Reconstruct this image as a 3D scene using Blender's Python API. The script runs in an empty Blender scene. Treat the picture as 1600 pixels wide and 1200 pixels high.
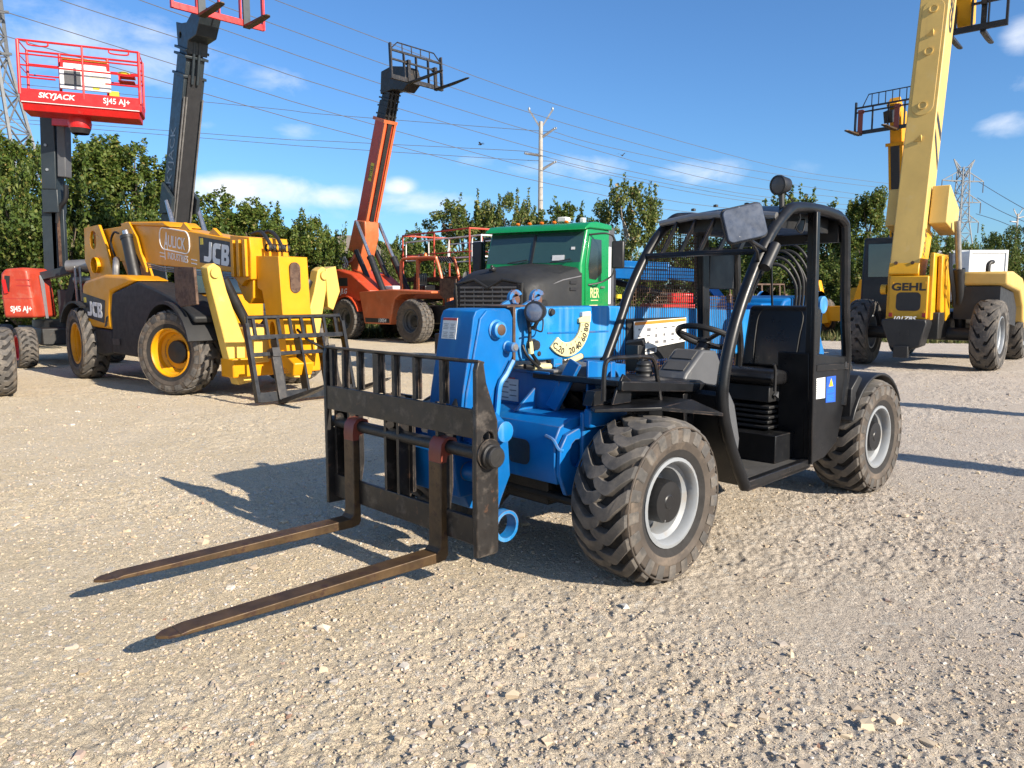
import bpy, bmesh, math, random
import numpy as np
from mathutils import Vector, Matrix, Euler
from mathutils.geometry import tessellate_polygon

SC = bpy.context.scene
COL = SC.collection
R = math.radians

# ------------------------------------------------------------------ camera
CAM_H, PITCH = 1.5, math.atan2(140, 1200)
cam_d = bpy.data.cameras.new("camera"); cam = bpy.data.objects.new("camera", cam_d); COL.objects.link(cam)
cam_d.sensor_width = 36; cam_d.lens = 27.0; cam_d.clip_start = 0.05; cam_d.clip_end = 3000
cam.location = (0, 0, CAM_H); cam.rotation_euler = (R(90) - PITCH, 0, 0)
SC.camera = cam

def spot(px, py, Y):
    """a point of the place at distance Y, seen in the photograph at px, py"""
    c, s = math.cos(PITCH), math.sin(PITCH)
    d = Vector(((px - 800) / 1200, c + s * (600 - py) / 1200, -s + c * (600 - py) / 1200))
    return Vector((0, 0, CAM_H)) + d * (Y / d.y)

# ------------------------------------------------------------------ light and sky
SUN_EL, SUN_AZ = R(26.6), math.atan2(-0.661, 0.750)          # azimuth counted from +X
sdir = Vector((math.cos(SUN_EL) * math.cos(SUN_AZ), math.cos(SUN_EL) * math.sin(SUN_AZ), math.sin(SUN_EL)))
sun_d = bpy.data.lights.new("sun", 'SUN'); sun = bpy.data.objects.new("sun", sun_d); COL.objects.link(sun)
sun_d.energy = 5.0; sun_d.angle = R(0.5); sun_d.color = (1.0, 0.90, 0.76)
sun.rotation_euler = (-sdir).to_track_quat('-Z', 'Y').to_euler(); sun.location = sdir * 60

SC.view_settings.view_transform = 'Standard'; SC.view_settings.look = 'None'
SC.view_settings.exposure = 0.90; SC.view_settings.gamma = 1.0
SC.cycles.max_bounces = 6; SC.cycles.transparent_max_bounces = 12
try: SC.cycles.use_denoising = True
except Exception: pass

W = bpy.data.worlds.new("World"); SC.world = W; W.use_nodes = True
nt = W.node_tree; nt.nodes.clear()
def wn(t, **k):
    n = nt.nodes.new(t)
    for a, b in k.items(): setattr(n, a, b)
    return n
def wmath(op, a, b=None, c=None, clamp=False):
    n = wn('ShaderNodeMath', operation=op, use_clamp=clamp)
    for i, v in enumerate((a, b, c)):
        if v is None: continue
        if isinstance(v, (int, float)): n.inputs[i].default_value = v
        else: nt.links.new(v, n.inputs[i])
    return n.outputs[0]
sky = wn('ShaderNodeTexSky', sky_type='NISHITA'); sky.sun_disc = False
sky.sun_elevation = SUN_EL; sky.sun_rotation = math.pi / 2 - SUN_AZ
sky.altitude = 100; sky.air_density = 1.0; sky.dust_density = 0.6; sky.ozone_density = 3.0
tc = wn('ShaderNodeTexCoord'); sx = wn('ShaderNodeSeparateXYZ'); nt.links.new(tc.outputs['Generated'], sx.inputs[0])
az = wmath('ARCTAN2', sx.outputs[0], sx.outputs[1]); el = wmath('ARCSINE', sx.outputs[2])
cv = wn('ShaderNodeCombineXYZ'); nt.links.new(az, cv.inputs[0]); nt.links.new(wmath('MULTIPLY', el, 1.9), cv.inputs[1])
nz = wn('ShaderNodeTexNoise'); nz.inputs['Scale'].default_value = 13; nz.inputs['Detail'].default_value = 10; nz.inputs['Roughness'].default_value = 0.62
nz.inputs['Distortion'].default_value = 0.35; nt.links.new(cv.outputs[0], nz.inputs[0])
fbm = nz.outputs[0]
total = None
# sky clouds: where they hang (seen pixel), half width, half height, strength
for (px, py, rx, ry, st) in [(120, 75, 280, 75, .58), (228, 48, 70, 34, .62), (430, 128, 70, 30, .52), (462, 206, 48, 20, .50), (395, 300, 190, 34, .95), (250, 292, 80, 26, .75),
                             (520, 308, 130, 26, .80), (622, 292, 42, 20, .85), (650, 316, 130, 26, .68), (290, 193, 60, 10, .45), (895, 262, 140, 26, .60), (1085, 270, 110, 28, .72),
                             (740, 250, 60, 14, .38), (1600, 55, 34, 34, .65), (1575, 195, 55, 24, .62), (1600, 132, 40, 22, .5), (1000, 300, 320, 40, .22), (560, 330, 300, 30, .35), (1230, 265, 80, 20, .3)]:
    d = (spot(px, py, 100) - Vector((0, 0, CAM_H))).normalized()
    a0, e0 = math.atan2(d.x, d.y), math.asin(d.z)
    u = wmath('DIVIDE', wmath('SUBTRACT', az, a0), rx / 1260); v = wmath('DIVIDE', wmath('SUBTRACT', el, e0), ry / 1230)
    q = wmath('ADD', wmath('MULTIPLY', u, u), wmath('MULTIPLY', v, v))
    m = wmath('MULTIPLY', wmath('SUBTRACT', 1.0, q, clamp=True), st)
    total = m if total is None else wmath('MAXIMUM', total, m)
# unseen cloud field added behind the viewer as neutral fill light
nb = wn('ShaderNodeTexNoise'); nb.inputs['Scale'].default_value = 3.2; nb.inputs['Detail'].default_value = 6; nt.links.new(tc.outputs['Generated'], nb.inputs[0])
back = wmath('MULTIPLY', wmath('MULTIPLY', wmath('ADD', wmath('MULTIPLY', sx.outputs[1], -1.0), -.1, clamp=True), 1.6, clamp=True), wmath('MULTIPLY', wmath('SUBTRACT', nb.outputs[0], .42), 5.0, clamp=True))
dens = wmath('MULTIPLY', wmath('SUBTRACT', wmath('ADD', fbm, wmath('MULTIPLY', total, 0.62)), 0.66), 1.9, clamp=True)
dens = wmath('MAXIMUM', wmath('MULTIPLY', dens, wmath('MULTIPLY', total, 1.35, clamp=True)), wmath('MULTIPLY', back, .75))
mixc = wn('ShaderNodeMix', data_type='RGBA'); nt.links.new(dens, mixc.inputs[0])
tint = wn('ShaderNodeMix', data_type='RGBA', blend_type='MULTIPLY'); tint.inputs[0].default_value = 1.0; tint.inputs[7].default_value = (0.60, 0.89, 1.17, 1)
nt.links.new(sky.outputs[0], tint.inputs[6])
nt.links.new(tint.outputs[2], mixc.inputs[6]); mixc.inputs[7].default_value = (7.4, 7.7, 8.3, 1)
bg = wn('ShaderNodeBackground'); bg.inputs[1].default_value = 0.080; nt.links.new(mixc.outputs[2], bg.inputs[0])
ow = wn('ShaderNodeOutputWorld'); nt.links.new(bg.outputs[0], ow.inputs[0])

# ------------------------------------------------------------------ materials
def mat(name, col, rough=0.5, metal=0.0, var=0.12, vscale=3.0, rust=None, dust=None, bump=None, spec=0.5, coat=0.0, trans=0.0, scratch=None, edge=None, streak=None):
    m = bpy.data.materials.new(name); m.use_nodes = True; t = m.node_tree; N = t.nodes; L = t.links
    p = N['Principled BSDF']
    tc = N.new('ShaderNodeTexCoord')
    def noise(sc, det=5, ro=.6, off=0):
        n = N.new('ShaderNodeTexNoise'); n.inputs['Scale'].default_value = sc; n.inputs['Detail'].default_value = det; n.inputs['Roughness'].default_value = ro
        if off:
            mp = N.new('ShaderNodeMapping'); mp.inputs[1].default_value = (off, off * .7, off * 1.3); L.new(tc.outputs['Object'], mp.inputs[0]); L.new(mp.outputs[0], n.inputs[0])
        else: L.new(tc.outputs['Object'], n.inputs[0])
        return n.outputs[0]
    def ramp(src, a, b):
        r = N.new('ShaderNodeMapRange'); r.inputs[1].default_value = a; r.inputs[2].default_value = b; L.new(src, r.inputs[0]); return r.outputs[0]
    def mix(f, a, b):
        x = N.new('ShaderNodeMix'); x.data_type = 'RGBA'
        if isinstance(f, float): x.inputs[0].default_value = f
        else: L.new(f, x.inputs[0])
        for i, v in ((6, a), (7, b)):
            if isinstance(v, tuple): x.inputs[i].default_value = (*v[:3], 1)
            else: L.new(v, x.inputs[i])
        return x.outputs[2]
    col = tuple(c * .88 for c in col)
    lo = tuple(c * (1 - var) for c in col); hi = tuple(min(1, c * (1 + var)) for c in col)
    c = mix(ramp(noise(vscale), .35, .65), lo, hi)
    if dust: c = mix(ramp(noise(dust[1], 6, .7, 11.3), dust[2], dust[2] + .22), c, dust[0])
    if scratch: c = mix(ramp(noise(scratch[1], 3, .8, 4.1), scratch[2], scratch[2] + .04), c, scratch[0])
    if streak:                       # run-down marks: noise drawn out along the vertical
        n = N.new('ShaderNodeTexNoise'); n.inputs['Scale'].default_value = streak[1]; n.inputs['Detail'].default_value = 4; mp = N.new('ShaderNodeMapping'); mp.inputs[3].default_value = (1, 1, .07); L.new(tc.outputs['Object'], mp.inputs[0]); L.new(mp.outputs[0], n.inputs[0])
        mm = N.new('ShaderNodeMath'); mm.operation = 'MULTIPLY'; L.new(ramp(n.outputs[0], streak[2], streak[2] + .15), mm.inputs[0]); mm.inputs[1].default_value = .6; c = mix(mm.outputs[0], c, streak[0])
    if edge:                         # paint worn through along the edges
        bv = N.new('ShaderNodeBevel'); bv.samples = 4; bv.inputs[0].default_value = edge[1]; gn = N.new('ShaderNodeNewGeometry'); dt = N.new('ShaderNodeVectorMath'); dt.operation = 'DOT_PRODUCT'; L.new(bv.outputs[0], dt.inputs[0]); L.new(gn.outputs['Normal'], dt.inputs[1])
        om = N.new('ShaderNodeMath'); om.operation = 'SUBTRACT'; om.inputs[0].default_value = 1.0; L.new(dt.outputs['Value'], om.inputs[1])
        mu = N.new('ShaderNodeMath'); mu.operation = 'MULTIPLY'; L.new(ramp(om.outputs[0], .015, .07), mu.inputs[0]); L.new(ramp(noise(edge[2], 5, .7, 5.5), .47, .60), mu.inputs[1]); c = mix(mu.outputs[0], c, edge[0])
    if rust: c = mix(ramp(noise(rust[1], 8, .72, 7.7), rust[2], rust[2] + .06), c, rust[0])
    L.new(c, p.inputs['Base Color'])
    rr = ramp(noise(vscale * 3, 4, .6, 3.3), .3, .7); rm = N.new('ShaderNodeMapRange'); rm.inputs[3].default_value = max(.03, rough - .08); rm.inputs[4].default_value = min(1, rough + .1); L.new(rr, rm.inputs[0]); L.new(rm.outputs[0], p.inputs['Roughness'])
    p.inputs['Metallic'].default_value = metal; p.inputs['Specular IOR Level'].default_value = spec
    if coat: p.inputs['Coat Weight'].default_value = coat; p.inputs['Coat Roughness'].default_value = .12
    if trans: p.inputs['Transmission Weight'].default_value = trans
    if bump:
        b = N.new('ShaderNodeBump'); b.inputs['Strength'].default_value = bump[1]; b.inputs['Distance'].default_value = bump[2] if len(bump) > 2 else .01
        L.new(noise(bump[0], 6, .65), b.inputs['Height']); L.new(b.outputs[0], p.inputs['Normal'])
    return m

RUST = (.085, .035, .015); DUST = (.30, .25, .19)
M = {}
M['blue'] = mat('blue_paint', (.001, .122, .38), .40, var=.18, vscale=2.5, spec=.35, edge=((.14, .11, .09), .010, 9), streak=((.02, .17, .36), 9, .56), rust=(RUST, 8, .665), dust=((.01, .14, .40), 3.5, .60), bump=(60, .05, .003), scratch=((.25, .33, .42), 26, .76))
M['blue_faded'] = mat('faded_blue_paint', (.008, .19, .50), .45, var=.2, vscale=3, spec=.35, edge=((.16, .11, .08), .010, 9), streak=((.16, .32, .50), 10, .54), rust=(RUST, 8, .67), dust=((.10, .28, .52), 3, .58))
M['black'] = mat('worn_black_paint', (.009, .0095, .011), .34, spec=.35, edge=((.075, .055, .045), .008, 8), var=.3, vscale=4, rust=((.07, .035, .02), 9, .70), dust=((.028, .027, .026), 4, .60), bump=(70, .06, .003), scratch=((.10, .09, .08), 34, .74))
M['black_plain'] = mat('black_plastic', (.015, .015, .016), .45, var=.2, dust=((.05, .048, .045), 5, .6))
M['vinyl'] = mat('black_vinyl', (.009, .009, .010), .30, var=.2, bump=(120, .12, .002))
M['carriage'] = mat('worn_carriage_steel', (.015, .013, .012), .42, var=.35, vscale=6, edge=((.16, .12, .09), .008, 8), dust=((.10, .085, .072), 9, .54), rust=((.075, .038, .022), 13, .60), scratch=((.16, .13, .11), 34, .72), bump=(80, .1, .003))
M['fork'] = mat('rusty_fork_steel', (.085, .05, .022), .50, metal=.35, var=.35, vscale=9, rust=((.05, .025, .015), 12, .55), scratch=((.22, .18, .13), 40, .72), bump=(90, .12, .003))
M['fork_red'] = mat('red_fork_paint', (.22, .045, .025), .5, var=.2, rust=(RUST, 14, .62))
M['tread_base'] = mat('dark_tread_rubber', (.020, .018, .017), .85, var=.25, vscale=8, bump=(110, .25, .004))
M['rubber'] = mat('dusty_tyre_rubber', (.078, .072, .066), .78, var=.25, vscale=8, dust=((.17, .145, .118), 6, .46), bump=(110, .25, .004))
M['sidewall'] = mat('brown_dusty_sidewall', (.072, .057, .045), .74, var=.3, vscale=5, dust=((.17, .13, .095), 4, .48), bump=(140, .12, .002))
M['rim_grey'] = mat('light_grey_rim_paint', (.25, .265, .28), .45, var=.12, rust=(RUST, 9, .68), dust=((.24, .205, .165), 6, .54))
M['dark_rim'] = mat('dark_grey_rim', (.08, .078, .075), .5, var=.2, dust=((.2, .17, .14), 6, .6))
M['hub'] = mat('black_hub_paint', (.013, .013, .014), .42, var=.3, scratch=((.3, .3, .3), 18, .72), bump=(60, .15, .004))
M['yellow'] = mat('machine_yellow_paint', (.72, .315, .005), .40, spec=.3, edge=((.16, .09, .04), .018, 5), streak=((.52, .22, .012), 7, .60), var=.08, vscale=2, rust=(RUST, 5, .73), dust=((.58, .30, .04), 3, .66), scratch=((.2, .13, .05), 22, .77))
M['pale_yellow'] = mat('pale_yellow_paint', (.72, .48, .10), .45, edge=((.2, .12, .06), .02, 5), var=.08, vscale=2.2, rust=(RUST, 6, .74), dust=((.62, .47, .2), 3, .6))
M['gyellow'] = mat('faded_yellow_paint', (.64, .435, .125), .50, streak=((.42, .28, .09), 6, .60), var=.08, vscale=1.5, rust=(RUST, 6, .74), dust=((.55, .42, .2), 2.5, .58))
M['gyellow2'] = mat('bright_yellow_paint', (.70, .36, .012), .4, var=.08, rust=(RUST, 6, .74))
M['orange'] = mat('orange_paint', (.56, .135, .045), .42, var=.12, vscale=2, dust=((.50, .20, .10), 2.5, .55), rust=(RUST, 6, .75))
M['orange_red'] = mat('orange_red_paint', (.50, .06, .018), .42, var=.1, dust=((.5, .16, .09), 3, .6))
M['red'] = mat('red_paint', (.55, .012, .012), .35, var=.1, dust=((.5, .12, .1), 3, .63))
M['hood_red'] = mat('faded_red_paint', (.46, .05, .022), .45, var=.12, dust=((.4, .14, .09), 3, .56))
M['darkgrey'] = mat('slate_boom_paint', (.022, .031, .038), .42, var=.15, dust=((.06, .066, .068), 3, .62))
M['lug'] = mat('rust_eaten_blue_paint', (.02, .17, .42), .55, var=.2, rust=((.12, .055, .03), 9, .47))
M['green'] = mat('green_paint', (.004, .23, .06), .32, var=.06, coat=.4, dust=((.1, .32, .14), 3, .66))
M['mattblack'] = mat('matt_black_hood', (.020, .0205, .0215), .6, var=.12, spec=.35, dust=((.032, .0315, .031), 2, .55))
M['white'] = mat('white_paint', (.75, .75, .73), .4, var=.06, dust=((.55, .5, .44), 3, .6))
M['cream'] = mat('cream_plastic', (.66, .58, .30), .5, var=.1, dust=((.5, .42, .25), 6, .6))
M['label'] = mat('white_label', (.72, .72, .70), .45, var=.08, vscale=20, dust=((.4, .38, .36), 24, .58))
M['white_ink'] = mat('white_sign_paint', (.80, .80, .78), .5, var=.04)
M['ink'] = mat('dark_ink', (.02, .02, .022), .5, var=.1)
M['inkgrey'] = mat('grey_ink', (.16, .16, .17), .5)
M['inkpale'] = mat('faded_grey_ink', (.36, .36, .36), .5)
M['inkorange'] = mat('orange_ink', (.75, .25, .03), .5)
M['inkred'] = mat('red_ink', (.45, .03, .03), .5)
M['inkblue'] = mat('blue_ink', (.02, .10, .50), .45)
M['steel'] = mat('chrome_rod_steel', (.55, .55, .56), .22, metal=.9, var=.05)
M['dull_steel'] = mat('dull_steel', (.30, .29, .28), .45, metal=.7, var=.2, rust=(RUST, 8, .66))
M['grease'] = mat('greasy_black_steel', (.018, .017, .016), .5, var=.3, rust=((.06, .035, .022), 8, .6), bump=(50, .3, .01))
M['rusty'] = mat('rusty_steel', (.10, .055, .032), .7, var=.3, vscale=6, rust=((.05, .022, .012), 10, .5), bump=(60, .2, .004))
M['hose'] = mat('black_rubber_hose', (.012, .012, .013), .52, spec=.3, var=.15)
M['greyplastic'] = mat('grey_plastic', (.085, .088, .095), .5, var=.1, dust=((.2, .19, .17), 5, .6))
M['mirror'] = mat('scratched_mirror_back', (.05, .065, .10), .35, metal=.2, var=.2, vscale=12, scratch=((.30, .29, .28), 22, .68))
M['glass'] = mat('dark_cab_glass', (.015, .022, .024), .05, var=.05, spec=.9, coat=.6)
M['greenglass'] = mat('green_reflection_glass', (.03, .07, .06), .06, var=.05, spec=.9, coat=.6)  # green glass; the windscreen's teal reflection is put into this colour
M['amber'] = mat('amber_plastic', (.75, .16, .01), .25, var=.05)
M['lens'] = mat('lamp_lens', (.10, .13, .20), .12, var=.1, spec=.9, coat=.6)
M['concrete'] = mat('weathered_pole', (.36, .34, .31), .8, var=.15)
M['galv'] = mat('galvanised_steel', (.30, .32, .34), .5, metal=.4, var=.12)
M['tower_steel'] = mat('weathered_tower_steel', (.17, .18, .19), .6, metal=.2, var=.1)
M['wire'] = mat('dark_cable', (.10, .10, .11), .6)
M['roof'] = mat('grey_shingle', (.16, .14, .125), .8, var=.2, vscale=12)
M['brickwall'] = mat('tan_brick', (.42, .33, .26), .8, var=.15, vscale=20)
M['bark'] = mat('tree_bark', (.16, .12, .085), .85, var=.3, vscale=8, bump=(30, .5, .02))
M['bark_pale'] = mat('pale_bark', (.42, .36, .29), .85, var=.25, vscale=8)
M['duct'] = mat('yellow_tape', (.70, .55, .03), .5)

# ------------------------------------------------------------------ mesh helpers
AX = {'x': (1, 2, 0), 'y': (0, 2, 1), 'z': (0, 1, 2)}
class MB:
    def __init__(s): s.v = []; s.f = []; s.mi = []; s.cur = 0
    def add(s, vs, fs):
        o = len(s.v); s.v += [tuple(v) for v in vs]; s.f += [tuple(i + o for i in f) for f in fs]; s.mi += [s.cur] * len(fs); return s
    def box(s, c, d, rot=None):
        c = Vector(c); h = [x / 2 for x in d]
        rm = Euler(rot).to_matrix() if rot else None
        vs = []
        for z in (-1, 1):
            for y in (-1, 1):
                for x in (-1, 1):
                    p = Vector((x * h[0], y * h[1], z * h[2])); vs.append(c + (rm @ p if rm else p))
        return s.add(vs, [(0, 2, 3, 1), (4, 5, 7, 6), (0, 1, 5, 4), (2, 6, 7, 3), (0, 4, 6, 2), (1, 3, 7, 5)])
    def span(s, a, b):
        return s.box([(p + q) / 2 for p, q in zip(a, b)], [abs(q - p) for p, q in zip(a, b)])
    def bar(s, p0, p1, w, h, up=(0, 0, 1), w2=None, h2=None):
        p0, p1 = Vector(p0), Vector(p1); d = (p1 - p0).normalized(); up = Vector(up)
        if abs(d.dot(up)) > .98: up = Vector((1, 0, 0))
        sd = d.cross(up).normalized(); u = sd.cross(d); vs = []
        for p, ww, hh in ((p0, w, h), (p1, w2 or w, h2 or h)):
            for a, b in ((-1, -1), (1, -1), (1, 1), (-1, 1)): vs.append(p + sd * a * ww / 2 + u * b * hh / 2)
        return s.add(vs, [(3, 2, 1, 0), (4, 5, 6, 7), (0, 1, 5, 4), (1, 2, 6, 5), (2, 3, 7, 6), (3, 0, 4, 7)])
    def prism(s, poly, lo, hi, ax='y', holes=()):
        a, b, c = AX[ax]
        loops = [list(poly)] + [list(h) for h in holes]
        flat = [p for l in loops for p in l]
        tr = tessellate_polygon([[Vector((p[0], p[1], 0)) for p in l] for l in loops])
        n = len(flat); vs = []
        for k in (lo, hi):
            for i, p in enumerate(flat):
                q = [0, 0, 0]; q[a] = p[0]; q[b] = p[1]; q[c] = k[i] if isinstance(k, (list, tuple)) else k; vs.append(q)
        fs = []
        if holes:
            fs += [tuple(t) for t in tr] + [tuple(i + n for i in t[::-1]) for t in tr]
        else:
            fs += [tuple(range(n)), tuple(range(2 * n - 1, n - 1, -1))]
        o = 0
        for l in loops:
            k = len(l)
            for i in range(k):
                j = (i + 1) % k; fs.append((o + i, o + j, o + j + n, o + i + n))
            o += k
        return s.add(vs, fs)
    def ring(s, p, d, r, n, ref=None):
        d = Vector(d).normalized(); ref = Vector(ref or ((0, 0, 1) if abs(d.z) < .9 else (1, 0, 0)))
        a = d.cross(ref).normalized(); b = d.cross(a)
        return [Vector(p) + (a * math.cos(2 * math.pi * i / n) + b * math.sin(2 * math.pi * i / n)) * r for i in range(n)]
    def tube(s, pts, r, n=8, closed=False):
        pts = [Vector(p) for p in pts]; k = len(pts); vs = []; fs = []
        ref = None
        for i, p in enumerate(pts):
            if closed: d = pts[(i + 1) % k] - pts[i - 1]
            else: d = (pts[min(i + 1, k - 1)] - pts[max(i - 1, 0)])
            d.normalize()
            if ref is None:
                ref = Vector((0, 0, 1)) if abs(d.z) < .9 else Vector((1, 0, 0))
            a = d.cross(ref).normalized(); b = d.cross(a); ref = -b if False else a.cross(d)
            rr = r[i] if isinstance(r, (list, tuple)) else r
            vs += [p + (a * math.cos(2 * math.pi * q / n) + b * math.sin(2 * math.pi * q / n)) * rr for q in range(n)]
        for i in range(k if closed else k - 1):
            j = (i + 1) % k
            for q in range(n):
                w = (q + 1) % n; fs.append((i * n + q, i * n + w, j * n + w, j * n + q))
        if not closed: fs += [tuple(range(n - 1, -1, -1)), tuple(range((k - 1) * n, k * n))]
        return s.add(vs, fs)
    def cyl(s, p0, p1, r, n=20, r2=None): return s.tube([p0, p1], [r, r2 if r2 is not None else r], n)
    def lathe(s, prof, c=(0, 0, 0), d=(0, 1, 0), n=32):
        """prof: (radius, height along d)"""
        c = Vector(c); d = Vector(d).normalized(); vs = []; fs = []; k = len(prof)
        for (r, h) in prof: vs += s.ring(c + d * h, d, max(r, 1e-5), n)
        for i in range(k - 1):
            for q in range(n):
                w = (q + 1) % n; fs.append((i * n + q, i * n + w, (i + 1) * n + w, (i + 1) * n + q))
        return s.add(vs, fs)
    def ball(s, c, rx, ry, rz, n=12, m=8):
        vs = []; fs = []
        for j in range(m + 1):
            t = math.pi * j / m
            for i in range(n):
                a = 2 * math.pi * i / n; vs.append((c[0] + rx * math.sin(t) * math.cos(a), c[1] + ry * math.sin(t) * math.sin(a), c[2] + rz * math.cos(t)))
        for j in range(m):
            for i in range(n): fs.append((j * n + i, (j + 1) * n + i, (j + 1) * n + (i + 1) % n, j * n + (i + 1) % n))
        return s.add(vs, fs)
    def build(s, name, m, parent=None, bevel=0.0, seg=2, smooth=35):
        me = bpy.data.meshes.new(name); me.from_pydata(s.v, [], s.f)
        for mm in (m if isinstance(m, (list, tuple)) else [m]): me.materials.append(M[mm] if isinstance(mm, str) else mm)
        if max(s.mi, default=0): me.polygons.foreach_set('material_index', s.mi)
        bm = bmesh.new(); bm.from_mesh(me); bmesh.ops.remove_doubles(bm, verts=bm.verts, dist=1e-5); bmesh.ops.recalc_face_normals(bm, faces=bm.faces); bm.to_mesh(me); bm.free()
        me.polygons.foreach_set('use_smooth', [True] * len(me.polygons)); me.set_sharp_from_angle(angle=R(smooth))
        o = bpy.data.objects.new(name, me); COL.objects.link(o)
        if parent is not None: o.parent = parent
        if bevel:
            b = o.modifiers.new('bevel', 'BEVEL'); b.width = bevel; b.segments = seg; b.limit_method = 'ANGLE'; b.angle_limit = R(40); b.harden_normals = False; b.use_clamp_overlap = True
        return o
def thing(name, label, cat, loc=(0, 0, 0), yaw=0, group=None):
    o = bpy.data.objects.new(name, None); COL.objects.link(o); o.empty_display_size = .2
    o.location = loc; o.rotation_euler = (0, 0, yaw); o['label'] = label; o['category'] = cat
    if group: o['group'] = group
    return o
def tag(o, label, cat, group=None):
    o['label'] = label; o['category'] = cat
    if group: o['group'] = group
    return o
def sub(name, parent, loc=(0, 0, 0), rot=(0, 0, 0)):
    o = bpy.data.objects.new(name, None); COL.objects.link(o); o.parent = parent; o.location = loc; o.rotation_euler = rot; o.empty_display_size = .1
    return o
def put(o, loc=(0, 0, 0), rot=(0, 0, 0)):
    o.location = loc; o.rotation_euler = rot; return o
def rot2(poly, a, c=(0, 0)):
    ca, sa = math.cos(a), math.sin(a); return [(c[0] + (x - c[0]) * ca - (y - c[1]) * sa, c[1] + (x - c[0]) * sa + (y - c[1]) * ca) for x, y in poly]
def circ(cx, cy, r, n=16, ry=None, a0=0): return [(cx + r * math.cos(a0 + 2 * math.pi * i / n), cy + (ry or r) * math.sin(a0 + 2 * math.pi * i / n)) for i in range(n)]
def slot(cx, cy, w, h, n=6, r=None):
    r = r or min(w, h) / 2; out = []
    for (sx_, sy_, a0) in ((1, 1, 0), (-1, 1, 90), (-1, -1, 180), (1, -1, 270)):
        for i in range(n): a = R(a0 + 90 * i / (n - 1)); out.append((cx + sx_ * (w / 2 - r) + r * math.cos(a), cy + sy_ * (h / 2 - r) + r * math.sin(a)))
    return out
def arc(cx, cy, r, a0, a1, n=10): return [(cx + r * math.cos(R(a0 + (a1 - a0) * i / (n - 1))), cy + r * math.sin(R(a0 + (a1 - a0) * i / (n - 1)))) for i in range(n)]
def curve_pts(pts, n=8):
    """smooth path through the points"""
    P = [Vector(p) for p in pts]; out = []
    for i in range(len(P) - 1):
        p0 = P[max(i - 1, 0)]; p1 = P[i]; p2 = P[i + 1]; p3 = P[min(i + 2, len(P) - 1)]
        for k in range(n):
            t = k / n; out.append(.5 * ((2 * p1) + (p2 - p0) * t + (2 * p0 - 5 * p1 + 4 * p2 - p3) * t * t + (3 * p1 - p0 - 3 * p2 + p3) * t ** 3))
    out.append(P[-1]); return out
def text(body, size, m, parent, loc, xdir, up, name='lettering', bold=.0, sxy=1.0, shear=0.0, ext=.002, align='CENTER'):
    cu = bpy.data.curves.new(name, 'FONT'); cu.body = body; cu.size = size; cu.extrude = ext; cu.align_x = align; cu.align_y = 'CENTER'; cu.offset = bold * size; cu.shear = shear; cu.resolution_u = 3
    cu.materials.append(M[m]); o = bpy.data.objects.new(name, cu); COL.objects.link(o); o.parent = parent
    X = Vector(xdir).normalized(); U = Vector(up).normalized(); Z = X.cross(U).normalized(); U = Z.cross(X)
    o.matrix_local = Matrix.Translation(Vector(loc)) @ Matrix((X * sxy, U, Z)).transposed().to_4x4()
    return o

# ------------------------------------------------------------------ wheels
def tyre_mb(Rr, Wd, rr, N=16, lug=.07, bend=1.0, thick=.27, style='chevron'):
    mb = MB(); b = 1 - lug
    half = [(rr, .34), (rr + .015, .42), (rr + .26 * (Rr - rr), .468), (rr + .45 * (Rr - rr), .495), (rr + .47 * (Rr - rr), .489), (rr + .72 * (Rr - rr), .49), (b * Rr * .985, .44), (b * Rr, .36), (b * Rr * 1.003, 0)]
    prof = [(r, -y * Wd) for r, y in half] + [(r, y * Wd) for r, y in half[-2::-1]]
    k0 = len(half) - 2
    mb.cur = 1; mb.lathe(prof[2:k0 + 1], n=56); mb.lathe(prof[-k0 - 1:-2], n=56); mb.cur = 2; mb.lathe(prof[:3], n=56); mb.lathe(prof[-3:], n=56)
    for s in (-1, 1): mb.cur = 1; r8 = rr + .80 * (Rr - rr); mb.lathe([(r8 - .006, s * .475 * Wd), (r8 - .003, s * .497 * Wd), (r8 + .003, s * .497 * Wd), (r8 + .006, s * .470 * Wd)], n=56)
    mb.cur = 2; mb.lathe(prof[k0:-k0], n=56)
    # the tread belt itself keeps the tread material
    p = 2 * math.pi / N; mb.cur = 0
    st = [(-.09, .34, .998, .55), (-.04, .20, 1.0, .9), (.06, .05, 1.002, 1.0), (.15, .0, 1.002, 1.05), (.20, .06 * bend, 1.0, 1.1), (.36, .58 * bend, .985, 1.1), (.455, .88 * bend, .95, 1.1), (.502, .98 * bend, .875, 1.0)]
    for s in (-1, 1):
        for k in range(N):
            a0 = k * p + (p / 2 if s < 0 else 0); vs = []; fs = []
            for (u, da, ro, th) in st:
                a = a0 + da * p; h = thick * p * th
                ri = ro * Rr - lug * Rr * 1.4
                for (rad, aa, uu) in ((ri, a - h * 1.12, u), (ro * Rr, a - h, u), (ro * Rr, a + h, u), (ri, a + h * 1.12, u)):
                    vs.append((rad * math.cos(aa), s * uu * Wd, rad * math.sin(aa)))
            n = len(st)
            for i in range(n - 1):
                for q in range(3): fs.append((i * 4 + q, i * 4 + q + 1, i * 4 + q + 5, i * 4 + q + 4))
            fs += [(0, 1, 2, 3), ((n - 1) * 4 + 3, (n - 1) * 4 + 2, (n - 1) * 4 + 1, (n - 1) * 4)]
            mb.add(vs, fs)
    return mb
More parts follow.
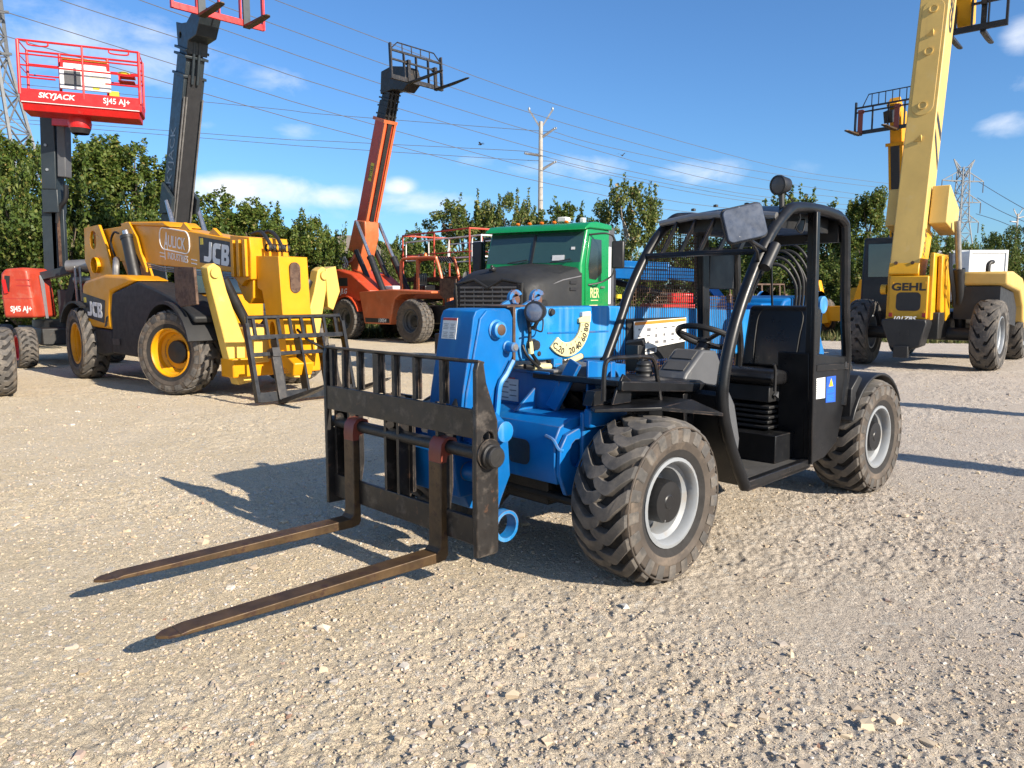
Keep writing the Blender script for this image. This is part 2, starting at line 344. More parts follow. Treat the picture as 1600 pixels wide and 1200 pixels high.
def block_tyre_mb(Rr, Wd, rr, N=22, lug=.05):
    mb = MB(); b = 1 - lug
    half = [(rr, .34), (rr + .015, .42), (rr + .3 * (Rr - rr), .48), (rr + .6 * (Rr - rr), .5), (b * Rr * .97, .46), (b * Rr, .40), (b * Rr * 1.003, 0)]
    mb.cur = 1; mb.lathe([(r, -y * Wd) for r, y in half] + [(r, y * Wd) for r, y in half[-2::-1]], n=48); mb.cur = 0
    p = 2 * math.pi / N
    for k in range(N):
        for (u0, u1, off, ro0, ro1) in ((-.5, -.27, 0, .93, 1), (-.23, .02, .5, 1, 1), (.06, .27, 0, 1, 1), (.3, .5, .5, 1, .93)):
            a = (k + off) * p; vs = []
            for (u, ro, sk) in ((u0, ro0, -.06), (u1, ro1, .06)):
                for (rad, aa) in ((ro * Rr * (1 - lug * 1.4), -.42), (ro * Rr, -.38), (ro * Rr, .38), (ro * Rr * (1 - lug * 1.4), .42)):
                    an = a + (aa + sk) * p; vs.append((rad * math.cos(an), u * Wd, rad * math.sin(an)))
            mb.add(vs, [(0, 1, 2, 3), (7, 6, 5, 4), (0, 4, 5, 1), (1, 5, 6, 2), (2, 6, 7, 3)])
    return mb
def copy_tree(o, parent):
    c = o.copy(); COL.objects.link(c); c.parent = parent
    for ch in list(o.children): copy_tree(ch, c)
    return c
def wheel_set(parent, places, Rr, Wd, rr, rim='rim_grey', hubm='hub', N=16, lug=.07, hub_r=.12, hub_out=.30, thick=.27, kind='chevron', smats=('rubber', 'sidewall'), dish=.02):
    """places: (x, y, z, steer) ; wheels turned so that their outer face looks away from y = 0"""
    first = None
    for (x, y, z, steer) in places:
        rz = (0 if y > 0 else math.pi) + R(steer)
        if first is None:
            w = sub('wheel', parent)
            (tyre_mb(Rr, Wd, rr, N, lug, thick=thick) if kind == 'chevron' else block_tyre_mb(Rr, Wd, rr, N, lug)).build('tyre', list(smats) + ['tread_base'], w, bevel=.004 if kind == 'chevron' else 0, seg=1)
            rm = MB().lathe([(rr + .012, .36 * Wd), (rr + .012, .435 * Wd), (rr - .006, .445 * Wd), (rr - .02, .40 * Wd), (rr - .024, .30 * Wd), (rr - .05, .26 * Wd), (rr - .06, .18 * Wd), (rr - .055, .10 * Wd), (rr * .66, dish * Wd), (rr * .3, dish * Wd), (0, dish * Wd)], n=40)
            rm.lathe([(rr + .005, -.40 * Wd), (rr - .03, -.40 * Wd), (rr - .05, 0), (rr * .5, 0)], n=32)
            rm.build('rim', rim, w)
            h = MB().lathe([(hub_r * 1.05, dish * Wd), (hub_r * 1.02, hub_out * Wd * .85), (hub_r * .96, hub_out * Wd), (hub_r * .35, hub_out * Wd), (hub_r * .3, hub_out * Wd * 1.03), (0, hub_out * Wd * 1.03)], n=28)
            for i in range(8):
                a = i * math.pi / 4; h.cyl((rr * .58 * math.cos(a), dish * Wd, rr * .58 * math.sin(a)), (rr * .58 * math.cos(a), dish * Wd + .02, rr * .58 * math.sin(a)), .014, 6)
            h.build('hub', hubm, w)
            first = w
        else: w = copy_tree(first, parent)
        w.location = (x, y, z); w.rotation_euler = (0, 0, rz)
    return first
# ------------------------------------------------------------------ the ground
rng = np.random.default_rng(7)
_perm = rng.random((256, 256))
def vnoise(x, y, sc):
    x = x / sc; y = y / sc; xi = np.floor(x).astype(int); yi = np.floor(y).astype(int); fx = x - xi; fy = y - yi
    fx = fx * fx * (3 - 2 * fx); fy = fy * fy * (3 - 2 * fy); a = xi & 255; b = yi & 255; a1 = (a + 1) & 255; b1 = (b + 1) & 255
    return (_perm[a, b] * (1 - fx) + _perm[a1, b] * fx) * (1 - fy) + (_perm[a, b1] * (1 - fx) + _perm[a1, b1] * fx) * fy
def relief(x, y):
    near = np.clip((28 - np.hypot(x, y)) / 10, 0, 1)
    patch = np.clip((vnoise(x + 3, y, 1.1) - .35) * 2.2, 0, 1)
    h = (vnoise(x, y, 2.3) - .5) * .018 + (vnoise(x + 9, y + 4, .42) - .5) * .014
    h += (vnoise(x + 1, y + 7, .11) - .5) * .009 * (.4 + patch)
    h += (vnoise(x + 5, y + 2, .047) - .5) * .009 * (.4 + patch)
    h += (vnoise(x + 2, y + 8, .021) - .5) * .0095 * (.5 + patch)
    # shallow tyre ruts curving over the yard
    d = x * .62 + y * .78 - 4.2 + .5 * np.sin(x * .35); h -= .010 * np.exp(-(d / .35) ** 2)
    d2 = x * -.75 + y * .66 - 3.2; h -= .008 * np.exp(-(d2 / .3) ** 2)
    return h * near
def ground_mesh():
    r = np.concatenate([[.02, .5, 1.0, 1.4], np.geomspace(1.7, 26, 760), [29, 34, 42, 60, 100, 200, 500, 1500]])
    a = np.concatenate([np.linspace(-56, 56, 1180), np.linspace(62, 298, 60)]); a = np.radians(90 - a)
    A, RR = np.meshgrid(a, r); X = RR * np.cos(A); Y = RR * np.sin(A); Z = relief(X, Y)
    n, m = len(r), len(a)
    me = bpy.data.meshes.new('gravel_yard'); me.vertices.add(n * m); me.vertices.foreach_set('co', np.stack([X, Y, Z], -1).astype(np.float32).ravel())
    i, j = np.meshgrid(np.arange(n - 1), np.arange(m), indexing='ij'); j2 = (j + 1) % m
    q = np.stack([i * m + j, (i + 1) * m + j, (i + 1) * m + j2, i * m + j2], -1).reshape(-1, 4)[:, ::-1]
    me.loops.add(q.size); me.loops.foreach_set('vertex_index', q.astype(np.int32).ravel()); me.polygons.add(len(q)); me.polygons.foreach_set('loop_start', np.arange(0, q.size, 4, dtype=np.int32)); me.polygons.foreach_set('loop_total', np.full(len(q), 4, np.int32))
    me.polygons.foreach_set('use_smooth', np.ones(len(q), bool)); me.update(); me.validate()
    return me
def gravel_material():
    m = bpy.data.materials.new('gravel'); m.use_nodes = True; t = m.node_tree; N = t.nodes; L = t.links; p = N['Principled BSDF']; tc = N.new('ShaderNodeTexCoord')
    def noise(s, d=4, r=.6):
        n = N.new('ShaderNodeTexNoise'); n.inputs['Scale'].default_value = s; n.inputs['Detail'].default_value = d; n.inputs['Roughness'].default_value = r; L.new(tc.outputs['Object'], n.inputs[0]); return n.outputs[0]
    def rng_(s, a, b, lo=0., hi=1.):
        r = N.new('ShaderNodeMapRange'); r.inputs[1].default_value = a; r.inputs[2].default_value = b; r.inputs[3].default_value = lo; r.inputs[4].default_value = hi; L.new(s, r.inputs[0]); return r.outputs[0]
    def vor(s, feat='F1'):
        n = N.new('ShaderNodeTexVoronoi'); n.inputs['Scale'].default_value = s; n.feature = feat; L.new(tc.outputs['Object'], n.inputs[0]); return n
    def mix(f, a, b, bt='MIX'):
        x = N.new('ShaderNodeMix'); x.data_type = 'RGBA'; x.blend_type = bt
        if isinstance(f, float): x.inputs[0].default_value = f
        else: L.new(f, x.inputs[0])
        for i, v in ((6, a), (7, b)):
            if isinstance(v, tuple): x.inputs[i].default_value = (*v, 1)
            else: L.new(v, x.inputs[i])
        return x.outputs[2]
    sep = N.new('ShaderNodeSeparateXYZ'); L.new(tc.outputs['Object'], sep.inputs[0])
    ad = N.new('ShaderNodeMath'); ad.operation = 'MULTIPLY_ADD'; L.new(noise(.35, 5), ad.inputs[0]); ad.inputs[1].default_value = 5.0; L.new(sep.outputs[0], ad.inputs[2])
    warm = rng_(ad.outputs[0], 1.2, 5.0)
    base = mix(warm, (.66, .545, .37), (.55, .47, .385))
    base = mix(rng_(noise(1.3, 6, .7), .35, .65), base, mix(warm, (.71, .60, .435), (.61, .535, .45)))
    v1 = vor(46); sp = N.new('ShaderNodeSeparateColor'); L.new(v1.outputs['Color'], sp.inputs[0])
    base = mix(rng_(sp.outputs[0], .86, .97), base, (.60, .55, .47))
    base = mix(rng_(sp.outputs[1], .80, 1.4), base, (.26, .21, .16))
    v2 = vor(120); sp2 = N.new('ShaderNodeSeparateColor'); L.new(v2.outputs['Color'], sp2.inputs[0])
    base = mix(rng_(sp2.outputs[2], 0, 1, .78, 1.15), (0., 0., 0.), base)
    L.new(base, p.inputs['Base Color']); p.inputs['Roughness'].default_value = .95; p.inputs['Specular IOR Level'].default_value = .15
    b1 = N.new('ShaderNodeBump'); b1.inputs['Strength'].default_value = .85; b1.inputs['Distance'].default_value = .010; L.new(v1.outputs['Distance'], b1.inputs['Height']); b1.invert = True
    b2 = N.new('ShaderNodeBump'); b2.inputs['Strength'].default_value = 1.0; b2.inputs['Distance'].default_value = .006; L.new(v2.outputs['Distance'], b2.inputs['Height']); b2.invert = True; L.new(b1.outputs[0], b2.inputs['Normal'])
    b3 = N.new('ShaderNodeBump'); b3.inputs['Strength'].default_value = 1.0; b3.inputs['Distance'].default_value = .01; L.new(noise(160, 5, .75), b3.inputs['Height']); L.new(b2.outputs[0], b3.inputs['Normal'])
    L.new(b3.outputs[0], p.inputs['Normal'])
    return m
M['gravel'] = gravel_material()
gm = ground_mesh(); gm.materials.append(M['gravel'])
go = bpy.data.objects.new('gravel_yard', gm); COL.objects.link(go); go['kind'] = 'structure'; go['label'] = 'pale tan gravel yard surface'

def island_mat(name, stops, rough=.9, transl=0.0):
    """colour that differs from piece to piece (stone to stone, leaf to leaf)"""
    m = bpy.data.materials.new(name); m.use_nodes = True; t = m.node_tree; N = t.nodes; L = t.links; p = N['Principled BSDF']
    g = N.new('ShaderNodeNewGeometry'); cr = N.new('ShaderNodeValToRGB'); L.new(g.outputs['Random Per Island'], cr.inputs[0])
    e = cr.color_ramp.elements; e[0].position, e[0].color = stops[0][0], (*stops[0][1], 1); e[1].position, e[1].color = stops[-1][0], (*stops[-1][1], 1)
    for s, c in stops[1:-1]: x = e.new(s); x.color = (*c, 1)
    L.new(cr.outputs[0], p.inputs['Base Color']); p.inputs['Roughness'].default_value = rough; p.inputs['Specular IOR Level'].default_value = .25
    if transl:
        tr = N.new('ShaderNodeBsdfTranslucent'); mx = N.new('ShaderNodeMixShader'); mx.inputs[0].default_value = transl
        hs = N.new('ShaderNodeHueSaturation'); hs.inputs['Value'].default_value = 1.6; hs.inputs['Hue'].default_value = .48; L.new(cr.outputs[0], hs.inputs['Color']); L.new(hs.outputs[0], tr.inputs[0])
        L.new(p.outputs[0], mx.inputs[1]); L.new(tr.outputs[0], mx.inputs[2]); L.new(mx.outputs[0], N['Material Output'].inputs[0])
    return m
M['stones'] = island_mat('loose_stones', [(0, (.52, .42, .29)), (.35, (.48, .39, .28)), (.6, (.42, .34, .26)), (.74, (.54, .49, .42)), (.9, (.33, .27, .22)), (.97, (.58, .54, .48)), (1, (.32, .18, .12))])
def scatter_mesh(name, n, rad, ang, size, mt, zs=.55, seed=3, dens=None):
    g = np.random.default_rng(seed)
    ico = np.array([(x, y, z) for z in (-.6, .6) for (x, y) in ((-.75, -.75), (.75, -.75), (.75, .75), (-.75, .75))] + [(0, 0, .85)])
    fc = np.array([(0, 1, 5), (0, 5, 4), (1, 2, 6), (1, 6, 5), (2, 3, 7), (2, 7, 6), (3, 0, 4), (3, 4, 7), (4, 5, 8), (5, 6, 8), (6, 7, 8), (7, 4, 8)])
    r = rad[0] * (rad[1] / rad[0]) ** (g.random(n) ** .8); a = np.radians(90 - g.uniform(*ang, n)); X = r * np.cos(a); Y = r * np.sin(a)
    keep = (vnoise(X + 31, Y + 17, 1.3) * .6 + vnoise(X, Y, .35) * .4 + g.random(n) * .35) > .55
    X, Y = X[keep], Y[keep]; n = len(X)
    s = size[0] * (size[1] / size[0]) ** (g.random(n) ** 2.6)
    V = (ico[None] + g.uniform(-.38, .38, (n, 9, 3))) * s[:, None, None] * np.stack([g.uniform(.7, 1.35, n), g.uniform(.7, 1.2, n), g.uniform(.4, .9, n) * zs / .55], -1)[:, None]
    ta = g.uniform(0, 6.28, n); c, sn = np.cos(ta)[:, None], np.sin(ta)[:, None]; x, y = V[..., 0] * c - V[..., 1] * sn, V[..., 0] * sn + V[..., 1] * c
    V = np.stack([x + X[:, None], y + Y[:, None], V[..., 2] + relief(X, Y)[:, None] + s[:, None] * .18], -1)
    F = (fc[None] + (np.arange(n) * 9)[:, None, None]).reshape(-1, 3)
    me = bpy.data.meshes.new(name); me.vertices.add(n * 9); me.vertices.foreach_set('co', V.astype(np.float32).ravel()); me.loops.add(F.size); me.loops.foreach_set('vertex_index', F.astype(np.int32).ravel())
    me.polygons.add(len(F)); me.polygons.foreach_set('loop_start', np.arange(0, F.size, 3, dtype=np.int32)); me.polygons.foreach_set('loop_total', np.full(len(F), 3, np.int32)); me.polygons.foreach_set('use_smooth', np.zeros(len(F), bool)); me.update(); me.materials.append(M[mt])
    o = bpy.data.objects.new(name, me); COL.objects.link(o); return o
o = scatter_mesh('loose_gravel', 190000, (1.6, 22), (-50, 50), (.0018, .0095), 'stones'); o['kind'] = 'stuff'; o['label'] = 'loose pale grit strewn over the yard'
o = scatter_mesh('loose_stones', 3000, (1.9, 22), (-50, 50), (.006, .026), 'stones', seed=8); o['kind'] = 'stuff'; o['label'] = 'larger loose stones strewn over the yard'

# ------------------------------------------------------------------ trees
LEAF = [(0, (.034, .060, .011)), (.3, (.060, .098, .017)), (.6, (.094, .134, .024)), (.85, (.140, .172, .036)), (.97, (.20, .20, .05)), (1, (.22, .15, .045))]
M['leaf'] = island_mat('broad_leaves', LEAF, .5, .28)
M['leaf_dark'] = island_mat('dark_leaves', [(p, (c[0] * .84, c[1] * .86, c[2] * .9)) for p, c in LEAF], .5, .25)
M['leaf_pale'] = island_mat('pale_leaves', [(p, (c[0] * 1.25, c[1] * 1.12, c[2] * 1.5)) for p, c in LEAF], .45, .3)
M['grassm'] = island_mat('grass_blades', [(0, (.045, .065, .016)), (.6, (.085, .10, .028)), (1, (.18, .15, .07))], .6, .3)
def leaf_cards(P, D, s, g):
    """P leaf points (n,3), D outward hint, s leaf sizes -> bent diamond leaves"""
    n = len(P); nrm = D * .5 + g.normal(0, .8, (n, 3)) + np.array([0, 0, .5]); nrm /= np.linalg.norm(nrm, axis=1)[:, None]
    t = g.normal(0, 1, (n, 3)); t -= (t * nrm).sum(1)[:, None] * nrm; t /= np.linalg.norm(t, axis=1)[:, None]; b = np.cross(nrm, t); s = s[:, None]
    V = np.stack([P - t * s * .55, P + b * s * .34 + nrm * s * .1, P + t * s * .6, P - b * s * .34 + nrm * s * .1], 1)
    return V
def crown_mesh(name, seed, w, h, base, n_leaf, leaf, kind='round'):
    g = np.random.default_rng(seed); rr = random.Random(seed)
    cl = []                                  # clumps: centre, radii
    nc = int(24 + w * h * .95)
    for i in range(nc):
        z = base + (h - base) * (g.random() ** .85); k = (z - base) / (h - base)
        if kind == 'bush': env = w / 2 * (1.0 - .45 * k ** 2)
        elif kind == 'tall': env = w / 2 * (1 - .72 * k ** 1.3) * (.75 + .35 * g.random())
        else: env = w / 2 * math.sqrt(max(.05, 1 - (1.55 * k - .62) ** 2)) * (.8 + .3 * g.random())
        a = g.uniform(0, 6.283); q = env * math.sqrt(g.uniform(.12, 1)); r = (.24 + .42 * g.random() ** 1.5) * (w / 5) ** .5 * (1.05 - .45 * k)
        cl.append((q * math.cos(a), q * math.sin(a), z, r, r, r * (.7 + .6 * g.random())))
    for i in range(int(7 + w * 2.2)):        # shoots that break the outline
        a = g.uniform(0, 6.283); q = w / 2 * math.sqrt(g.random()) * (.45 if kind == 'tall' else .8); z = h * ((.74 if kind == 'round' else .80) + .16 * g.random()) - q * (.35 if kind == 'round' else .5)
        L_ = .55 + .9 * g.random()
        lx, ly = g.normal(0, .25, 2)
        for j in range(5): cl.append((q * math.cos(a) + lx * j * L_ / 4, q * math.sin(a) + ly * j * L_ / 4, z + j * L_ / 4, .20 - .028 * j, .20 - .028 * j, .2))
    for i in range(int(5 + w * 1.3)):        # side sprays
        a = g.uniform(0, 6.283); z = base + (h - base) * g.uniform(.1, .8); q = w / 2 * .86
        for j in range(4): cl.append(((q + j * .2) * math.cos(a), (q + j * .2) * math.sin(a), z + j * .14, .22 - .035 * j, .22 - .035 * j, .18))
    C = np.array(cl); vol = (C[:, 3] * C[:, 4] * C[:, 5]) ** .72; pk = g.choice(len(C), n_leaf, p=vol / vol.sum())
    u = g.normal(0, 1, (n_leaf, 3)); u /= np.linalg.norm(u, axis=1)[:, None]; u *= (g.random(n_leaf) ** .46)[:, None] * 1.15
    P = C[pk, :3] + u * C[pk, 3:]; P[:, 2] = np.maximum(P[:, 2], .05)
    V = leaf_cards(P, u, leaf * g.uniform(.6, 1.35, n_leaf), g); F = np.arange(n_leaf * 4, dtype=np.int32)
    me = bpy.data.meshes.new(name); me.vertices.add(n_leaf * 4); me.vertices.foreach_set('co', V.astype(np.float32).ravel()); me.loops.add(n_leaf * 4); me.loops.foreach_set('vertex_index', F); me.polygons.add(n_leaf)
    me.polygons.foreach_set('loop_start', np.arange(0, n_leaf * 4, 4, dtype=np.int32)); me.polygons.foreach_set('loop_total', np.full(n_leaf, 4, np.int32)); me.update()
    mb = MB(); mb.tube([(0, 0, -.1), (rr.uniform(-.1, .1), rr.uniform(-.1, .1), h * .3), (rr.uniform(-.2, .2), rr.uniform(-.2, .2), h * .62), (rr.uniform(-.3, .3), rr.uniform(-.3, .3), h * .9)], [.035 * h * .55, .028 * h * .5, .018 * h * .5, .01], 8)
    for i in range(16):
        c = cl[rr.randrange(nc)]; z0 = max(.3, c[2] * rr.uniform(.35, .7)); mb.tube([(0, 0, z0), (c[0] * .5, c[1] * .5, (z0 + c[2]) / 2 + .1), (c[0], c[1], c[2])], [.05, .032, .012], 5)
    tr = mb.build('trunk', 'bark'); tm = tr.data; bpy.data.objects.remove(tr)
    return me, tm
PROTO = {}
for k, a in dict(tall=(11, 4.2, 7.4, .2, 26000, .11, 'tall'), tall2=(12, 4.6, 7.0, .2, 26000, .11, 'tall'), round=(13, 4.6, 5.4, .5, 18000, .115, 'round'), round2=(14, 5.0, 5.0, .4, 18000, .115, 'round'),
                  bush=(15, 4.6, 3.4, .0, 15000, .11, 'bush'), bush2=(16, 5.2, 3.0, .0, 15000, .11, 'bush'), open=(17, 4.6, 6.4, 1.2, 10000, .15, 'round')).items():
    PROTO[k] = (a, crown_mesh('crown', *a))
def tree(kind, px, top, width, Y, label, mt='leaf', rz=0.0, group='trees and bushes along the back of the yard', name='tree'):
    (sd, w, h, *_), (cm, tm) = PROTO[kind]; p = spot(px, top, Y); hh = p.z
    o = thing(name, label, 'tree' if name == 'tree' else 'bush', (p.x, Y, 0), rz, group); sxy = width * (1.22 if px < 520 else 1.1) / 1200 * Y / w; sz = hh / (h * 1.03)
    for nm, me, mm in (('crown', cm, mt), ('trunk', tm, 'bark')):
        c = bpy.data.objects.new(nm, me); COL.objects.link(c); c.parent = o; c.scale = (sxy, sxy, sz)
        if not me.materials: me.materials.append(M[mm])
        c.material_slots[0].link = 'OBJECT'; c.material_slots[0].material = M['bark_pale' if nm == 'trunk' and 'pale trunk' in label else mm]
    return o
TREES = [
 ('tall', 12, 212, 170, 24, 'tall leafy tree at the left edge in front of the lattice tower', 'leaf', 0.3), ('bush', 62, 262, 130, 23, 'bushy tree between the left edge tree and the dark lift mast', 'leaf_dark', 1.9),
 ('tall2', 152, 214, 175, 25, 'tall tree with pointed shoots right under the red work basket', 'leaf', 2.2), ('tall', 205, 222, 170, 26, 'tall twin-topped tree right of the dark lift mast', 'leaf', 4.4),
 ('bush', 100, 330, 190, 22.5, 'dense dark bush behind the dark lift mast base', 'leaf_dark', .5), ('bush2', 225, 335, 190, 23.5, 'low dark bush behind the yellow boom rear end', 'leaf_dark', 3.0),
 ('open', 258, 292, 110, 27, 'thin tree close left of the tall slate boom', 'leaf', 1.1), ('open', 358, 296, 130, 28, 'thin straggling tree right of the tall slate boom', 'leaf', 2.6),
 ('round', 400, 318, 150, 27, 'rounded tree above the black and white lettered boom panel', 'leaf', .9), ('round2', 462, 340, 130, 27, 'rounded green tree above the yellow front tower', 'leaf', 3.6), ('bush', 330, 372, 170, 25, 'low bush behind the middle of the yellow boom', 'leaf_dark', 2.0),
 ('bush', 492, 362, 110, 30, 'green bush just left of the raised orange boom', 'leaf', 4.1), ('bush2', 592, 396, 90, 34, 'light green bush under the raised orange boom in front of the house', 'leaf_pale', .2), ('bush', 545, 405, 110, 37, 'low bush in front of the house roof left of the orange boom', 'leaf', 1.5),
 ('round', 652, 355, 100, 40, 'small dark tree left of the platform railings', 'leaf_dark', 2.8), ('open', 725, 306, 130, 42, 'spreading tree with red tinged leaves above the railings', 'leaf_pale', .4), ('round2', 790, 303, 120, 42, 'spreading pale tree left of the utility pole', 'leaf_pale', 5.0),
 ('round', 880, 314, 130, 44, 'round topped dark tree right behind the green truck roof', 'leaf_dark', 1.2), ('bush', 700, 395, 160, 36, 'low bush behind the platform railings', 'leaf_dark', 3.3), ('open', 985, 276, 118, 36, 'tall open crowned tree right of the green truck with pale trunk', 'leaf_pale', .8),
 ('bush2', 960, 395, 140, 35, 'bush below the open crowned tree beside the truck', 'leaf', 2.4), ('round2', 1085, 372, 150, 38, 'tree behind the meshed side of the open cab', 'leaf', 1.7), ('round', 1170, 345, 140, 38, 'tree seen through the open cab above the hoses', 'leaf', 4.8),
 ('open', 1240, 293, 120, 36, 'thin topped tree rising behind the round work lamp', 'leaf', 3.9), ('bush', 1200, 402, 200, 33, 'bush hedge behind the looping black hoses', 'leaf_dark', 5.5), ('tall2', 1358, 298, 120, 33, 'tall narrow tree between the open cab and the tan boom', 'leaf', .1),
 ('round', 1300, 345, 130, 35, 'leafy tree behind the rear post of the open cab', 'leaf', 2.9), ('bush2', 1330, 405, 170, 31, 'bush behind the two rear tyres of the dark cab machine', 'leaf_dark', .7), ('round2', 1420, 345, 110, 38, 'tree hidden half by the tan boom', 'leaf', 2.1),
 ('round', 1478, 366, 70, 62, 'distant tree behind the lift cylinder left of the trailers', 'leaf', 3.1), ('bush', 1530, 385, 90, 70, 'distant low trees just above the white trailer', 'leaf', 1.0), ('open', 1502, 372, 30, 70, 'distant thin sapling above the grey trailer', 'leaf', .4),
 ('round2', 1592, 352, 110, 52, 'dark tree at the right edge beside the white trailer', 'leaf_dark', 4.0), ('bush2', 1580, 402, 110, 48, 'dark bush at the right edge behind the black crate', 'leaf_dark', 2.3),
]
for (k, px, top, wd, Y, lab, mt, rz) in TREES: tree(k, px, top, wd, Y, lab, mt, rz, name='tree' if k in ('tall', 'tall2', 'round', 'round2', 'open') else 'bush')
HEDGE = 'dense bush in the unbroken hedge line behind the yellow machine'
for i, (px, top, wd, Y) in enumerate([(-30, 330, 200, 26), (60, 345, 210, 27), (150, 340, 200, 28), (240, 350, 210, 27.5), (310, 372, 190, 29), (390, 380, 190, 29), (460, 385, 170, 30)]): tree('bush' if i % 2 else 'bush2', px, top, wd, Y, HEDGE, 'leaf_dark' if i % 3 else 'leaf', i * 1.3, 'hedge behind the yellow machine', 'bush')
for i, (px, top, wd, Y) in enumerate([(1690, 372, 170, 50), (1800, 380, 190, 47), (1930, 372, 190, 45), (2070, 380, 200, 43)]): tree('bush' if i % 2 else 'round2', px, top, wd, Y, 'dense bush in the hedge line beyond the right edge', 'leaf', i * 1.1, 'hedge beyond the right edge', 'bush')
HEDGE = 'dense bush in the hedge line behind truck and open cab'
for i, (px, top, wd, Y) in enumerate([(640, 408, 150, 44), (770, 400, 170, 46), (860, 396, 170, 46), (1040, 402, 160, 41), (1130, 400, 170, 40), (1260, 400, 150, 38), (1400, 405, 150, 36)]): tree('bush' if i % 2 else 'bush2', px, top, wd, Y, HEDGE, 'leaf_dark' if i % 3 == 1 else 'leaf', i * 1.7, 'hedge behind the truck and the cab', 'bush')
# rough grass along the foot of the trees
def grass_mesh(n, seed):
    g = np.random.default_rng(seed); t = g.random(n); a = np.radians(90 - g.uniform(-40, 40, n)); q = 25.5 + 12 * g.random(n) + 5.0 * np.clip(np.sin(a * 3), 0, 1)
    X = q * np.cos(a); Y = q * np.sin(a) + 1.5; h = g.uniform(.08, .38, n); w = .035; an = g.uniform(0, 6.28, n); l = g.normal(0, .1, (n, 2))
    V = np.stack([np.stack([X - w * np.cos(an), Y - w * np.sin(an), X * 0], -1), np.stack([X + w * np.cos(an), Y + w * np.sin(an), X * 0], -1), np.stack([X + l[:, 0], Y + l[:, 1], h], -1)], 1)
    me = bpy.data.meshes.new('rough_grass'); me.from_pydata([], [], []); me.vertices.add(n * 3); me.vertices.foreach_set('co', V.astype(np.float32).ravel()); me.loops.add(n * 3); me.loops.foreach_set('vertex_index', np.arange(n * 3, dtype=np.int32))
    me.polygons.add(n); me.polygons.foreach_set('loop_start', np.arange(0, n * 3, 3, dtype=np.int32)); me.polygons.foreach_set('loop_total', np.full(n, 3, np.int32)); me.update(); return me
gme = grass_mesh(42000, 5); gme.materials.append(M['grassm']); o = bpy.data.objects.new('rough_grass', gme); COL.objects.link(o); o['kind'] = 'stuff'; o['label'] = 'rough grass growing along the foot of the trees'

# ------------------------------------------------------------------ poles, towers, wires
def lattice(mb, c, base, waist, zw, ztop, top, r=.09, nb=6):
    """four legged lattice mast"""
    lv = []
    for i in range(nb + 1):
        z = zw * i / nb; s = base + (waist - base) * (i / nb) ** .8; lv.append((z, s))
    for i in range(1, 5): lv.append((zw + (ztop - zw) * i / 4, waist + (top - waist) * i / 4))
    cr = ((-1, -1), (1, -1), (1, 1), (-1, 1))
    for (z0, s0), (z1, s1) in zip(lv, lv[1:]):
        for k in range(4):
            a, b = cr[k], cr[(k + 1) % 4]
            mb.bar((c[0] + a[0] * s0, c[1] + a[1] * s0, z0), (c[0] + a[0] * s1, c[1] + a[1] * s1, z1), r * 1.4, r * 1.4)
            mb.bar((c[0] + a[0] * s0, c[1] + a[1] * s0, z0), (c[0] + b[0] * s1, c[1] + b[1] * s1, z1), r * .7, r * .7); mb.bar((c[0] + b[0] * s0, c[1] + b[1] * s0, z0), (c[0] + a[0] * s1, c[1] + a[1] * s1, z1), r * .7, r * .7)
            mb.bar((c[0] + a[0] * s1, c[1] + a[1] * s1, z1), (c[0] + b[0] * s1, c[1] + b[1] * s1, z1), r * .6, r * .6)
YT = 150
pT = spot(1506, 262, YT); zt = pT.z
t = thing('lattice_tower', 'grey lattice power tower with three pairs of arms behind the tan boom', 'power tower', (pT.x, YT, 0), R(12))
mb = MB(); lattice(mb, (0, 0), 3.4, 1.0, zt * .62, zt, .7, .12); mb.build('lattice_mast', 'tower_steel', t)
for (za, ln) in ((.90, 4.6), (.745, 4.3), (.60, 4.1)):
    z = zt * za
    for s in (-1, 1):
        mb = MB(); mb.bar((s * .8, -.6, z), (s * ln, 0, z + .1), .16, .16); mb.bar((s * .8, .6, z), (s * ln, 0, z + .1), .16, .16); mb.bar((s * .8, 0, z + 2.0), (s * ln, 0, z + .1), .14, .14); mb.bar((s * 2.4, 0, z), (s * 2.4, 0, z + 1.05), .1, .1)
        a = mb.build('cross_arm', 'tower_steel', t); MB().cyl((s * ln, 0, z), (s * ln, 0, z - 2.0), .09, 6).build('insulator', 'wire', a)
for s in (-1, 1):
    mb = MB(); mb.bar((s * .7, 0, zt * .93), (s * 2.3 - .0, 0, zt * 1.06), .16, .16); mb.bar((s * .7, 0, zt), (s * 2.3, 0, zt * 1.06), .14, .14); mb.bar((0, 0, zt * .93), (s * 2.3, 0, zt * 1.06), .14, .14); mb.build('peak', 'tower_steel', t)
pL = spot(2, 70, 62)
t = thing('lattice_tower', 'pale lattice power tower cut off by the left edge', 'power tower', (spot(-8, 200, 62).x, 62, 0), R(8))
mb = MB(); lattice(mb, (0, 0), 4.6, .9, pL.z * .97, pL.z * 1.25, .7, .15, 7); mb.build('lattice_mast', 'tower_steel', t)
for za in (.97, 1.12):
    z = pL.z * za; mb = MB()
    for s in (-1, 1): mb.bar((0, 0, z), (s * 4.5 if s < 0 else 1.6, 0, z), .18, .18)
    mb.build('cross_arm', 'tower_steel', t)
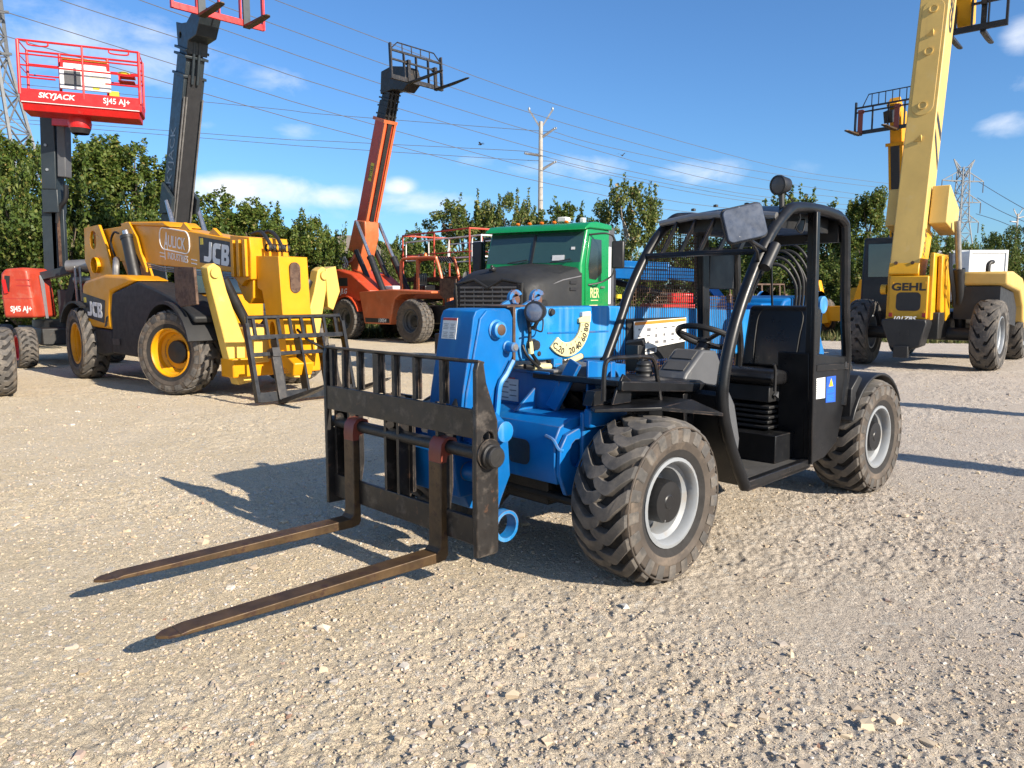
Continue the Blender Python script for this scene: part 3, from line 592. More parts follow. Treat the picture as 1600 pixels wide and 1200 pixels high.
def pole(px, top, Y, r, label, arms, peak):
    p = spot(px, top, Y); t = thing('utility_pole', label, 'utility pole', (p.x, Y, 0), 0, 'power poles')
    MB().tube([(0, 0, -.2), (0, 0, p.z * .5), (0, 0, p.z)], [r * 1.25, r, r * .75], 12).build('pole', 'concrete', t)
    for (s, dz, ln, up) in arms:
        mb = MB(); mb.tube([(s * r * .6, 0, p.z - dz), (s * ln, 0, p.z - dz + up)], [.16, .11], 8)
        a = mb.build('arm', 'dull_steel', t); MB().lathe([(.05, -.1), (.16, 0), (.10, .1), (.16, .18), (.05, .3)], (s * ln, 0, p.z - dz + up), (s * .9, 0, .3), 10).build('insulator', 'galv', a)
    for s in (-1, 1):
        a = MB().bar((s * r * .5, 0, p.z - .5), (s * peak, 0, p.z + peak * .95), .16, .16).build('arm', 'dull_steel', t); MB().ball((s * peak, 0, p.z + peak * .95 + .1), .13, .13, .22, 8, 6).build('insulator', 'galv', a)
pole(845, 190, 85, .28, 'tall grey utility pole behind the green truck roof', [(1, 1.6, 1.45, .85), (-1, 3.5, 1.5, .15), (1, 5.0, 1.45, .75)], 1.25)
pole(1590.5, 334, 170, .26, 'distant utility pole at the right edge', [(1, .9, 1.4, .3), (-1, 1.8, 1.4, .15)], .9)
def wire(label, pts, y0, y1, x0, x1, r, group='overhead power lines', sag=0):
    """pts: seen pixels; distance runs from y0 (at x0) to y1 (at x1) as along a straight span"""
    P = []
    for (px, py) in pts:
        f = (px - x0) / (x1 - x0); iy = 1 / y0 + (1 / y1 - 1 / y0) * f; P.append(spot(px, py, 1 / max(iy, .004)))
    o = MB().tube(curve_pts(P, 5), r, 5).build('power_line', 'wire'); tag(o, label, 'power line', group); return o
A = dict(y0=46, y1=150, x0=0, x1=1495)
w6 = [('highest of the six steep overhead lines, crossing the top edge right of the red carriage', [(330, -38), (430, 0), (536, 40), (610, 68), (780, 133), (960, 191), (1211, 260), (1340, 281), (1470, 296)]),
 ('second highest of the six steep overhead lines, passing behind the high black forks', [(150, -85), (322, -2), (372, 18), (420, 35), (500, 64), (611, 104), (780, 161), (960, 215), (1140, 260), (1340, 289), (1468, 300)]),
 ('third highest of the six steep overhead lines, starting right of the red basket', [(60, -62), (218, 0), (420, 71), (500, 99), (640, 146), (780, 190), (960, 243), (1025, 260), (1206, 297), (1465, 322)]),
 ('fourth highest of the six steep overhead lines, starting above the red basket', [(-30, -48), (94, 0), (286, 62), (420, 106), (500, 132), (780, 216), (960, 262), (1206, 309), (1466, 330)]),
 ('fifth highest of the six steep overhead lines, entering above the basket', [(-60, -4), (0, 16), (273, 101), (420, 147), (500, 171), (780, 249), (934, 287), (1125, 324), (1465, 350)]),
 ('lowest of the six steep overhead lines, passing just behind the basket rail', [(-60, 36), (0, 54), (270, 132), (420, 175), (500, 197), (780, 269), (934, 303), (1100, 334), (1465, 362)])]
for lab, pts in w6: wire(lab, pts, r=.029, **A)
B = dict(y0=85, y1=85, x0=0, x1=1000)
for lab, pts in (('faint upper level line running to the pole from the left', [(-40, 126), (13, 130), (420, 169), (500, 178), (780, 200), (862, 206)]), ('faint middle level line running to the pole arm from the left', [(-40, 181), (24, 186), (420, 216), (500, 220), (780, 234), (824, 237)]), ('faint lowest level line running to the pole from the left', [(-40, 186), (26, 192), (420, 224), (500, 230), (780, 248), (864, 252)])):
    wire(lab, pts, r=.030, **B)
C_ = dict(y0=85, y1=170, x0=850, x1=1590)
for lab, pts in (('faint line leaving the pole to the right at its upper arm', [(866, 206), (960, 232), (1206, 283), (1400, 312)]), ('faint line leaving the pole to the right at its middle arm', [(824, 237), (960, 271), (1206, 315), (1400, 334)]), ('faint line leaving the pole to the right at its lowest arm', [(866, 252), (960, 275), (1150, 312), (1400, 340)])):
    wire(lab, pts, r=.030, **C_)
D_ = dict(y0=150, y1=120, x0=1530, x1=1600)
for lab, pts in (('line falling from the upper tower arm to the right edge', [(1529, 284), (1560, 303), (1600, 326), (1640, 347)]), ('line falling from the middle tower arm to the right edge', [(1527, 309), (1560, 328), (1600, 346), (1640, 362)]), ('line falling from the lowest tower arm to the right edge', [(1525, 334), (1560, 345), (1600, 362), (1640, 378)])):
    wire(lab, pts, r=.05, **D_)
# two birds in the air by the pole
def bird(px, py, Y, lab, rz):
    p = spot(px, py, Y); mb = MB(); mb.ball((0, 0, 0), .13, .05, .05, 8, 6); mb.ball((.17, 0, .03), .05, .045, .045, 6, 5); mb.prism([(-.3, -.05), (-.3, .05), (-.12, .02), (-.12, -.02)], -.005, .005, 'z')
    for s in (-1, 1): mb.add([(.08, s * .04, .03), (-.08, s * .04, .03), (-.10, s * .22, .16), (.05, s * .24, .17), (-.12, s * .42, .10)], [(0, 1, 2, 3), (3, 2, 4)])
    o = mb.build('bird', 'ink'); put(o, p, (0, 0, rz)); tag(o, lab, 'bird', 'birds in the air')
bird(972, 243, 60, 'small dark bird in flight above the open crowned tree', 1.1); bird(751, 226, 60, 'small dark bird in flight left of the utility pole', 2.6)

# ------------------------------------------------------------------ house and trailers far behind
pH = spot(560, 378, 66)
h = thing('house', 'house with grey shingle roof behind the bushes and the orange boom', 'house', (pH.x, 66, 0), R(14))
MB().span((-4.6, 0, 0), (4.6, 6, pH.z - 1.7)).build('wall', 'brickwall', h)
mb = MB(); mb.prism([(-5.0, pH.z - 1.75), (5.0, pH.z - 1.75), (1.0, pH.z + .5), (-1.8, pH.z + .5)], -.5, 6.5, 'y'); mb.build('roof', 'roof', h)
for x in (-2.4, 1.6):
    f = MB().span((x - .6, -.06, 1.2), (x + .6, .02, 2.6)).build('window', 'white', h); MB().span((x - .5, -.09, 1.3), (x + .5, -.065, 2.5)).build('pane', 'glass', f)
def trailer(px0, px1, top, bot, Y, m, lab, rz, door=False):
    a, b = spot(px0, top, Y), spot(px1, top, Y); zb = 1.15; w = b.x - a.x
    t = thing('box_trailer', lab, 'trailer', ((a.x + b.x) / 2, Y, 0), rz, 'box trailers parked behind')
    MB().span((-w / 2, 0, zb), (w / 2, 7.5, a.z)).build('body', m, t, bevel=.05)
    mb = MB()
    for x in (-w / 2, w / 2): mb.span((x - .06, -.05, zb), (x + .06, .06, a.z + .05))
    mb.span((-w / 2 + .07, -.05, a.z - .12), (w / 2 - .07, .06, a.z + .05)); mb.span((-w / 2 + .07, -.05, zb - .1), (w / 2 - .07, .06, zb + .1)); mb.build('frame', m if door else 'galv', t)
    mb = MB(); mb.span((-w / 2 + .3, .1, .85), (w / 2 - .3, 7.3, zb - .11)); mb.span((-w / 2 + .2, -.02, .5), (w / 2 - .2, .08, .62)); mb.build('chassis', 'black_plain', t)
    for x in (-w / 2 + .25, w / 2 - .25):
        for y in (1.6, 5.6): MB().lathe([(0, -.13), (.5, -.13), (.52, 0), (.5, .13), (0, .13)], (x, y, .52), (1, 0, 0), 24).build('wheel', 'rubber', t)
    return t
trailer(1466, 1517, 392, 440, 47, 'galv', 'grey box trailer with dark roof left of the white one', R(-3)); trailer(1517.5, 1573, 392, 440, 45, 'white', 'plain white box trailer at the right', R(-3), True)
# ------------------------------------------------------------------ the small blue telehandler in front
VY = R(-136.5)
def blue_machine():
    t = thing('compact_telehandler', 'small blue telehandler with open black cab and long rusty forks on the ground', 'telehandler', (0.211, 4.529, -.010), VY)
    wheel_set(t, [(0, .74, .438, 0), (0, -.80, .438, 0), (-2.69, .73, .438, 0), (-2.69, -.80, .438, 0)], .438, .375, .226, N=21, lug=.098, hub_r=.112, hub_out=.37, thick=.255, dish=-.12)
    # --- frame
    mb = MB(); prof = [(.34, .50), (.36, .60), (.36, .74), (.32, .81), (.24, .845), (-.02, .85), (-.10, .80), (-.10, .50)]
    mb.prism(prof, -.52, .40, 'y'); fr = mb.build('front_frame', 'blue', t, bevel=.006)
    hp = slot(.24, .66, .13, .11)
    mb = MB(); pl = [(.30, .44), (.355, .56), (.35, .70), (.30, .77), (.12, .82), (.0, .90), (-.10, 1.02), (-.30, 1.02), (-.30, .60), (-.05, .50), (.10, .42)]
    for y in (.405, -.55): mb.prism(pl, y, y + .028, 'y', [circ(.22, .66, .055, 14, .075)])
    mb.build('side_plate', 'blue', t, bevel=.005)
    MB().prism(slot(.13, .65, .17, .14, 6, .04), .362, .366, 'x').build('access_hole', 'grease', t)
    MB().tube(curve_pts([(.355, .33, .76), (.36, .39, .745), (.352, .42, .70), (.33, .435, .69)], 5), .009, 6).build('weld_strip', 'blue_faded', t)
    mb = MB(); mb.cyl((-2.69, -.62, .425), (-2.69, .62, .425), .085, 18); mb.box((-2.69, 0, .43), (.3, .34, .26)); mb.build('axle', 'grease', t, bevel=.01)
    mb = MB(); mb.cyl((0, -.62, .425), (0, .62, .425), .085, 18); mb.box((0, -.02, .43), (.30, .34, .26)); mb.cyl((.02, .30, .42), (.02, .46, .42), .13, 18); mb.cyl((.02, -.54, .42), (.02, -.38, .42), .13, 18); mb.cyl((.13, -.35, .36), (.13, .38, .36), .03, 10)
    mb.build('axle', 'grease', t, bevel=.01)
    mb = MB(); mb.span((-3.0, -.40, .40), (.10, -.02, .70)); mb.span((-.85, -.02, .44), (-.10, .42, .78)); mb.span((-3.05, .02, .48), (-1.9, .45, .85)); mb.build('chassis', 'grease', t, bevel=.01)
    mb = MB(); mb.span((.06, -.40, .846), (.075, .16, 1.05)); mb.bar((.10, .13, .86), (.02, .24, 1.13), .025, .09, (0, 1, 0)); mb.prism([(.10, .846), (.26, .846), (.10, .97)], -.02, 0, 'y'); mb.span((.05, -.38, 1.05), (.09, .10, 1.065)); mb.span((-.24, .10, .84), (-.2, .32, 1.12))
    mb.prism([(.0, .86), (.0, 1.14), (-.34, 1.10), (-.34, .86)], .30, .315, 'y', [slot(-.22, .99, .12, .16)]); mb.build('bracket_panel', 'blue', t, bevel=.004)
    mb = MB()
    for i in range(7): mb.bar((-.17 - .018 * i, .29, .915), (-.17 - .018 * i, .29, 1.065), .004, .004)
    for i in range(9): mb.bar((-.165, .291, .92 + .018 * i), (-.275, .291, .92 + .018 * i), .004, .004)
    mb.build('grille', 'galv', t)
    l = MB().span((.0765, -.33, .865), (.0785, -.17, 1.0)).build('label', 'label', t)
    mb = MB()
    for i in range(7): mb.span((.079, -.315 + (i % 2) * .07, .88 + .016 * i), (.0795, -.255 + (i % 2) * .07, .886 + .016 * i))
    mb.build('print', 'inkgrey', l)
    MB().span((.0765, -.29, 1.0), (.0785, -.2, 1.008)).build('label_edge', 'inkred', l)
    mb = MB(); mb.span((-.13, .45, .80), (.19, .50, .90)); mb.span((-.13, .42, .58), (.19, .45, .88)); mb.build('fender_bracket', 'blue', t, bevel=.01)
    # --- boom
    hd = [(.30, 1.432), (.48, 1.432), (.52, 1.42), (.538, 1.385), (.555, 1.28), (.585, 1.13), (.615, .98), (.64, .80), (.655, .62), (.64, .45), (.58, .33), (.50, .30), (.45, .36), (.435, .50), (.40, .67), (.37, .86), (.345, 1.0), (.30, 1.07), (.26, 1.12), (.243, 1.16), (.243, 1.38), (.262, 1.42)]
    b = MB(); b.prism(hd, -.33, -.045, 'y'); head = b.build('boom_head', 'blue', t, bevel=.005)
    b = MB()
    for y0, y1 in ((-.045, -.032), (-.343, -.33)):
        b.prism([(.31, 1.425), (.45, 1.425), (.50, 1.38), (.56, 1.13), (.60, .98), (.625, .80), (.62, .66), (.52, .66), (.47, .80), (.41, .95), (.36, 1.05), (.29, 1.14), (.265, 1.2), (.265, 1.38)], y0, y1, 'y')
    b.build('head_side_plate', 'blue', head, bevel=.006)
    b = MB(); b.tube(curve_pts([(.262, -.022, 1.135), (.315, -.022, 1.06), (.365, -.022, 1.0), (.385, -.022, .86), (.42, -.022, .66)], 6), .017, 6); b.build('head_rib', 'blue_faded', head)
    for (x, z, r, l_) in ((.385, 1.315, .045, .045), (.30, 1.215, .028, .07)):
        p_ = MB().lathe([(r * 1.25, -.01), (r * 1.25, .012), (r, .016), (r, l_), (r * .8, l_ + .006), (0, l_ + .006)], (x, -.036, z), (0, 1, 0), 20).build('pivot_pin', 'blue_faded', head)
        MB().lathe([(r * .7, l_ + .007), (r * .6, l_ + .010), (0, l_ + .010)], (x, -.036, z), (0, 1, 0), 16).build('pin_face', 'rusty' if r > .03 else 'dull_steel', p_)
    lb = MB().bar((.5605, -.235, 1.262), (.5425, -.235, 1.38), .125, .003, (1, 0, .2)).build('label', 'label', head)
    fx = lambda z: .5605 - (z - 1.262) * .018 / .118 + .0025
    mb = MB()
    for i in range(2):
        for j in range(2):
            z0 = 1.270 + .046 * i
            for q in range(4): zz = z0 + .009 * q; mb.bar((fx(zz), -.265 + .06 * j, zz), (fx(zz + .004), -.265 + .06 * j, zz + .004), .044 if q != 2 else .03, .002, (1, 0, .2))
    mb.build('print', 'inkpale', lb)
    MB().bar((fx(1.366), -.235, 1.366), (fx(1.379), -.235, 1.379), .122, .002, (1, 0, .2)).build('label_header', 'inkred', lb)
    b = MB(); b.prism([(.222, 1.434), (.222, 1.126), (-.60, 1.10), (-2.75, 1.02), (-2.75, 1.38), (-.65, 1.436)], -.315, -.052, 'y'); bm_ = b.build('boom', 'blue_faded', t, bevel=.012)
    b = MB(); b.prism([(.2425, 1.44), (.2425, 1.12), (.2235, 1.12), (.2235, 1.44)], -.328, -.040, 'y'); b.prism([(.262, 1.445), (.262, 1.434), (.05, 1.44), (.05, 1.452)], -.30, -.07, 'y'); b.build('boom_collar', 'rusty', bm_, bevel=.003)
    b = MB(); b.prism([(-.05, 1.285), (-.62, 1.278), (-.62, 1.268), (-.05, 1.275)], -.052, -.048, 'y'); b.build('weld_seam', 'blue', bm_)
    b = MB()
    for (x, z, r, l_) in ((-.08, 1.405, .018, .02), (.09, 1.215, .03, .05), (.02, 1.16, .012, .006)): MB().lathe([(r * 1.3, 0), (r * 1.3, l_ * .4), (r, l_ * .5), (r, l_), (0, l_)], (x, -.052, z), (0, 1, 0), 14).build('boom_fitting', 'grease', bm_)
    # lifting lugs
    for y in (-.085, -.275):
        out = [(.13, 1.40), (.075, 1.46)] + arc(.005, 1.478, .058, 150, -35, 9) + [(.045, 1.42), (.02, 1.38)]
        b = MB(); b.prism([(.16, 1.434), (.075, 1.472)] + arc(.005, 1.482, .058, 150, -30, 9) + [(.0, 1.434)], y - .014, y + .014, 'y', [circ(.008, 1.478, .034, 14)]); b.build('lifting_lug', 'lug', bm_, bevel=.004)
    # angle gauge
    gx, gz = -.215, 1.335
    ga = arc(gx, gz, .205, 172, 317, 16) + arc(gx, gz, .118, 317, 180, 14)
    g = MB(); g.prism(ga, -.052, -.034, 'y'); g.prism([(-.405, 1.40), (-.315, 1.36), (-.315, 1.335), (-.42, 1.335), (-.425, 1.39)], -.0525, -.030, 'y'); gg = g.build('angle_gauge', 'cream', bm_, bevel=.004)
    g = MB(); g.prism([(-.34, 1.40), (-.415, 1.405), (-.415, 1.38), (-.34, 1.375)], -.0525, -.028, 'y'); g.build('gauge_tab', 'label', gg)
    for tx, a in (('80', 190), ('60', 212), ('40', 236), ('20', 258), ('C,20', 300)):
        ar = R(a); c = (gx + .172 * math.cos(ar), -.0335, gz + .172 * math.sin(ar)); text(tx, .055, 'ink', gg, c, (math.sin(ar) * 1, 0, -math.cos(ar)), (-math.cos(ar), 0, -math.sin(ar)) if False else (math.cos(ar) * -1, 0, math.sin(ar) * -1), bold=.015)
    for a in range(186, 310, 9):
        ar = R(a); MB().bar((gx + .125 * math.cos(ar), -.0335, gz + .125 * math.sin(ar)), (gx + .14 * math.cos(ar), -.0335, gz + .14 * math.sin(ar)), .004, .001, (0, 1, 0)).build('tick_mark', 'ink', gg) if a % 18 == 6 else None
    # lower hose bundle
    g = MB(); g.tube(curve_pts([(.16, -.03, 1.095), (.02, -.02, 1.085), (-.18, -.02, 1.095), (-.34, -.03, 1.13)], 6), .016, 8); g.tube(curve_pts([(.17, -.01, 1.42), (.15, 0, 1.3), (.15, .0, 1.2), (.06, -.01, 1.10)], 6), .011, 8); g.tube(curve_pts([(.19, -.02, 1.22), (.16, .0, 1.15), (.02, .0, 1.06), (-.1, -.02, 1.08)], 6), .009, 8)
    hz = g.build('hydraulic_hose', 'hose', t)
    g = MB(); g.cyl((.10, -.02, 1.088), (-.04, -.02, 1.083), .019, 10); g.cyl((-.20, -.02, 1.098), (-.33, -.03, 1.128), .019, 10); g.cyl((.15, 0, 1.24), (.14, 0, 1.17), .017, 8); g.build('hose_end', 'cream', hz)
    g = MB(); g.box((-.085, -.005, 1.105), (.075, .02, .05)); g.box((-.085, -.005, 1.07), (.045, .025, .05)); g.build('hose_clamp', 'blue_faded', hz)
    g = MB()
    for i in range(4): g.tube(curve_pts([(.05 - .05 * i, -.10 - .03 * i, 1.10), (.02 - .05 * i, -.06, 1.02 - .02 * i), (-.08 - .05 * i, .0 + .02 * i, .98), (-.20 - .04 * i, .06, .90), (-.30, .08, .80)], 5), .012, 6)
    g.build('hydraulic_hose', 'hose', t)
    MB().span((.03, -.36, 1.066), (.085, .13, 1.078)).build('bracket_edge', 'dull_steel', t)
    for y in (-.30, .0, .12): MB().lathe([(.018, 0), (.018, .01), (.008, .012), (.008, .03), (0, .03)], (.0, y, .85), (0, 0, 1), 8).build('bolt_head', 'dull_steel', t)
    # boom work lamp
    w = sub('work_lamp', t, (.150, .045, 1.412), (0, 0, R(28)))
    MB().lathe([(.034, -.085), (.048, -.07), (.056, -.02), (.062, .0), (.062, .022), (.052, .024)], (0, 0, 0), (1, 0, 0), 24).build('housing', 'black_plain', w)
    MB().lathe([(.053, .018), (.03, .026), (0, .028)], (0, 0, 0), (1, 0, 0), 20).build('lens', 'lens', w)
    MB().tube([(-.05, 0, -.05), (-.05, -.02, -.09), (-.06, -.06, -.10)], .012, 8).build('stem', 'black_plain', w)
    MB().tube(curve_pts([(-.075, .0, .0), (-.12, .01, -.05), (-.10, .01, -.115), (-.02, 0, -.105), (.03, 0, -.10)], 6), .005, 6).build('cable', 'hose', w)
    # coupler between boom head and fork carriage
    k = MB()
    cp = [(.66, .90), (.60, .90), (.545, .85), (.515, .74), (.50, .55), (.57, .42), (.60, .34), (.66, .32), (.73, .40), (.74, .80)]
    for y in (.17, -.60): k.prism(cp, y, y + .04, 'y')
    k.cyl((.62, -.62, .80), (.62, .235, .80), .045, 16); k.cyl((.64, -.60, .56), (.64, .20, .56), .05, 16); k.prism([(.48, .42), (.70, .42), (.74, .66), (.62, .72), (.50, .62)], -.42, .02, 'y')
    cpl = k.build('coupler', 'blue', t, bevel=.008)
    MB().lathe([(.055, .19), (.055, .262), (.035, .27), (0, .27)], (.585, 0, .80), (0, 1, 0), 16).build('coupler_pin', 'blue_faded', cpl)
    k = MB(); k.lathe([(.078, -.02), (.086, 0), (.086, .05), (.066, .05), (.066, -.02)], (.555, .19, .285), (0, 1, 0), 24); k.build('coupler_ring', 'blue_faded', cpl)
    MB().cyl((.57, -.10, .95), (.70, -.12, .62), .045, 14).build('tilt_cylinder', 'grease', t)
    # --- fork carriage
    ca = sub('fork_carriage', t)
    spf = [(.916, .235), (.916, 1.155), (.905, 1.19), (.885, 1.20), (.868, 1.185), (.852, 1.09), (.800, .955), (.780, .90), (.774, .56), (.774, .25), (.79, .235)]
    for y in (.385, -1.005): MB().prism(spf, y, y + .03, 'y', [slot(.842, .775, .072, .155)]).build('side_plate', 'carriage', ca, bevel=.005)
    r_ = MB(); r_.prism([(.868, 1.178), (.905, 1.19), (.905, 1.204), (.862, 1.192)], -1.005, .415, 'y'); r_.build('top_rail', 'carriage', ca, bevel=.003)
    r_ = MB(); r_.span((.893, -.974, .822), (.911, .384, .965)); r_.build('upper_plate', 'carriage', ca, bevel=.003)
    for y, wd in ((-.93, .05), (-.795, .045), (-.635, .045), (-.455, .10), (-.285, .05), (-.095, .055), (.13, .055)): MB().span((.872, y - wd / 2 * .5, .966), (.905, y + wd / 2 * .5, 1.184)).span((.872, y - wd / 2, .966), (.882, y + wd / 2, 1.184)).build('backrest_bar', 'carriage', ca)
    r_ = MB(); r_.cyl((.842, -1.03, .735), (.842, .43, .735), .033, 20); sh = r_.build('fork_shaft', 'grease', ca)
    r_ = MB(); r_.lathe([(.058, .418), (.060, .445), (.052, .452), (.052, .475), (.046, .482), (0, .482)], (.842, 0, .735), (0, 1, 0), 22); r_.build('shaft_cap', 'grease', sh)
    r_ = MB(); r_.lathe([(.075, .416), (.075, .426), (.05, .426)], (.842, 0, .745), (0, 1, 0), 20); r_.build('slot_rim', 'carriage', ca)
    r_ = MB(); r_.span((.850, -.974, .275), (.872, .384, .415)); r_.build('lower_plate', 'carriage', ca, bevel=.004)
    gp = [(.872, .82), (.872, .415), (.80, .36), (.775, .50), (.775, .90), (.83, .96), (.872, .966)]
    for y in (-.95, -.80, -.42, -.30, .05, .34): MB().prism(gp, y - .011, y + .011, 'y', [circ(.835, .84, .03, 10)]).build('gusset_plate', 'carriage', ca)
    r_ = MB(); r_.span((.780, -.46, .42), (.80, -.26, .96)); r_.span((.780, -.96, .42), (.80, -.84, .93)); r_.build('back_plate', 'carriage', ca)
    for y in (.072, -.752):
        f = sub('fork', t, (0, y, 0)); q = MB(); w = .052
        q.prism([(.866, .66), (.905, .66), (.908, .25), (.915, .215), (.935, .196), (2.18, .178), (2.22, .172), (2.22, .160), (1.6, .147), (.92, .142), (.875, .150), (.862, .175)], [-w] * 12, [w] * 12, 'y')
        o_ = q.build('fork_blade', 'fork', f, bevel=.004)
        me = o_.data
        q = MB(); q.prism([(2.22, -w), (2.26, -w * .80), (2.295, -.012), (2.30, 0), (2.295, .012), (2.26, w * .80), (2.22, w)], .160, .172, 'z'); q.build('fork_tip', 'fork', o_, bevel=.002)
        q = MB(); q.prism([(.868, .655), (.904, .655), (.906, .70), (.898, .755), (.872, .785), (.84, .79), (.80, .775), (.79, .735), (.81, .70), (.86, .69)], -.05, .05, 'y', [circ(.842, .738, .035, 12)]); q.build('fork_eye', 'fork_red', o_, bevel=.004)
    # --- cab
    fp = [(-.905, .345), (-.69, .68), (-.612, .955), (-.70, 1.28), (-.862, 1.575), (-1.07, 1.844), (-1.28, 2.01)]
    rf = [(-1.42, 2.052), (-1.75, 2.062), (-2.02, 2.04)]
    YN, YF = .80, -.05
    def prof_bar(mb, pts, y, w, h):
        P = [Vector((x, y, z)) for x, z in pts]
        for i in range(len(P) - 1): mb.bar(P[i], P[i + 1] + (P[i + 1] - P[i]).normalized() * .004, w, h, (0, 1, 0))
    cf = MB(); cf.tube(curve_pts([(x, YN, z) for x, z in fp + rf], 7), .036, 12); fr_ = cf.build('cab_frame', 'black', t)
    cf = MB(); cf.tube(curve_pts([(-.5, YF, .93)] + [(x, YF, z) for x, z in fp[3:] + rf], 7), .034, 12); cf.build('far_pillar', 'black', fr_)
    cf = MB(); cf.bar((-.90, YN, .355), (-1.72, YN, .372), .05, .06); cf.bar((-.90, YN + .01, .335), (-1.70, YN + .01, .352), .03, .03); cf.build('sill', 'black', fr_, bevel=.006)
    for y in (YN, YF): MB().bar((-1.745, y, .37 if y > 0 else .9), (-1.66, y, 2.045), .07 if y > 0 else .12, .055, (0, 1, 0)).bar((-1.70, y + .034, .37 if y > 0 else .9), (-1.615, y + .034, 2.04), .03, .03, (0, 1, 0)).build('door_post', 'black', fr_, bevel=.006)
    for y in (YN, YF): MB().tube(curve_pts([(-1.98, y, 2.05), (-2.10, y, 2.01), (-2.145, y, 1.92), (-2.21, y, 1.35), (-2.265, y, 1.04), (-2.22, y, .72)], 6), .034, 10).build('rear_post', 'black', fr_)
    for y in (.25, .55): MB().bar((-2.24, y, 1.05), (-2.13, y, 1.95), .012, .012).build('rear_guard_bar', 'black', fr_)
    MB().tube([(-2.14, YF, 1.94), (-2.15, YF + .06, 1.98), (-2.15, YN - .06, 1.98), (-2.14, YN, 1.94)], .026, 10).build('rear_bow', 'black', fr_)
    # roof: bowed sheet and ribs
    ro = MB(); ny = 8
    for s_ in range(ny):
        y0 = YF + (YN - YF) * s_ / ny; y1 = YF + (YN - YF) * (s_ + 1) / ny; b0 = .035 * math.sin(math.pi * s_ / ny); b1 = .035 * math.sin(math.pi * (s_ + 1) / ny)
        pr = [(-1.16, 1.995), (-1.30, 2.035), (-1.45, 2.058), (-1.8, 2.07), (-2.02, 2.055), (-2.13, 2.01)]
        vs = []
        for dz in (0, -.012):
            for (y, b_) in ((y0, b0), (y1, b1)): vs += [(x, y, z + b_ + dz) for x, z in pr]
        n = len(pr); fs = []
        for i in range(n - 1): fs += [(i, i + 1, n + i + 1, n + i), (2 * n + i, 3 * n + i, 3 * n + i + 1, 2 * n + i + 1)]
        fs += [(0, n, 3 * n, 2 * n), (n - 1, 3 * n - 1, 4 * n - 1, 2 * n - 1)]
        ro.add(vs, fs)
    rfo = ro.build('roof', 'black', t)
    MB().span((-2.15, YF + .02, 1.87), (-2.10, YN - .03, 2.015)).span((-2.05, YF + .05, 1.93), (-1.30, YN - .08, 2.03)).build('roof_liner', 'black_plain', rfo)
    MB().tube([(-1.165, YF, 1.992), (-1.165, .2, 2.02), (-1.165, .55, 2.02), (-1.165, YN, 1.985)], .022, 8).build('roof_lip', 'dull_steel', rfo)
    rb = MB(); rb.tube([(-.985, YF, 1.765), (-.97, .38, 1.768), (-.985, YN, 1.765)], .018, 8)
    for i in range(1, 6): y = YF + (YN - YF) * i / 6; rb.bar((-1.165, y, 1.995), (-.98, y, 1.765), .03, .012, (0, 1, 0))
    rb.build('roof_guard', 'black', t)
    for (x, y, z) in ((-1.3, .12, 2.075), (-1.32, .28, 2.09), (-1.3, .52, 2.08)): MB().lathe([(.016, 0), (.016, .014), (0, .018)], (x, y, z), (0, 0, 1), 8).build('roof_bolt', 'black_plain', rfo)
    # mesh screen on the boom side
    ms = MB(); n = 0
    def front_x(z):
        for (x0, z0), (x1, z1) in zip([(-.48, .93)] + fp[3:], fp[3:]):
            if z0 <= z <= z1: return x0 + (x1 - x0) * (z - z0) / (z1 - z0)
        return -1.28
    z = .96
    while z < 1.98: ms.bar((front_x(z) - .02, YF - .006, z), (-1.68, YF - .006, z), .0045, .0045); z += .0255
    x = -.52
    while x > -1.68:
        zt_ = 1.98
        for (x0, z0), (x1, z1) in zip([(-.48, .93)] + fp[3:], fp[3:]):
            if x1 <= x <= x0: zt_ = z0 + (z1 - z0) * (x - x0) / (x1 - x0)
        ms.bar((x, YF - .002, .95), (x, YF - .002, zt_), .0045, .0045); x -= .0255
    x = -1.76
    while x > -2.2: ms.bar((x, YF - .002, .95), (x, YF - .002, 1.5), .0045, .0045); x -= .0255
    z = .96
    while z < 1.5: ms.bar((-1.74, YF - .006, z), (-2.2, YF - .006, z), .0045, .0045); z += .0255
    ms.build('mesh_screen', 'rusty', t)
    MB().span((-2.13, YF - .02, 1.55), (-1.78, YF + .01, 1.86)).build('rear_side_board', 'black_plain', t, bevel=.006)
    # floor, tub and front cowl
    c = MB(); c.span((-1.72, -.04, .36), (-.86, YN - .03, .385)); c.build('floor_plate', 'dark_rim', t)
    c = MB(); c.prism([(.06, .88), (.06, 1.035), (-.74, .975), (-.66, .93), (-.70, .66), (-.86, .40), (-.86, .36), (-.70, .45), (-.25, .62)], .42, .46, 'y'); c.prism([(.06, .90), (.06, 1.02), (-.64, .97), (-.70, .66), (-.86, .40), (-.80, .38), (-.60, .62), (-.2, .80)], YF, YF + .03, 'y')
    c.prism([(-.60, .93), (-.62, .955), (-.70, .66), (-.88, .38), (-.86, .36), (-.67, .64)], .46, YN, 'y'); c.prism([(-.55, .62), (-.65, .64), (-.62, .955), (-.52, .93)], .46, .60, 'y'); c.build('tub', 'black', t, bevel=.006)
    c = MB(); c.prism([(.09, 1.02), (.09, 1.055), (-.70, 1.0), (-.95, .90), (-.95, .87), (-.70, .965)], YF + .01, .60, 'y'); c.build('cowl', 'black', t, bevel=.008)
    c = MB(); c.bar((.09, .615, 1.03), (-.72, .615, .955), .03, .055); c.bar((-.72, .62, .955), (-.63, YN - .02, .96), .03, .05); c.build('cowl_rail', 'black', t, bevel=.006)
    c = MB(); c.prism([(.13, .93), (.10, 1.0), (.04, 1.09), (-.03, 1.05), (-.03, .93)], .585, .60, 'y'); c.build('pillar_bracket', 'black', t, bevel=.004)
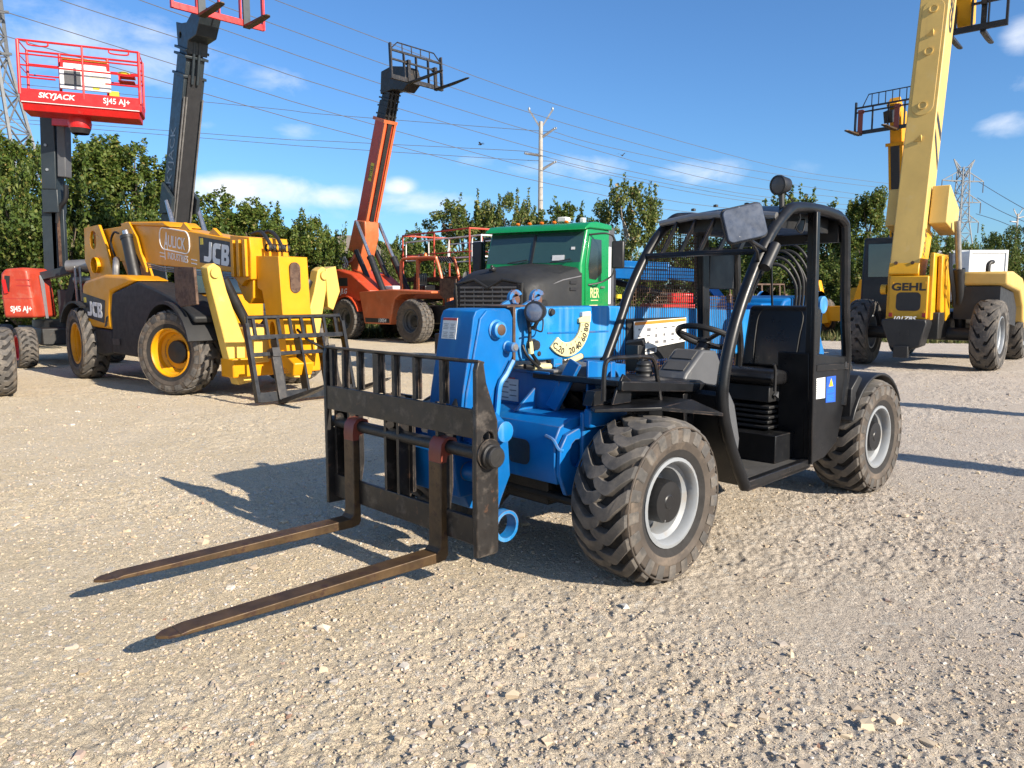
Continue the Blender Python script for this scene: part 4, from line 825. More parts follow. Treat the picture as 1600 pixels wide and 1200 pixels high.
    c = MB(); c.ball((-.10, .15, 1.03), .13, .17, .09, 14, 8); c.build('cowl_cover', 'greyplastic', t)
    c = MB(); c.span((-.66, .06, 1.02), (-.74, .16, 1.19)); c.box((-.70, .11, 1.20), (.05, .12, .04), (.2, .3, .4)); c.tube([(-.62, .2, 1.0), (-.64, .2, 1.08), (-.66, .22, 1.13)], .014, 8); c.lathe([(.06, 0), (.05, .02), (.06, .04), (.045, .06), (.05, .08), (.03, .1)], (-.62, .24, 1.0), (0, 0, 1), 14); c.build('control_levers', 'black_plain', t, bevel=.006)
    cs = MB(); cs.prism([(-.64, .93), (-.70, 1.03), (-.88, 1.165), (-1.03, 1.155), (-1.10, 1.05), (-1.08, .90)], .28, .50, 'y'); co = cs.build('dash_console', 'greyplastic', t, bevel=.015)
    cs = MB()
    for a, b_ in ((.08, .44), (.56, .92)): cs.bar((-.70 - .18 * a, .39, 1.035 + .135 * a), (-.70 - .18 * b_, .39, 1.035 + .135 * b_), .15, .008, (0, 0, 1))
    cs.build('console_inset', 'dark_rim', co)
    sw = sub('steering_wheel', t, (-1.12, .36, 1.235), (0, R(-24), 0))
    MB().tube([(.185 * math.cos(a * math.pi / 16), .185 * math.sin(a * math.pi / 16), 0) for a in range(32)], .019, 10, True).build('rim', 'hose', sw)
    s_ = MB()
    for a in (60, 180, 300): s_.bar((0, 0, -.035), (.178 * math.cos(R(a)), .178 * math.sin(R(a)), 0), .028, .014)
    s_.lathe([(.045, -.05), (.045, -.02), (0, -.012)], (0, 0, 0), (0, 0, 1), 16); s_.build('spokes', 'black_plain', sw); MB().cyl((0, 0, -.05), (.07, 0, -.2), .035, 12).build('column', 'black_plain', sw)
    # seat
    se = sub('seat', t, (-1.78, .40, 0))
    q = MB(); q.prism([(-.26, .90), (.27, .905), (.32, .93), (.315, .985), (.25, 1.015), (.0, .975), (-.26, .985)], -.25, .27, 'y'); q.build('cushion', 'vinyl', se, bevel=.04, seg=4)
    q = MB(); q.prism([(-.30, .97), (-.16, .98), (-.20, 1.2), (-.25, 1.41), (-.29, 1.435), (-.35, 1.41), (-.355, 1.1)], -.25, .27, 'y'); bk_ = q.build('backrest', 'vinyl', se, bevel=.05, seg=4)
    q = MB(); q.tube(curve_pts([(-.155, .17, 1.0), (-.19, .18, 1.2), (-.245, .17, 1.38), (-.262, .0, 1.40), (-.245, -.15, 1.38), (-.19, -.16, 1.2), (-.155, -.15, 1.0)], 5), .006, 6); q.build('piping', 'hose', bk_)
    q = MB()
    for i in range(5): q.box((0, 0, .60 + i * .035), (.42 - .03 * (i % 2), .38 - .03 * (i % 2), .022))
    q.build('bellows', 'black_plain', se, bevel=.006); MB().span((-.22, -.2, .78), (.24, .2, .895)).build('seat_base', 'black_plain', se, bevel=.008)
    MB().lathe([(.026, 0), (.026, .02), (0, .022)], (.18, .21, .83), (0, 1, 0), 3).build('adjust_knob', 'greyplastic', se); MB().span((-.24, -.24, .385), (.32, .30, .575)).build('seat_box', 'black', se, bevel=.006)
    q = MB()
    for y in (.30, .46, .62): q.bar((-.93, y, .47), (-.99, y, .53), .09, .015); q.tube([(-.95, y, .5), (-.84, y, .62)], .012, 6)
    q.build('pedal', 'grease', t)
    MB().tube(curve_pts([(-1.1, .2, .6), (-1.3, .15, .45), (-1.5, .25, .42), (-1.62, .3, .5)], 5), .013, 6).build('floor_hose', 'hose', t)
    MB().tube([(-1.42, .70, .88), (-1.40, .71, 1.02), (-1.38, .71, 1.06)], .012, 6).build('park_lever', 'black_plain', t)
    MB().prism([(-.70, .96), (-.80, 1.0), (-.93, .84), (-1.0, .62), (-.985, .48), (-.93, .44), (-.86, .47), (-.74, .70)], .665, .70, 'y').build('side_curtain', 'greyplastic', t, bevel=.012)
    # side box behind the door with two notices
    bx = MB(); bx.prism([(-1.725, .355), (-1.66, 1.125), (-2.245, 1.07), (-2.235, .70), (-2.15, .46), (-1.96, .372)], YN - .22, YN + .012, 'y'); b_ = bx.build('side_box', 'black', t, bevel=.010)
    MB().prism([(-1.74, 1.04), (-1.74, 1.0), (-2.24, .98), (-2.24, 1.02)], YN + .013, YN + .03, 'y').build('side_box_strip', 'black', b_)
    MB().prism(slot(-2.19, 1.015, .028, .045), YN + .0305, YN + .032, 'y').build('latch_hole', 'ink', b_)
    n1 = MB().prism([(-1.735, .945), (-1.735, .805), (-1.915, .80), (-1.905, .945)], YN + .0125, YN + .0150, 'y').build('notice', 'label', b_)
    mb = MB(); mb.cur = 0
    for i in range(9): mb.span((-1.75, YN + .0152, .925 - .013 * i), (-1.885 - .01 * (i % 3 == 1), YN + .0155, .921 - .013 * i))
    mb.build('print', 'inkgrey', n1)
    n2 = MB().prism([(-1.925, .945), (-1.93, .765), (-2.085, .757), (-2.072, .943)], YN + .0125, YN + .0150, 'y').build('notice', 'inkblue', b_)
    MB().prism([(-1.965, .875), (-2.035, .873), (-2.0, .932)], YN + .0152, YN + .0156, 'y').build('emblem', 'duct', n2)
    MB().prism([(-1.975, .88), (-1.99, .88), (-1.985, .91)], YN + .0158, YN + .016, 'y').build('emblem', 'inkred', n2)
    mb = MB()
    for i in range(8):
        if i != 3: mb.span((-1.945, YN + .0152, .858 - .0115 * i), (-2.055, YN + .0155, .854 - .0115 * i))
    mb.build('print', 'blue_faded', n2)
    # front step plate and grab rail
    sp_ = MB(); sp_.prism([(.245, .545), (.275, .60), (-.03, .80), (-.40, .74), (-.40, .46), (.02, .46)], .905, .925, 'z'); stp = sp_.build('step_plate', 'black', t, bevel=.004)
    sp_ = MB(); sp_.add([(-.03, .80, .924), (-.40, .74, .924), (-.53, .86, .845), (-.03, .80, .906), (-.40, .74, .906), (-.53, .86, .83)], [(0, 1, 2), (5, 4, 3), (0, 2, 5, 3), (1, 0, 3, 4), (2, 1, 4, 5)]); sp_.build('step_flap', 'black', stp)
    sp_ = MB(); sp_.prism([(.22, .926), (.19, 1.0), (-.05, 1.01), (-.05, .926)], .47, .53, 'y', [circ(.04, .97, .017, 10)]); sp_.build('step_bracket', 'black', stp, bevel=.004)
    MB().tube(curve_pts([(.205, .60, .96), (.20, .60, 1.12), (.17, .605, 1.175), (.02, .61, 1.178), (-.14, .62, 1.172), (-.195, .62, 1.15), (-.225, .62, 1.08), (-.265, .62, .925)], 5), .013, 8).build('grab_rail', 'black', t)
    # rear mudguard and rear body
    mg = MB(); outr = arc(-2.69, .425, .50, 22, 150, 14); inn = arc(-2.69, .425, .478, 150, 22, 14); mg.prism(outr + inn, .50, .885, 'y'); mg.prism(outr + [(-2.3, .6)], .49, .51, 'y'); mg.prism([(-2.24, .84), (-2.24, .60), (-2.36, .58), (-2.32, .80), (-2.42, .90), (-2.36, .93)], .52, .86, 'y'); mg.build('mudguard', 'black_plain', t, bevel=.006)
    rbod = MB(); rbod.prism([(-2.26, .60), (-2.26, 1.02), (-3.1, .95), (-3.25, .70), (-3.2, .50)], -.02, .50, 'y'); rbod.build('rear_body', 'black', t, bevel=.02)
    rbod = MB(); rbod.prism([(-2.55, .60), (-2.55, 1.44), (-2.85, 1.44), (-3.1, 1.0), (-3.15, .60)], -.45, -.03, 'y'); rbod.build('boom_tower', 'blue', t, bevel=.02)
    for y in (.085, -.44):
        k = MB(); k.prism(arc(-3.30, 1.42, .115, -20, 190, 10) + [(-3.15, 1.30), (-2.95, 1.28), (-2.6, 1.12), (-2.55, .70), (-3.35, .70), (-3.42, 1.0)][::1], y, y + .03, 'y'); pt = k.build('pivot_plate', 'blue', t, bevel=.006)
        if y > 0: MB().lathe([(.075, .0), (.075, .03), (.06, .035), (.05, .03), (0, .03)], (-3.30, y + .03, 1.42), (0, 1, 0), 20).build('pivot_pin', 'blue_faded', pt); text('5519', .085, 'label', pt, (-3.19, y + .0305, 1.285), (-1, 0, .02), (0, 0, 1), bold=.02)
    k = MB(); k.prism([(-2.6, 1.30), (-2.75, 1.47), (-2.95, 1.50), (-3.35, 1.50), (-3.40, 1.35), (-2.9, 1.22)], -.40, .07, 'y'); k.build('boom_foot', 'blue', t, bevel=.02)
    hs = MB(); he = MB()
    for i in range(6):
        a = Vector((-2.86 - .035 * i, .10 + .012 * i, 1.38)); b2 = Vector((-2.62 - .05 * i, -.22 - .03 * (i % 3), 1.42)); up = .36 + .035 * (i % 3) + .02 * i
        hs.tube(curve_pts([a, a + Vector((0, .0, up * .55)), (a * .78 + b2 * .22) + Vector((0, 0, up * .93)), (a + b2) / 2 + Vector((0, 0, up)), (a * .2 + b2 * .8) + Vector((0, 0, up * .78)), b2 + Vector((.06, -.02, .02)), b2 + Vector((.10, -.02, -.16))], 6), .013, 8)
        he.cyl(a - Vector((0, 0, .03)), a + Vector((0, 0, .03)), .018, 8); q_ = b2 + Vector((.10, -.02, -.16)); he.cyl(q_, q_ + Vector((.0, 0, -.07)), .018, 8)
    ho = hs.build('hose_loop', 'hose', t); he.build('hose_end', 'label', ho)
    k = MB(); k.box((-2.6, -.24, 1.56), (.22, .05, .05)); k.build('hose_clamp', 'black_plain', ho); k = MB(); k.box((-2.58, -.26, 1.16), (.30, .14, .12)); k.build('valve_block', 'blue', t, bevel=.01)
    eb = MB(); eb.prism([(-.65, .62), (-.65, .90), (-.75, .98), (-2.1, 1.0), (-2.25, .92), (-2.25, .62)], -.98, -.40, 'y'); eb.build('engine_cover', 'blue', t, bevel=.03)
    ex = sub('oil_filter', t, (-1.95, -.22, 1.04)); MB().lathe([(.06, 0), (.06, .08), (.055, .09), (0, .09)], (0, 0, 0), (0, 0, 1), 18).build('filter_body', 'white', ex); MB().lathe([(.062, .09), (.062, .14), (.04, .155), (.03, .19), (0, .19)], (0, 0, 0), (0, 0, 1), 18).build('filter_cap', 'red', ex)
    mb = MB(); mb.cyl((-1.8, -.2, 1.03), (-1.8, -.2, 1.14), .035, 10); mb.ball((-1.82, -.2, 1.15), .05, .05, .03, 10, 6); mb.tube(curve_pts([(-1.75, -.2, 1.05), (-1.7, -.2, 1.17), (-1.8, -.25, 1.2), (-1.9, -.3, 1.1)], 5), .014, 8); mb.build('engine_fittings', 'dull_steel', t)
    # load charts behind the controls
    lc = MB().prism([(-.855, 1.33), (-1.46, 1.345), (-1.465, 1.175), (-.862, 1.13)], -.030, -.022, 'y').build('load_chart', 'label', t)
    MB().prism([(-.86, 1.325), (-1.455, 1.34), (-1.455, 1.32), (-.86, 1.304)], -.0215, -.021, 'y').build('chart_header', 'inkorange', lc)
    mb = MB(); rr = random.Random(4)
    for i in range(6):
        for j in range(3): x = -.90 - .095 * i; z = 1.28 - .045 * j + .002 * i; mb.span((x, -.0215, z), (x - rr.uniform(.015, .045), -.021, z - rr.uniform(.008, .024)))
    mb.build('print', 'inkgrey', lc)
    lc = MB().prism([(-.815, 1.205), (-1.12, 1.20), (-1.125, 1.112), (-1.0, 1.10), (-.825, 1.09)], -.040, -.032, 'y').build('load_chart', 'label', t)
    mb = MB(); mb.prism([(-.98, 1.12), (-1.11, 1.115), (-1.11, 1.15), (-1.06, 1.165), (-1.03, 1.14)], -.0315, -.031, 'y')
    for i in range(3): mb.span((-.84 - .05 * i, -.0315, 1.17), (-.865 - .05 * i, -.031, 1.15))
    mb.build('print', 'inkgrey', lc)
    MB().span((-1.48, -.046, 1.06), (-.80, -.041, 1.35)).build('chart_backing', 'black_plain', t)
    # mirror, roof lamp, beacon
    mi = sub('mirror', t, (-.62, .90, 1.90), (R(13), R(-6), R(48)))
    q = MB(); q.prism(slot(0, .0, .225, .188, 5, .03), -.012, .012, 'x'); q.build('mirror_back', 'mirror', mi, bevel=.005); q = MB(); q.prism(slot(0, .0, .240, .203, 5, .035), -.018, -.004, 'x'); q.build('mirror_rim', 'black_plain', mi, bevel=.004)
    MB().tube([(-.66, .90, 1.815), (-.80, .88, 1.79), (-.99, .83, 1.77)], .012, 8).tube([(-.68, .90, 1.82), (-.84, .86, 1.755), (-.93, .82, 1.70)], .009, 8).build('mirror_arm', 'black_plain', t)
    MB().cyl((-.935, .86, 1.665), (-1.05, .86, 1.80), .034, 14).build('canister', 'black_plain', t)
    wl = sub('work_lamp', t, (-1.30, .74, 2.185), (0, R(4), R(-12)))
    MB().lathe([(.03, -.075), (.045, -.065), (.055, -.02), (.061, 0), (.061, .02), (.052, .022)], (0, 0, 0), (1, 0, 0), 24).build('housing', 'black_plain', wl); MB().lathe([(.053, .016), (.03, .026), (0, .028)], (0, 0, 0), (1, 0, 0), 20).build('lens', 'dark_rim', wl); MB().cyl((-.02, 0, -.05), (-.02, 0, -.145), .017, 10).build('stem', 'black_plain', wl)
    MB().tube(curve_pts([(-1.36, .74, 2.15), (-1.43, .76, 2.10), (-1.47, .80, 2.0), (-1.42, .80, 1.93), (-1.50, .80, 1.90), (-1.58, .78, 1.98), (-1.66, .72, 2.0)], 6), .005, 6).build('cable', 'hose', t)
    be = MB().lathe([(.075, 0), (.075, .018), (.062, .035), (.03, .048), (0, .05)], (-2.02, .56, 2.085), (0, 0, 1), 20).build('beacon', 'amber', t); MB().lathe([(.08, -.01), (.08, .0), (0, .0)], (-2.02, .56, 2.085), (0, 0, 1), 18).build('beacon_base', 'black_plain', be)
    mb = MB(); mb.tube(curve_pts([(-1.9, .3, 1.98), (-1.95, .4, 1.93), (-2.0, .5, 1.95), (-2.05, .6, 1.9), (-2.0, .68, 1.86), (-1.95, .6, 1.88)], 5), .008, 6); mb.build('roof_wiring', 'hose', t)
    return t
blue_machine()
# ------------------------------------------------------------------ the machines parked behind
def fork_carriage(parent, loc, rot, w, h, m, fm, flen, fy, tops=None, head=.32, bar_=.05, fw=.11, nb=5, shank=.55, slope=0.0, backs=True, bw=.09):
    """carriage plane at x = 0 looking along +x, bottom edge at z = 0, centred on y"""
    ca = sub('fork_carriage', parent, loc, rot)
    for s in (-1, 1): MB().bar((0, s * (w / 2), 0), (0, s * (w / 2), h), .05, .10, (1, 0, 0)).build('side_post', m, ca)
    MB().bar((0, -w / 2, .06), (0, w / 2, .06), .07, .13).build('lower_beam', m, ca); MB().bar((0, -w / 2, shank + .03), (0, w / 2, shank + .03), .05, .05).build('fork_shaft', m, ca); MB().bar((0, -w / 2, h * .82), (0, w / 2, h * .82), .05, .06).build('upper_beam', m, ca)
    if backs:
        for i in range(3): MB().bar((-.02, (i - 1) * w * .24, .1), (-.02, (i - 1) * w * .24, h * .8), .03, bw, (1, 0, 0)).build('back_plate', m, ca)
    if tops:      # load guard above the beam
        w0, w1, hh = tops
        g = MB(); g.tube([(0, -w / 2 * w0, h * .82), (0, -w / 2 * w1, h * .82 + hh), (0, w / 2 * w1, h * .82 + hh), (0, w / 2 * w0, h * .82)], bar_ * .4, 6)
        for i in range(nb): y = -w / 2 * w1 + w * w1 * (i + .5) / nb; g.bar((0, y, h * .82), (0, y, h * .82 + hh), bar_ * .5, bar_ * .5)
        g.build('load_guard', m, ca)
    for y in fy:
        f = MB(); f.span((.02, y - fw / 2, .0), (.075, y + fw / 2, shank)); f.box((0.02, y, shank + .04), (.16, fw, .12)); fk = f.build('fork', tops and fm or fm, ca)
        f = MB(); f.prism([(.02, .0), (.02, -.055), (flen * .6, -.05 + slope * .6), (flen, -.02 + slope), (flen, .0 + slope), (.07, .005)], y - fw / 2, y + fw / 2, 'y'); f.prism([(flen, y - fw / 2), (flen + .08, y - fw / 5), (flen + .08, y + fw / 5), (flen, y + fw / 2)], -.018 + slope, 0 + slope, 'z'); f.build('fork_blade', 'fork' if fm != 'carriage' else 'carriage', fk)
    return ca
def cylinder_ram(parent, a, b, f, r0, r1, m0='grease', m1='steel'):
    a, b = Vector(a), Vector(b); c = a + (b - a) * f
    k = MB(); k.cyl(a, c, r0, 16); k.cyl(c - (b - a).normalized() * .06, c, r0 * 1.12, 16); o = k.build('lift_cylinder', m0, parent); MB().cyl(c, b, r1, 12).build('piston_rod', m1, o); return o

def block_sign(parent, c, u, v, h, y, m='white_ink'):
    """the three bold letters J C B, drawn as solid shapes on a panel facing -y; c centre (x, z), u along, v up"""
    w = h * .72; t = h * .26; g = h * .12; k = MB()
    def P(pts, dx): return [(c[0] + (x * h + dx) * u[0] + z * h * v[0], c[1] + (x * h + dx) * u[1] + z * h * v[1]) for x, z in pts]
    J = [(.10, .5), (.36, .5), (.36, -.22)] + arc(.11, -.25, .25, 0, -90, 6) + [(-.36, -.5)] + [(-.36, -.24), (.04, -.24), (.10, -.18)]
    Cc = [(.36, .5), (.36, .24), (-.02, .24), (-.10, .16), (-.10, -.16), (-.02, -.24), (.36, -.24), (.36, -.5), (-.14, -.5), (-.30, -.42), (-.36, -.26), (-.36, .26), (-.30, .42), (-.14, .5)]
    B = [(-.36, .5), (.20, .5), (.32, .42), (.35, .25), (.30, .08), (.22, .02), (.32, -.05), (.37, -.22), (.34, -.40), (.22, -.5), (-.36, -.5)]; h1 = [(-.10, .28), (.06, .28), (.09, .2), (.06, .12), (-.10, .12)]; h2 = [(-.10, -.12), (.08, -.12), (.11, -.2), (.08, -.28), (-.10, -.28)]
    for L, dx, hs in ((J, -.84 * h, ()), (Cc, 0, ()), (B, .84 * h, (h1, h2))): k.prism(P(L, dx), y - .003, y, 'y', [P(q, dx) for q in hs])
    return k.build('lettering', m, parent)
def long_yellow():
    t = thing('telehandler', 'yellow telehandler with lowered boom and black cowl, left of the blue one', 'telehandler', (-4.317, 12.245, 0), R(-40.6))
    wheel_set(t, [(-.08, -.98, .64, 20), (-3.5, -.98, .64, -7), (-.08, .98, .64, 20), (-3.5, .98, .64, -7)], .64, .44, .355, rim='yellow', hubm='hub', N=17, lug=.07, hub_r=.17, hub_out=.12, thick=.29, dish=-.08)
    MB().cyl((-.08, -.9, .64), (-.08, .9, .64), .13, 14).build('axle', 'grease', t); MB().cyl((-3.5, -.9, .64), (-3.5, .9, .64), .13, 14).build('axle', 'grease', t)
    MB().span((-4.2, -.42, .52), (1.0, .42, 1.02)).build('chassis', 'grease', t, bevel=.02)
    # engine pod
    k = MB(); k.prism([(-3.30, .95), (-3.32, 1.30), (-3.28, 1.66), (-3.15, 1.735), (-2.35, 1.83), (-1.55, 1.80), (-1.15, 1.72), (-1.75, 1.60), (-2.12, 1.53), (-2.20, 1.2), (-2.18, .92)], -1.10, -.52, 'y'); hood = k.build('engine_hood', 'yellow', t, bevel=.05, seg=3)
    k = MB(); k.prism([(-2.20, .52), (-2.175, .92), (-2.19, 1.2), (-2.10, 1.515), (-1.75, 1.585), (-1.15, 1.70), (-.62, 1.60), (-.05, 1.46), (.42, 1.30), (.66, 1.18), (.63, 1.08), (.44, 1.22), (.05, 1.36), (-.36, 1.36), (-.72, 1.20), (-.95, .95), (-1.12, .62), (-1.3, .50)], -1.09, -.50, 'y'); k.build('engine_cowl', 'mattblack', t, bevel=.03, seg=2)
    k = MB(); k.prism([(-3.28, .94), (-2.21, .91), (-2.21, .50), (-2.6, .45), (-3.1, .50)], -1.07, -.52, 'y'); k.build('belly_tank', 'mattblack', t, bevel=.04)
    o = arc(-.08, .64, .72, 15, 150, 12); MB().prism(o + arc(-.08, .64, .765, 150, 15, 12), -1.2, -.70, 'y').build('mudguard', 'mattblack', t)
    for y in (-1.2, .78): MB().prism(arc(-3.5, .64, .71, 62, 150, 12) + arc(-3.5, .64, .745, 150, 62, 12), y, y + .42, 'y').build('mudguard', 'mattblack', t)
    b = MB().prism([(-3.27, 1.12), (-3.28, 1.53), (-2.34, 1.40), (-2.42, 1.02)], -1.106, -1.1005, 'y').build('name_panel', 'ink', hood)
    block_sign(b, (-2.78, 1.245), (1, -.07), (0, 1), .25, -1.107); MB().span((-3.22, -1.108, 1.36), (-3.12, -1.1065, 1.45)).build('emblem', 'duct', b)
    k = MB()
    for i in range(3): k.prism([(-2.32 + .03 * i, .98 + .06 * i), (-2.42 + .03 * i, .95 + .06 * i), (-2.40 + .03 * i, 1.0 + .06 * i), (-2.30 + .03 * i, 1.03 + .06 * i)], -1.106, -1.1005, 'y')
    k.build('hood_mark', 'ink', hood)
    # rear tower and pivot
    for y in (-.40, .30):
        k = MB(); k.prism([(-4.7, 1.0), (-4.75, 1.9), (-4.95, 2.15), (-4.9, 2.78), (-4.2, 2.80), (-3.95, 2.45), (-3.75, 2.0), (-3.3, 1.2), (-3.3, 1.0)], y, y + .05, 'y', [slot(-4.5, 2.53, .26, .34)]); k.build('pivot_plate', 'yellow', t, bevel=.01)
    MB().lathe([(.15, -.47), (.15, -.40), (.10, -.40)], (-4.35, 0, 2.05), (0, 1, 0), 18).build('pivot_boss', 'yellow', t)
    MB().span((-4.72, -.35, 1.0), (-3.9, .35, 1.6)).build('rear_body', 'yellow', t, bevel=.03); text('510-56', .16, 'ink', t, (-4.05, -.358, 1.42), (1, 0, 0), (0, 0, 1), bold=.02)
    # boom
    bp = [(-4.75, 2.72), (-3.1, 2.74), (-1.96, 2.66), (.42, 2.335), (.42, 1.83), (-2.1, 2.0), (-4.2, 2.15), (-4.7, 2.2)]
    k = MB(); k.prism(bp, -.30, .22, 'y'); bo = k.build('boom', 'yellow', t, bevel=.015)
    k = MB(); k.prism([(-3.35, 2.775), (-3.0, 2.785), (-2.72, 2.50), (-2.60, 2.22), (-2.42, 1.96), (-2.42, 1.88), (-2.55, 1.97), (-2.75, 2.20), (-3.0, 2.35)], -.36, -.305, 'y'); k.build('lift_bracket', 'yellow', bo, bevel=.008)
    k = MB(); k.prism([(-3.3, 2.75), (-3.25, 2.80), (-1.75, 2.72), (-1.55, 2.62)], -.34, .26, 'y'); k.build('lift_bracket', 'yellow', bo, bevel=.03)
    k = MB(); k.prism([(-1.3, 2.56), (-1.15, 2.67), (-.95, 2.53)], -.28, -.22, 'y'); k.build('boom_lug', 'yellow', bo); k = MB(); k.prism([(-.35, 2.44), (-.22, 2.53), (.0, 2.40)], -.28, -.22, 'y'); k.build('boom_lug', 'yellow', bo)
    cylinder_ram(t, (-2.55, -.42, 1.35), (-3.0, -.42, 2.62), .93, .105, .06, 'black_plain')
    sl = math.atan2(2.335 - 2.66, 2.38); ca, sa = math.cos(sl), math.sin(sl)
    def bl(x, dz, y=-.303): return (x, y, 2.66 + (x + 1.96) * math.tan(sl) - dz)
    k = MB(); k.prism([(bl(-.62, .06)[0], bl(-.62, .06)[2]), (bl(.40, .06)[0], bl(.40, .06)[2]), (bl(.40, .43)[0], bl(.40, .43)[2]), (bl(-.62, .47)[0], bl(-.62, .47)[2])], -.308, -.3035, 'y'); np_ = k.build('name_panel', 'ink', bo)
    block_sign(np_, (-.085, bl(-.085, .275)[2]), (ca, sa), (-sa, ca), .315, -.309); k = MB(); x_, z_ = -.535, bl(-.535, .13)[2]; k.span((x_ - .045, -.31, z_ - .05), (x_ + .045, -.3085, z_ + .05)); k.build('emblem', 'duct', np_)
    text('ULICK', .27, 'white_ink', bo, (-1.38, -.304, bl(-1.36, .235)[2]), (ca, 0, sa), (-sa, 0, ca), sxy=.78, bold=.012); text('A', .42, 'white_ink', bo, (-1.74, -.304, bl(-1.80, .26)[2]), (ca, 0, sa), (-sa, 0, ca), sxy=.5, bold=.012)
    text('INDUSTRIES', .16, 'white_ink', bo, (-1.36, -.304, bl(-1.36, .475)[2]), (ca, 0, sa), (-sa, 0, ca), sxy=.82, bold=.012)
    k = MB(); sp = rot2(slot(-1.45, 0, 1.02, .36, 6, .14), 0); k.tube([Vector((x, -.304, bl(x, .20)[2] + z)) for x, z in sp], .012, 5, True)
    for dz in (.45, .51): k.bar(bl(-1.98, dz), bl(-1.80, dz), .012, .016); k.bar(bl(-.90, dz), bl(-.72, dz), .012, .016)
    k.bar(bl(-1.80, .40), bl(-1.80, .55), .02, .006, (0, 1, 0)); k.build('sign_outline', 'white_ink', bo)
    # front section of the boom with wear pads and hoses
    k = MB(); k.prism([(.42, 2.38), (.95, 2.33), (.98, 2.1), (.96, 1.72), (.80, 1.70), (.70, 1.62), (.42, 1.78)], -.36, .28, 'y'); fs = k.build('boom_collar', 'yellow', bo, bevel=.012)
    for x in (.50, .66, .83): MB().span((x, -.41, 1.76), (x + .08, -.365, 2.30)).build('wear_pad_rib', 'yellow', fs, bevel=.006)
    k = MB(); k.prism([(.44, 1.75), (.92, 1.72), (.90, 1.45), (.78, 1.36), (.66, 1.42), (.5, 1.62)], -.30, .22, 'y'); k.build('collar_keel', 'yellow', fs, bevel=.01)
    k = MB()
    for i in range(5): k.lathe([(.06, 0), (.06, .04)], (1.12, -.18 + .08 * i, 2.18), (0, 1, 0), 10)
    k.tube(curve_pts([(.6, -.1, 2.40), (.85, -.1, 2.42), (1.05, -.12, 2.3), (1.15, -.1, 2.15)], 5), .03, 6); k.tube(curve_pts([(.6, .05, 2.40), (.85, .05, 2.44), (1.05, .05, 2.33), (1.18, .05, 2.15)], 5), .03, 6); k.build('hose_drum', 'grease', fs)
    # nose hanging from the boom tip
    k = MB(); k.prism([(.98, 2.06), (1.55, 2.04), (1.60, 1.30), (1.70, .62), (1.66, .45), (1.40, .42), (1.22, .75), (1.16, 1.30), (1.10, 1.55), (.98, 1.60)], -.27, .21, 'y', [circ(1.33, .98, .075, 14, .13)]); ns = k.build('boom_nose', 'yellow', t, bevel=.015)
    MB().bar((1.567, -.03, 1.58), (1.592, -.03, 1.99), .20, .008, (1, 0, 0)).build('nose_slot', 'ink', ns) if False else MB().prism(slot(-.03, 1.74, .17, .44), 1.56, 1.598, 'x').build('nose_slot', 'rusty', ns)
    # outriggers folded up at both sides
    for s in (-1, 1):
        og = sub('outrigger', t, (.85, 0, 0)); A_ = MB()
        pl = [(s * y, z) for y, z in ((.22, .60), (.30, .22), (.62, .18), (.72, .45), (1.0, 1.70), (1.02, 1.88), (.92, 1.94), (.82, 1.88), (.74, 1.55), (.50, .85))]
        A_.prism(pl, -.10, .10, 'x'); A_.build('arm', 'pale_yellow', og, bevel=.015)
        MB().lathe([(.07, .10), (.07, .14), (0, .14)], (0, s * .92, 1.80), (1, 0, 0), 14).build('arm_pin', 'pale_yellow', og)
        if s < 0: MB().prism([(-.64, 1.90), (-.06, 1.88), (-.02, 1.36), (-.50, 1.32), (-.64, 1.42)], -1.14, -1.10, 'y').build('foot_pad', 'rusty', og, bevel=.006)
        else: MB().prism([(.95, 1.9), (1.15, 1.95), (1.22, 1.55), (1.08, 1.25), (.98, 1.3)], -.12, .12, 'x').build('foot_pad', 'pale_yellow', og, bevel=.01)
        MB().span((-.12, min(s * .18, s * .5), .50), (.26, max(s * .18, s * .5), 1.02)).build('hinge_block', 'pale_yellow', og, bevel=.03)
        MB().tube([(-.03, s * .34, 1.0), (-.02, s * .72, 1.72)], .075, 12).build('ram', 'black_plain', og)
    MB().span((.7, -.75, .30), (1.05, .75, .58)).build('front_beam', 'yellow', t, bevel=.02)
    k = MB(); k.span((-2.9, .35, .95), (-1.1, 1.1, 1.5)); k.build('cab_base', 'yellow', t, bevel=.03)
    c_ = sub('cab', t); MB().prism([(-2.85, 1.5), (-2.85, 2.35), (-2.6, 2.42), (-1.5, 2.42), (-1.1, 1.75), (-1.1, 1.5)], .36, 1.08, 'y').build('cab_glass', 'glass', c_, bevel=.03); MB().prism([(-2.9, 2.40), (-1.45, 2.40), (-1.5, 2.47), (-2.85, 2.47)], .33, 1.11, 'y').build('cab_roof', 'black_plain', c_)
    fc = fork_carriage(t, (2.10, -.22, .06), (0, R(-15), R(-4)), 1.50, 1.08, 'black', 'carriage', 1.25, (-.42, .46), tops=(1.0, .97, .28), nb=8, shank=.62, bar_=.08, bw=.17)
    MB().bar((1.55, -.15, .62), (2.0, -.22, .45), .30, .20).build('coupler', 'yellow', t, bevel=.02)
    MB().tube(curve_pts([(1.7, -.1, 1.0), (1.9, -.05, .85), (2.0, .1, .75), (1.85, .2, .7)], 5), .02, 6).build('hydraulic_hose', 'hose', t)
    k = MB(); k.tube(curve_pts([(-3.6, -.38, 2.2), (-3.7, -.40, 2.45), (-3.55, -.40, 2.62), (-3.4, -.38, 2.6)], 6), .02, 6); k.build('hydraulic_hose', 'hose', t)
    k = MB()
    for i in range(3): k.tube([(-3.0, -.315, 2.12 - .03 * i), (-1.9, -.315, 1.96 - .03 * i), (.38, -.315, 1.80 - .03 * i)], .012, 6)
    k.build('hydraulic_pipe', 'dull_steel', t)
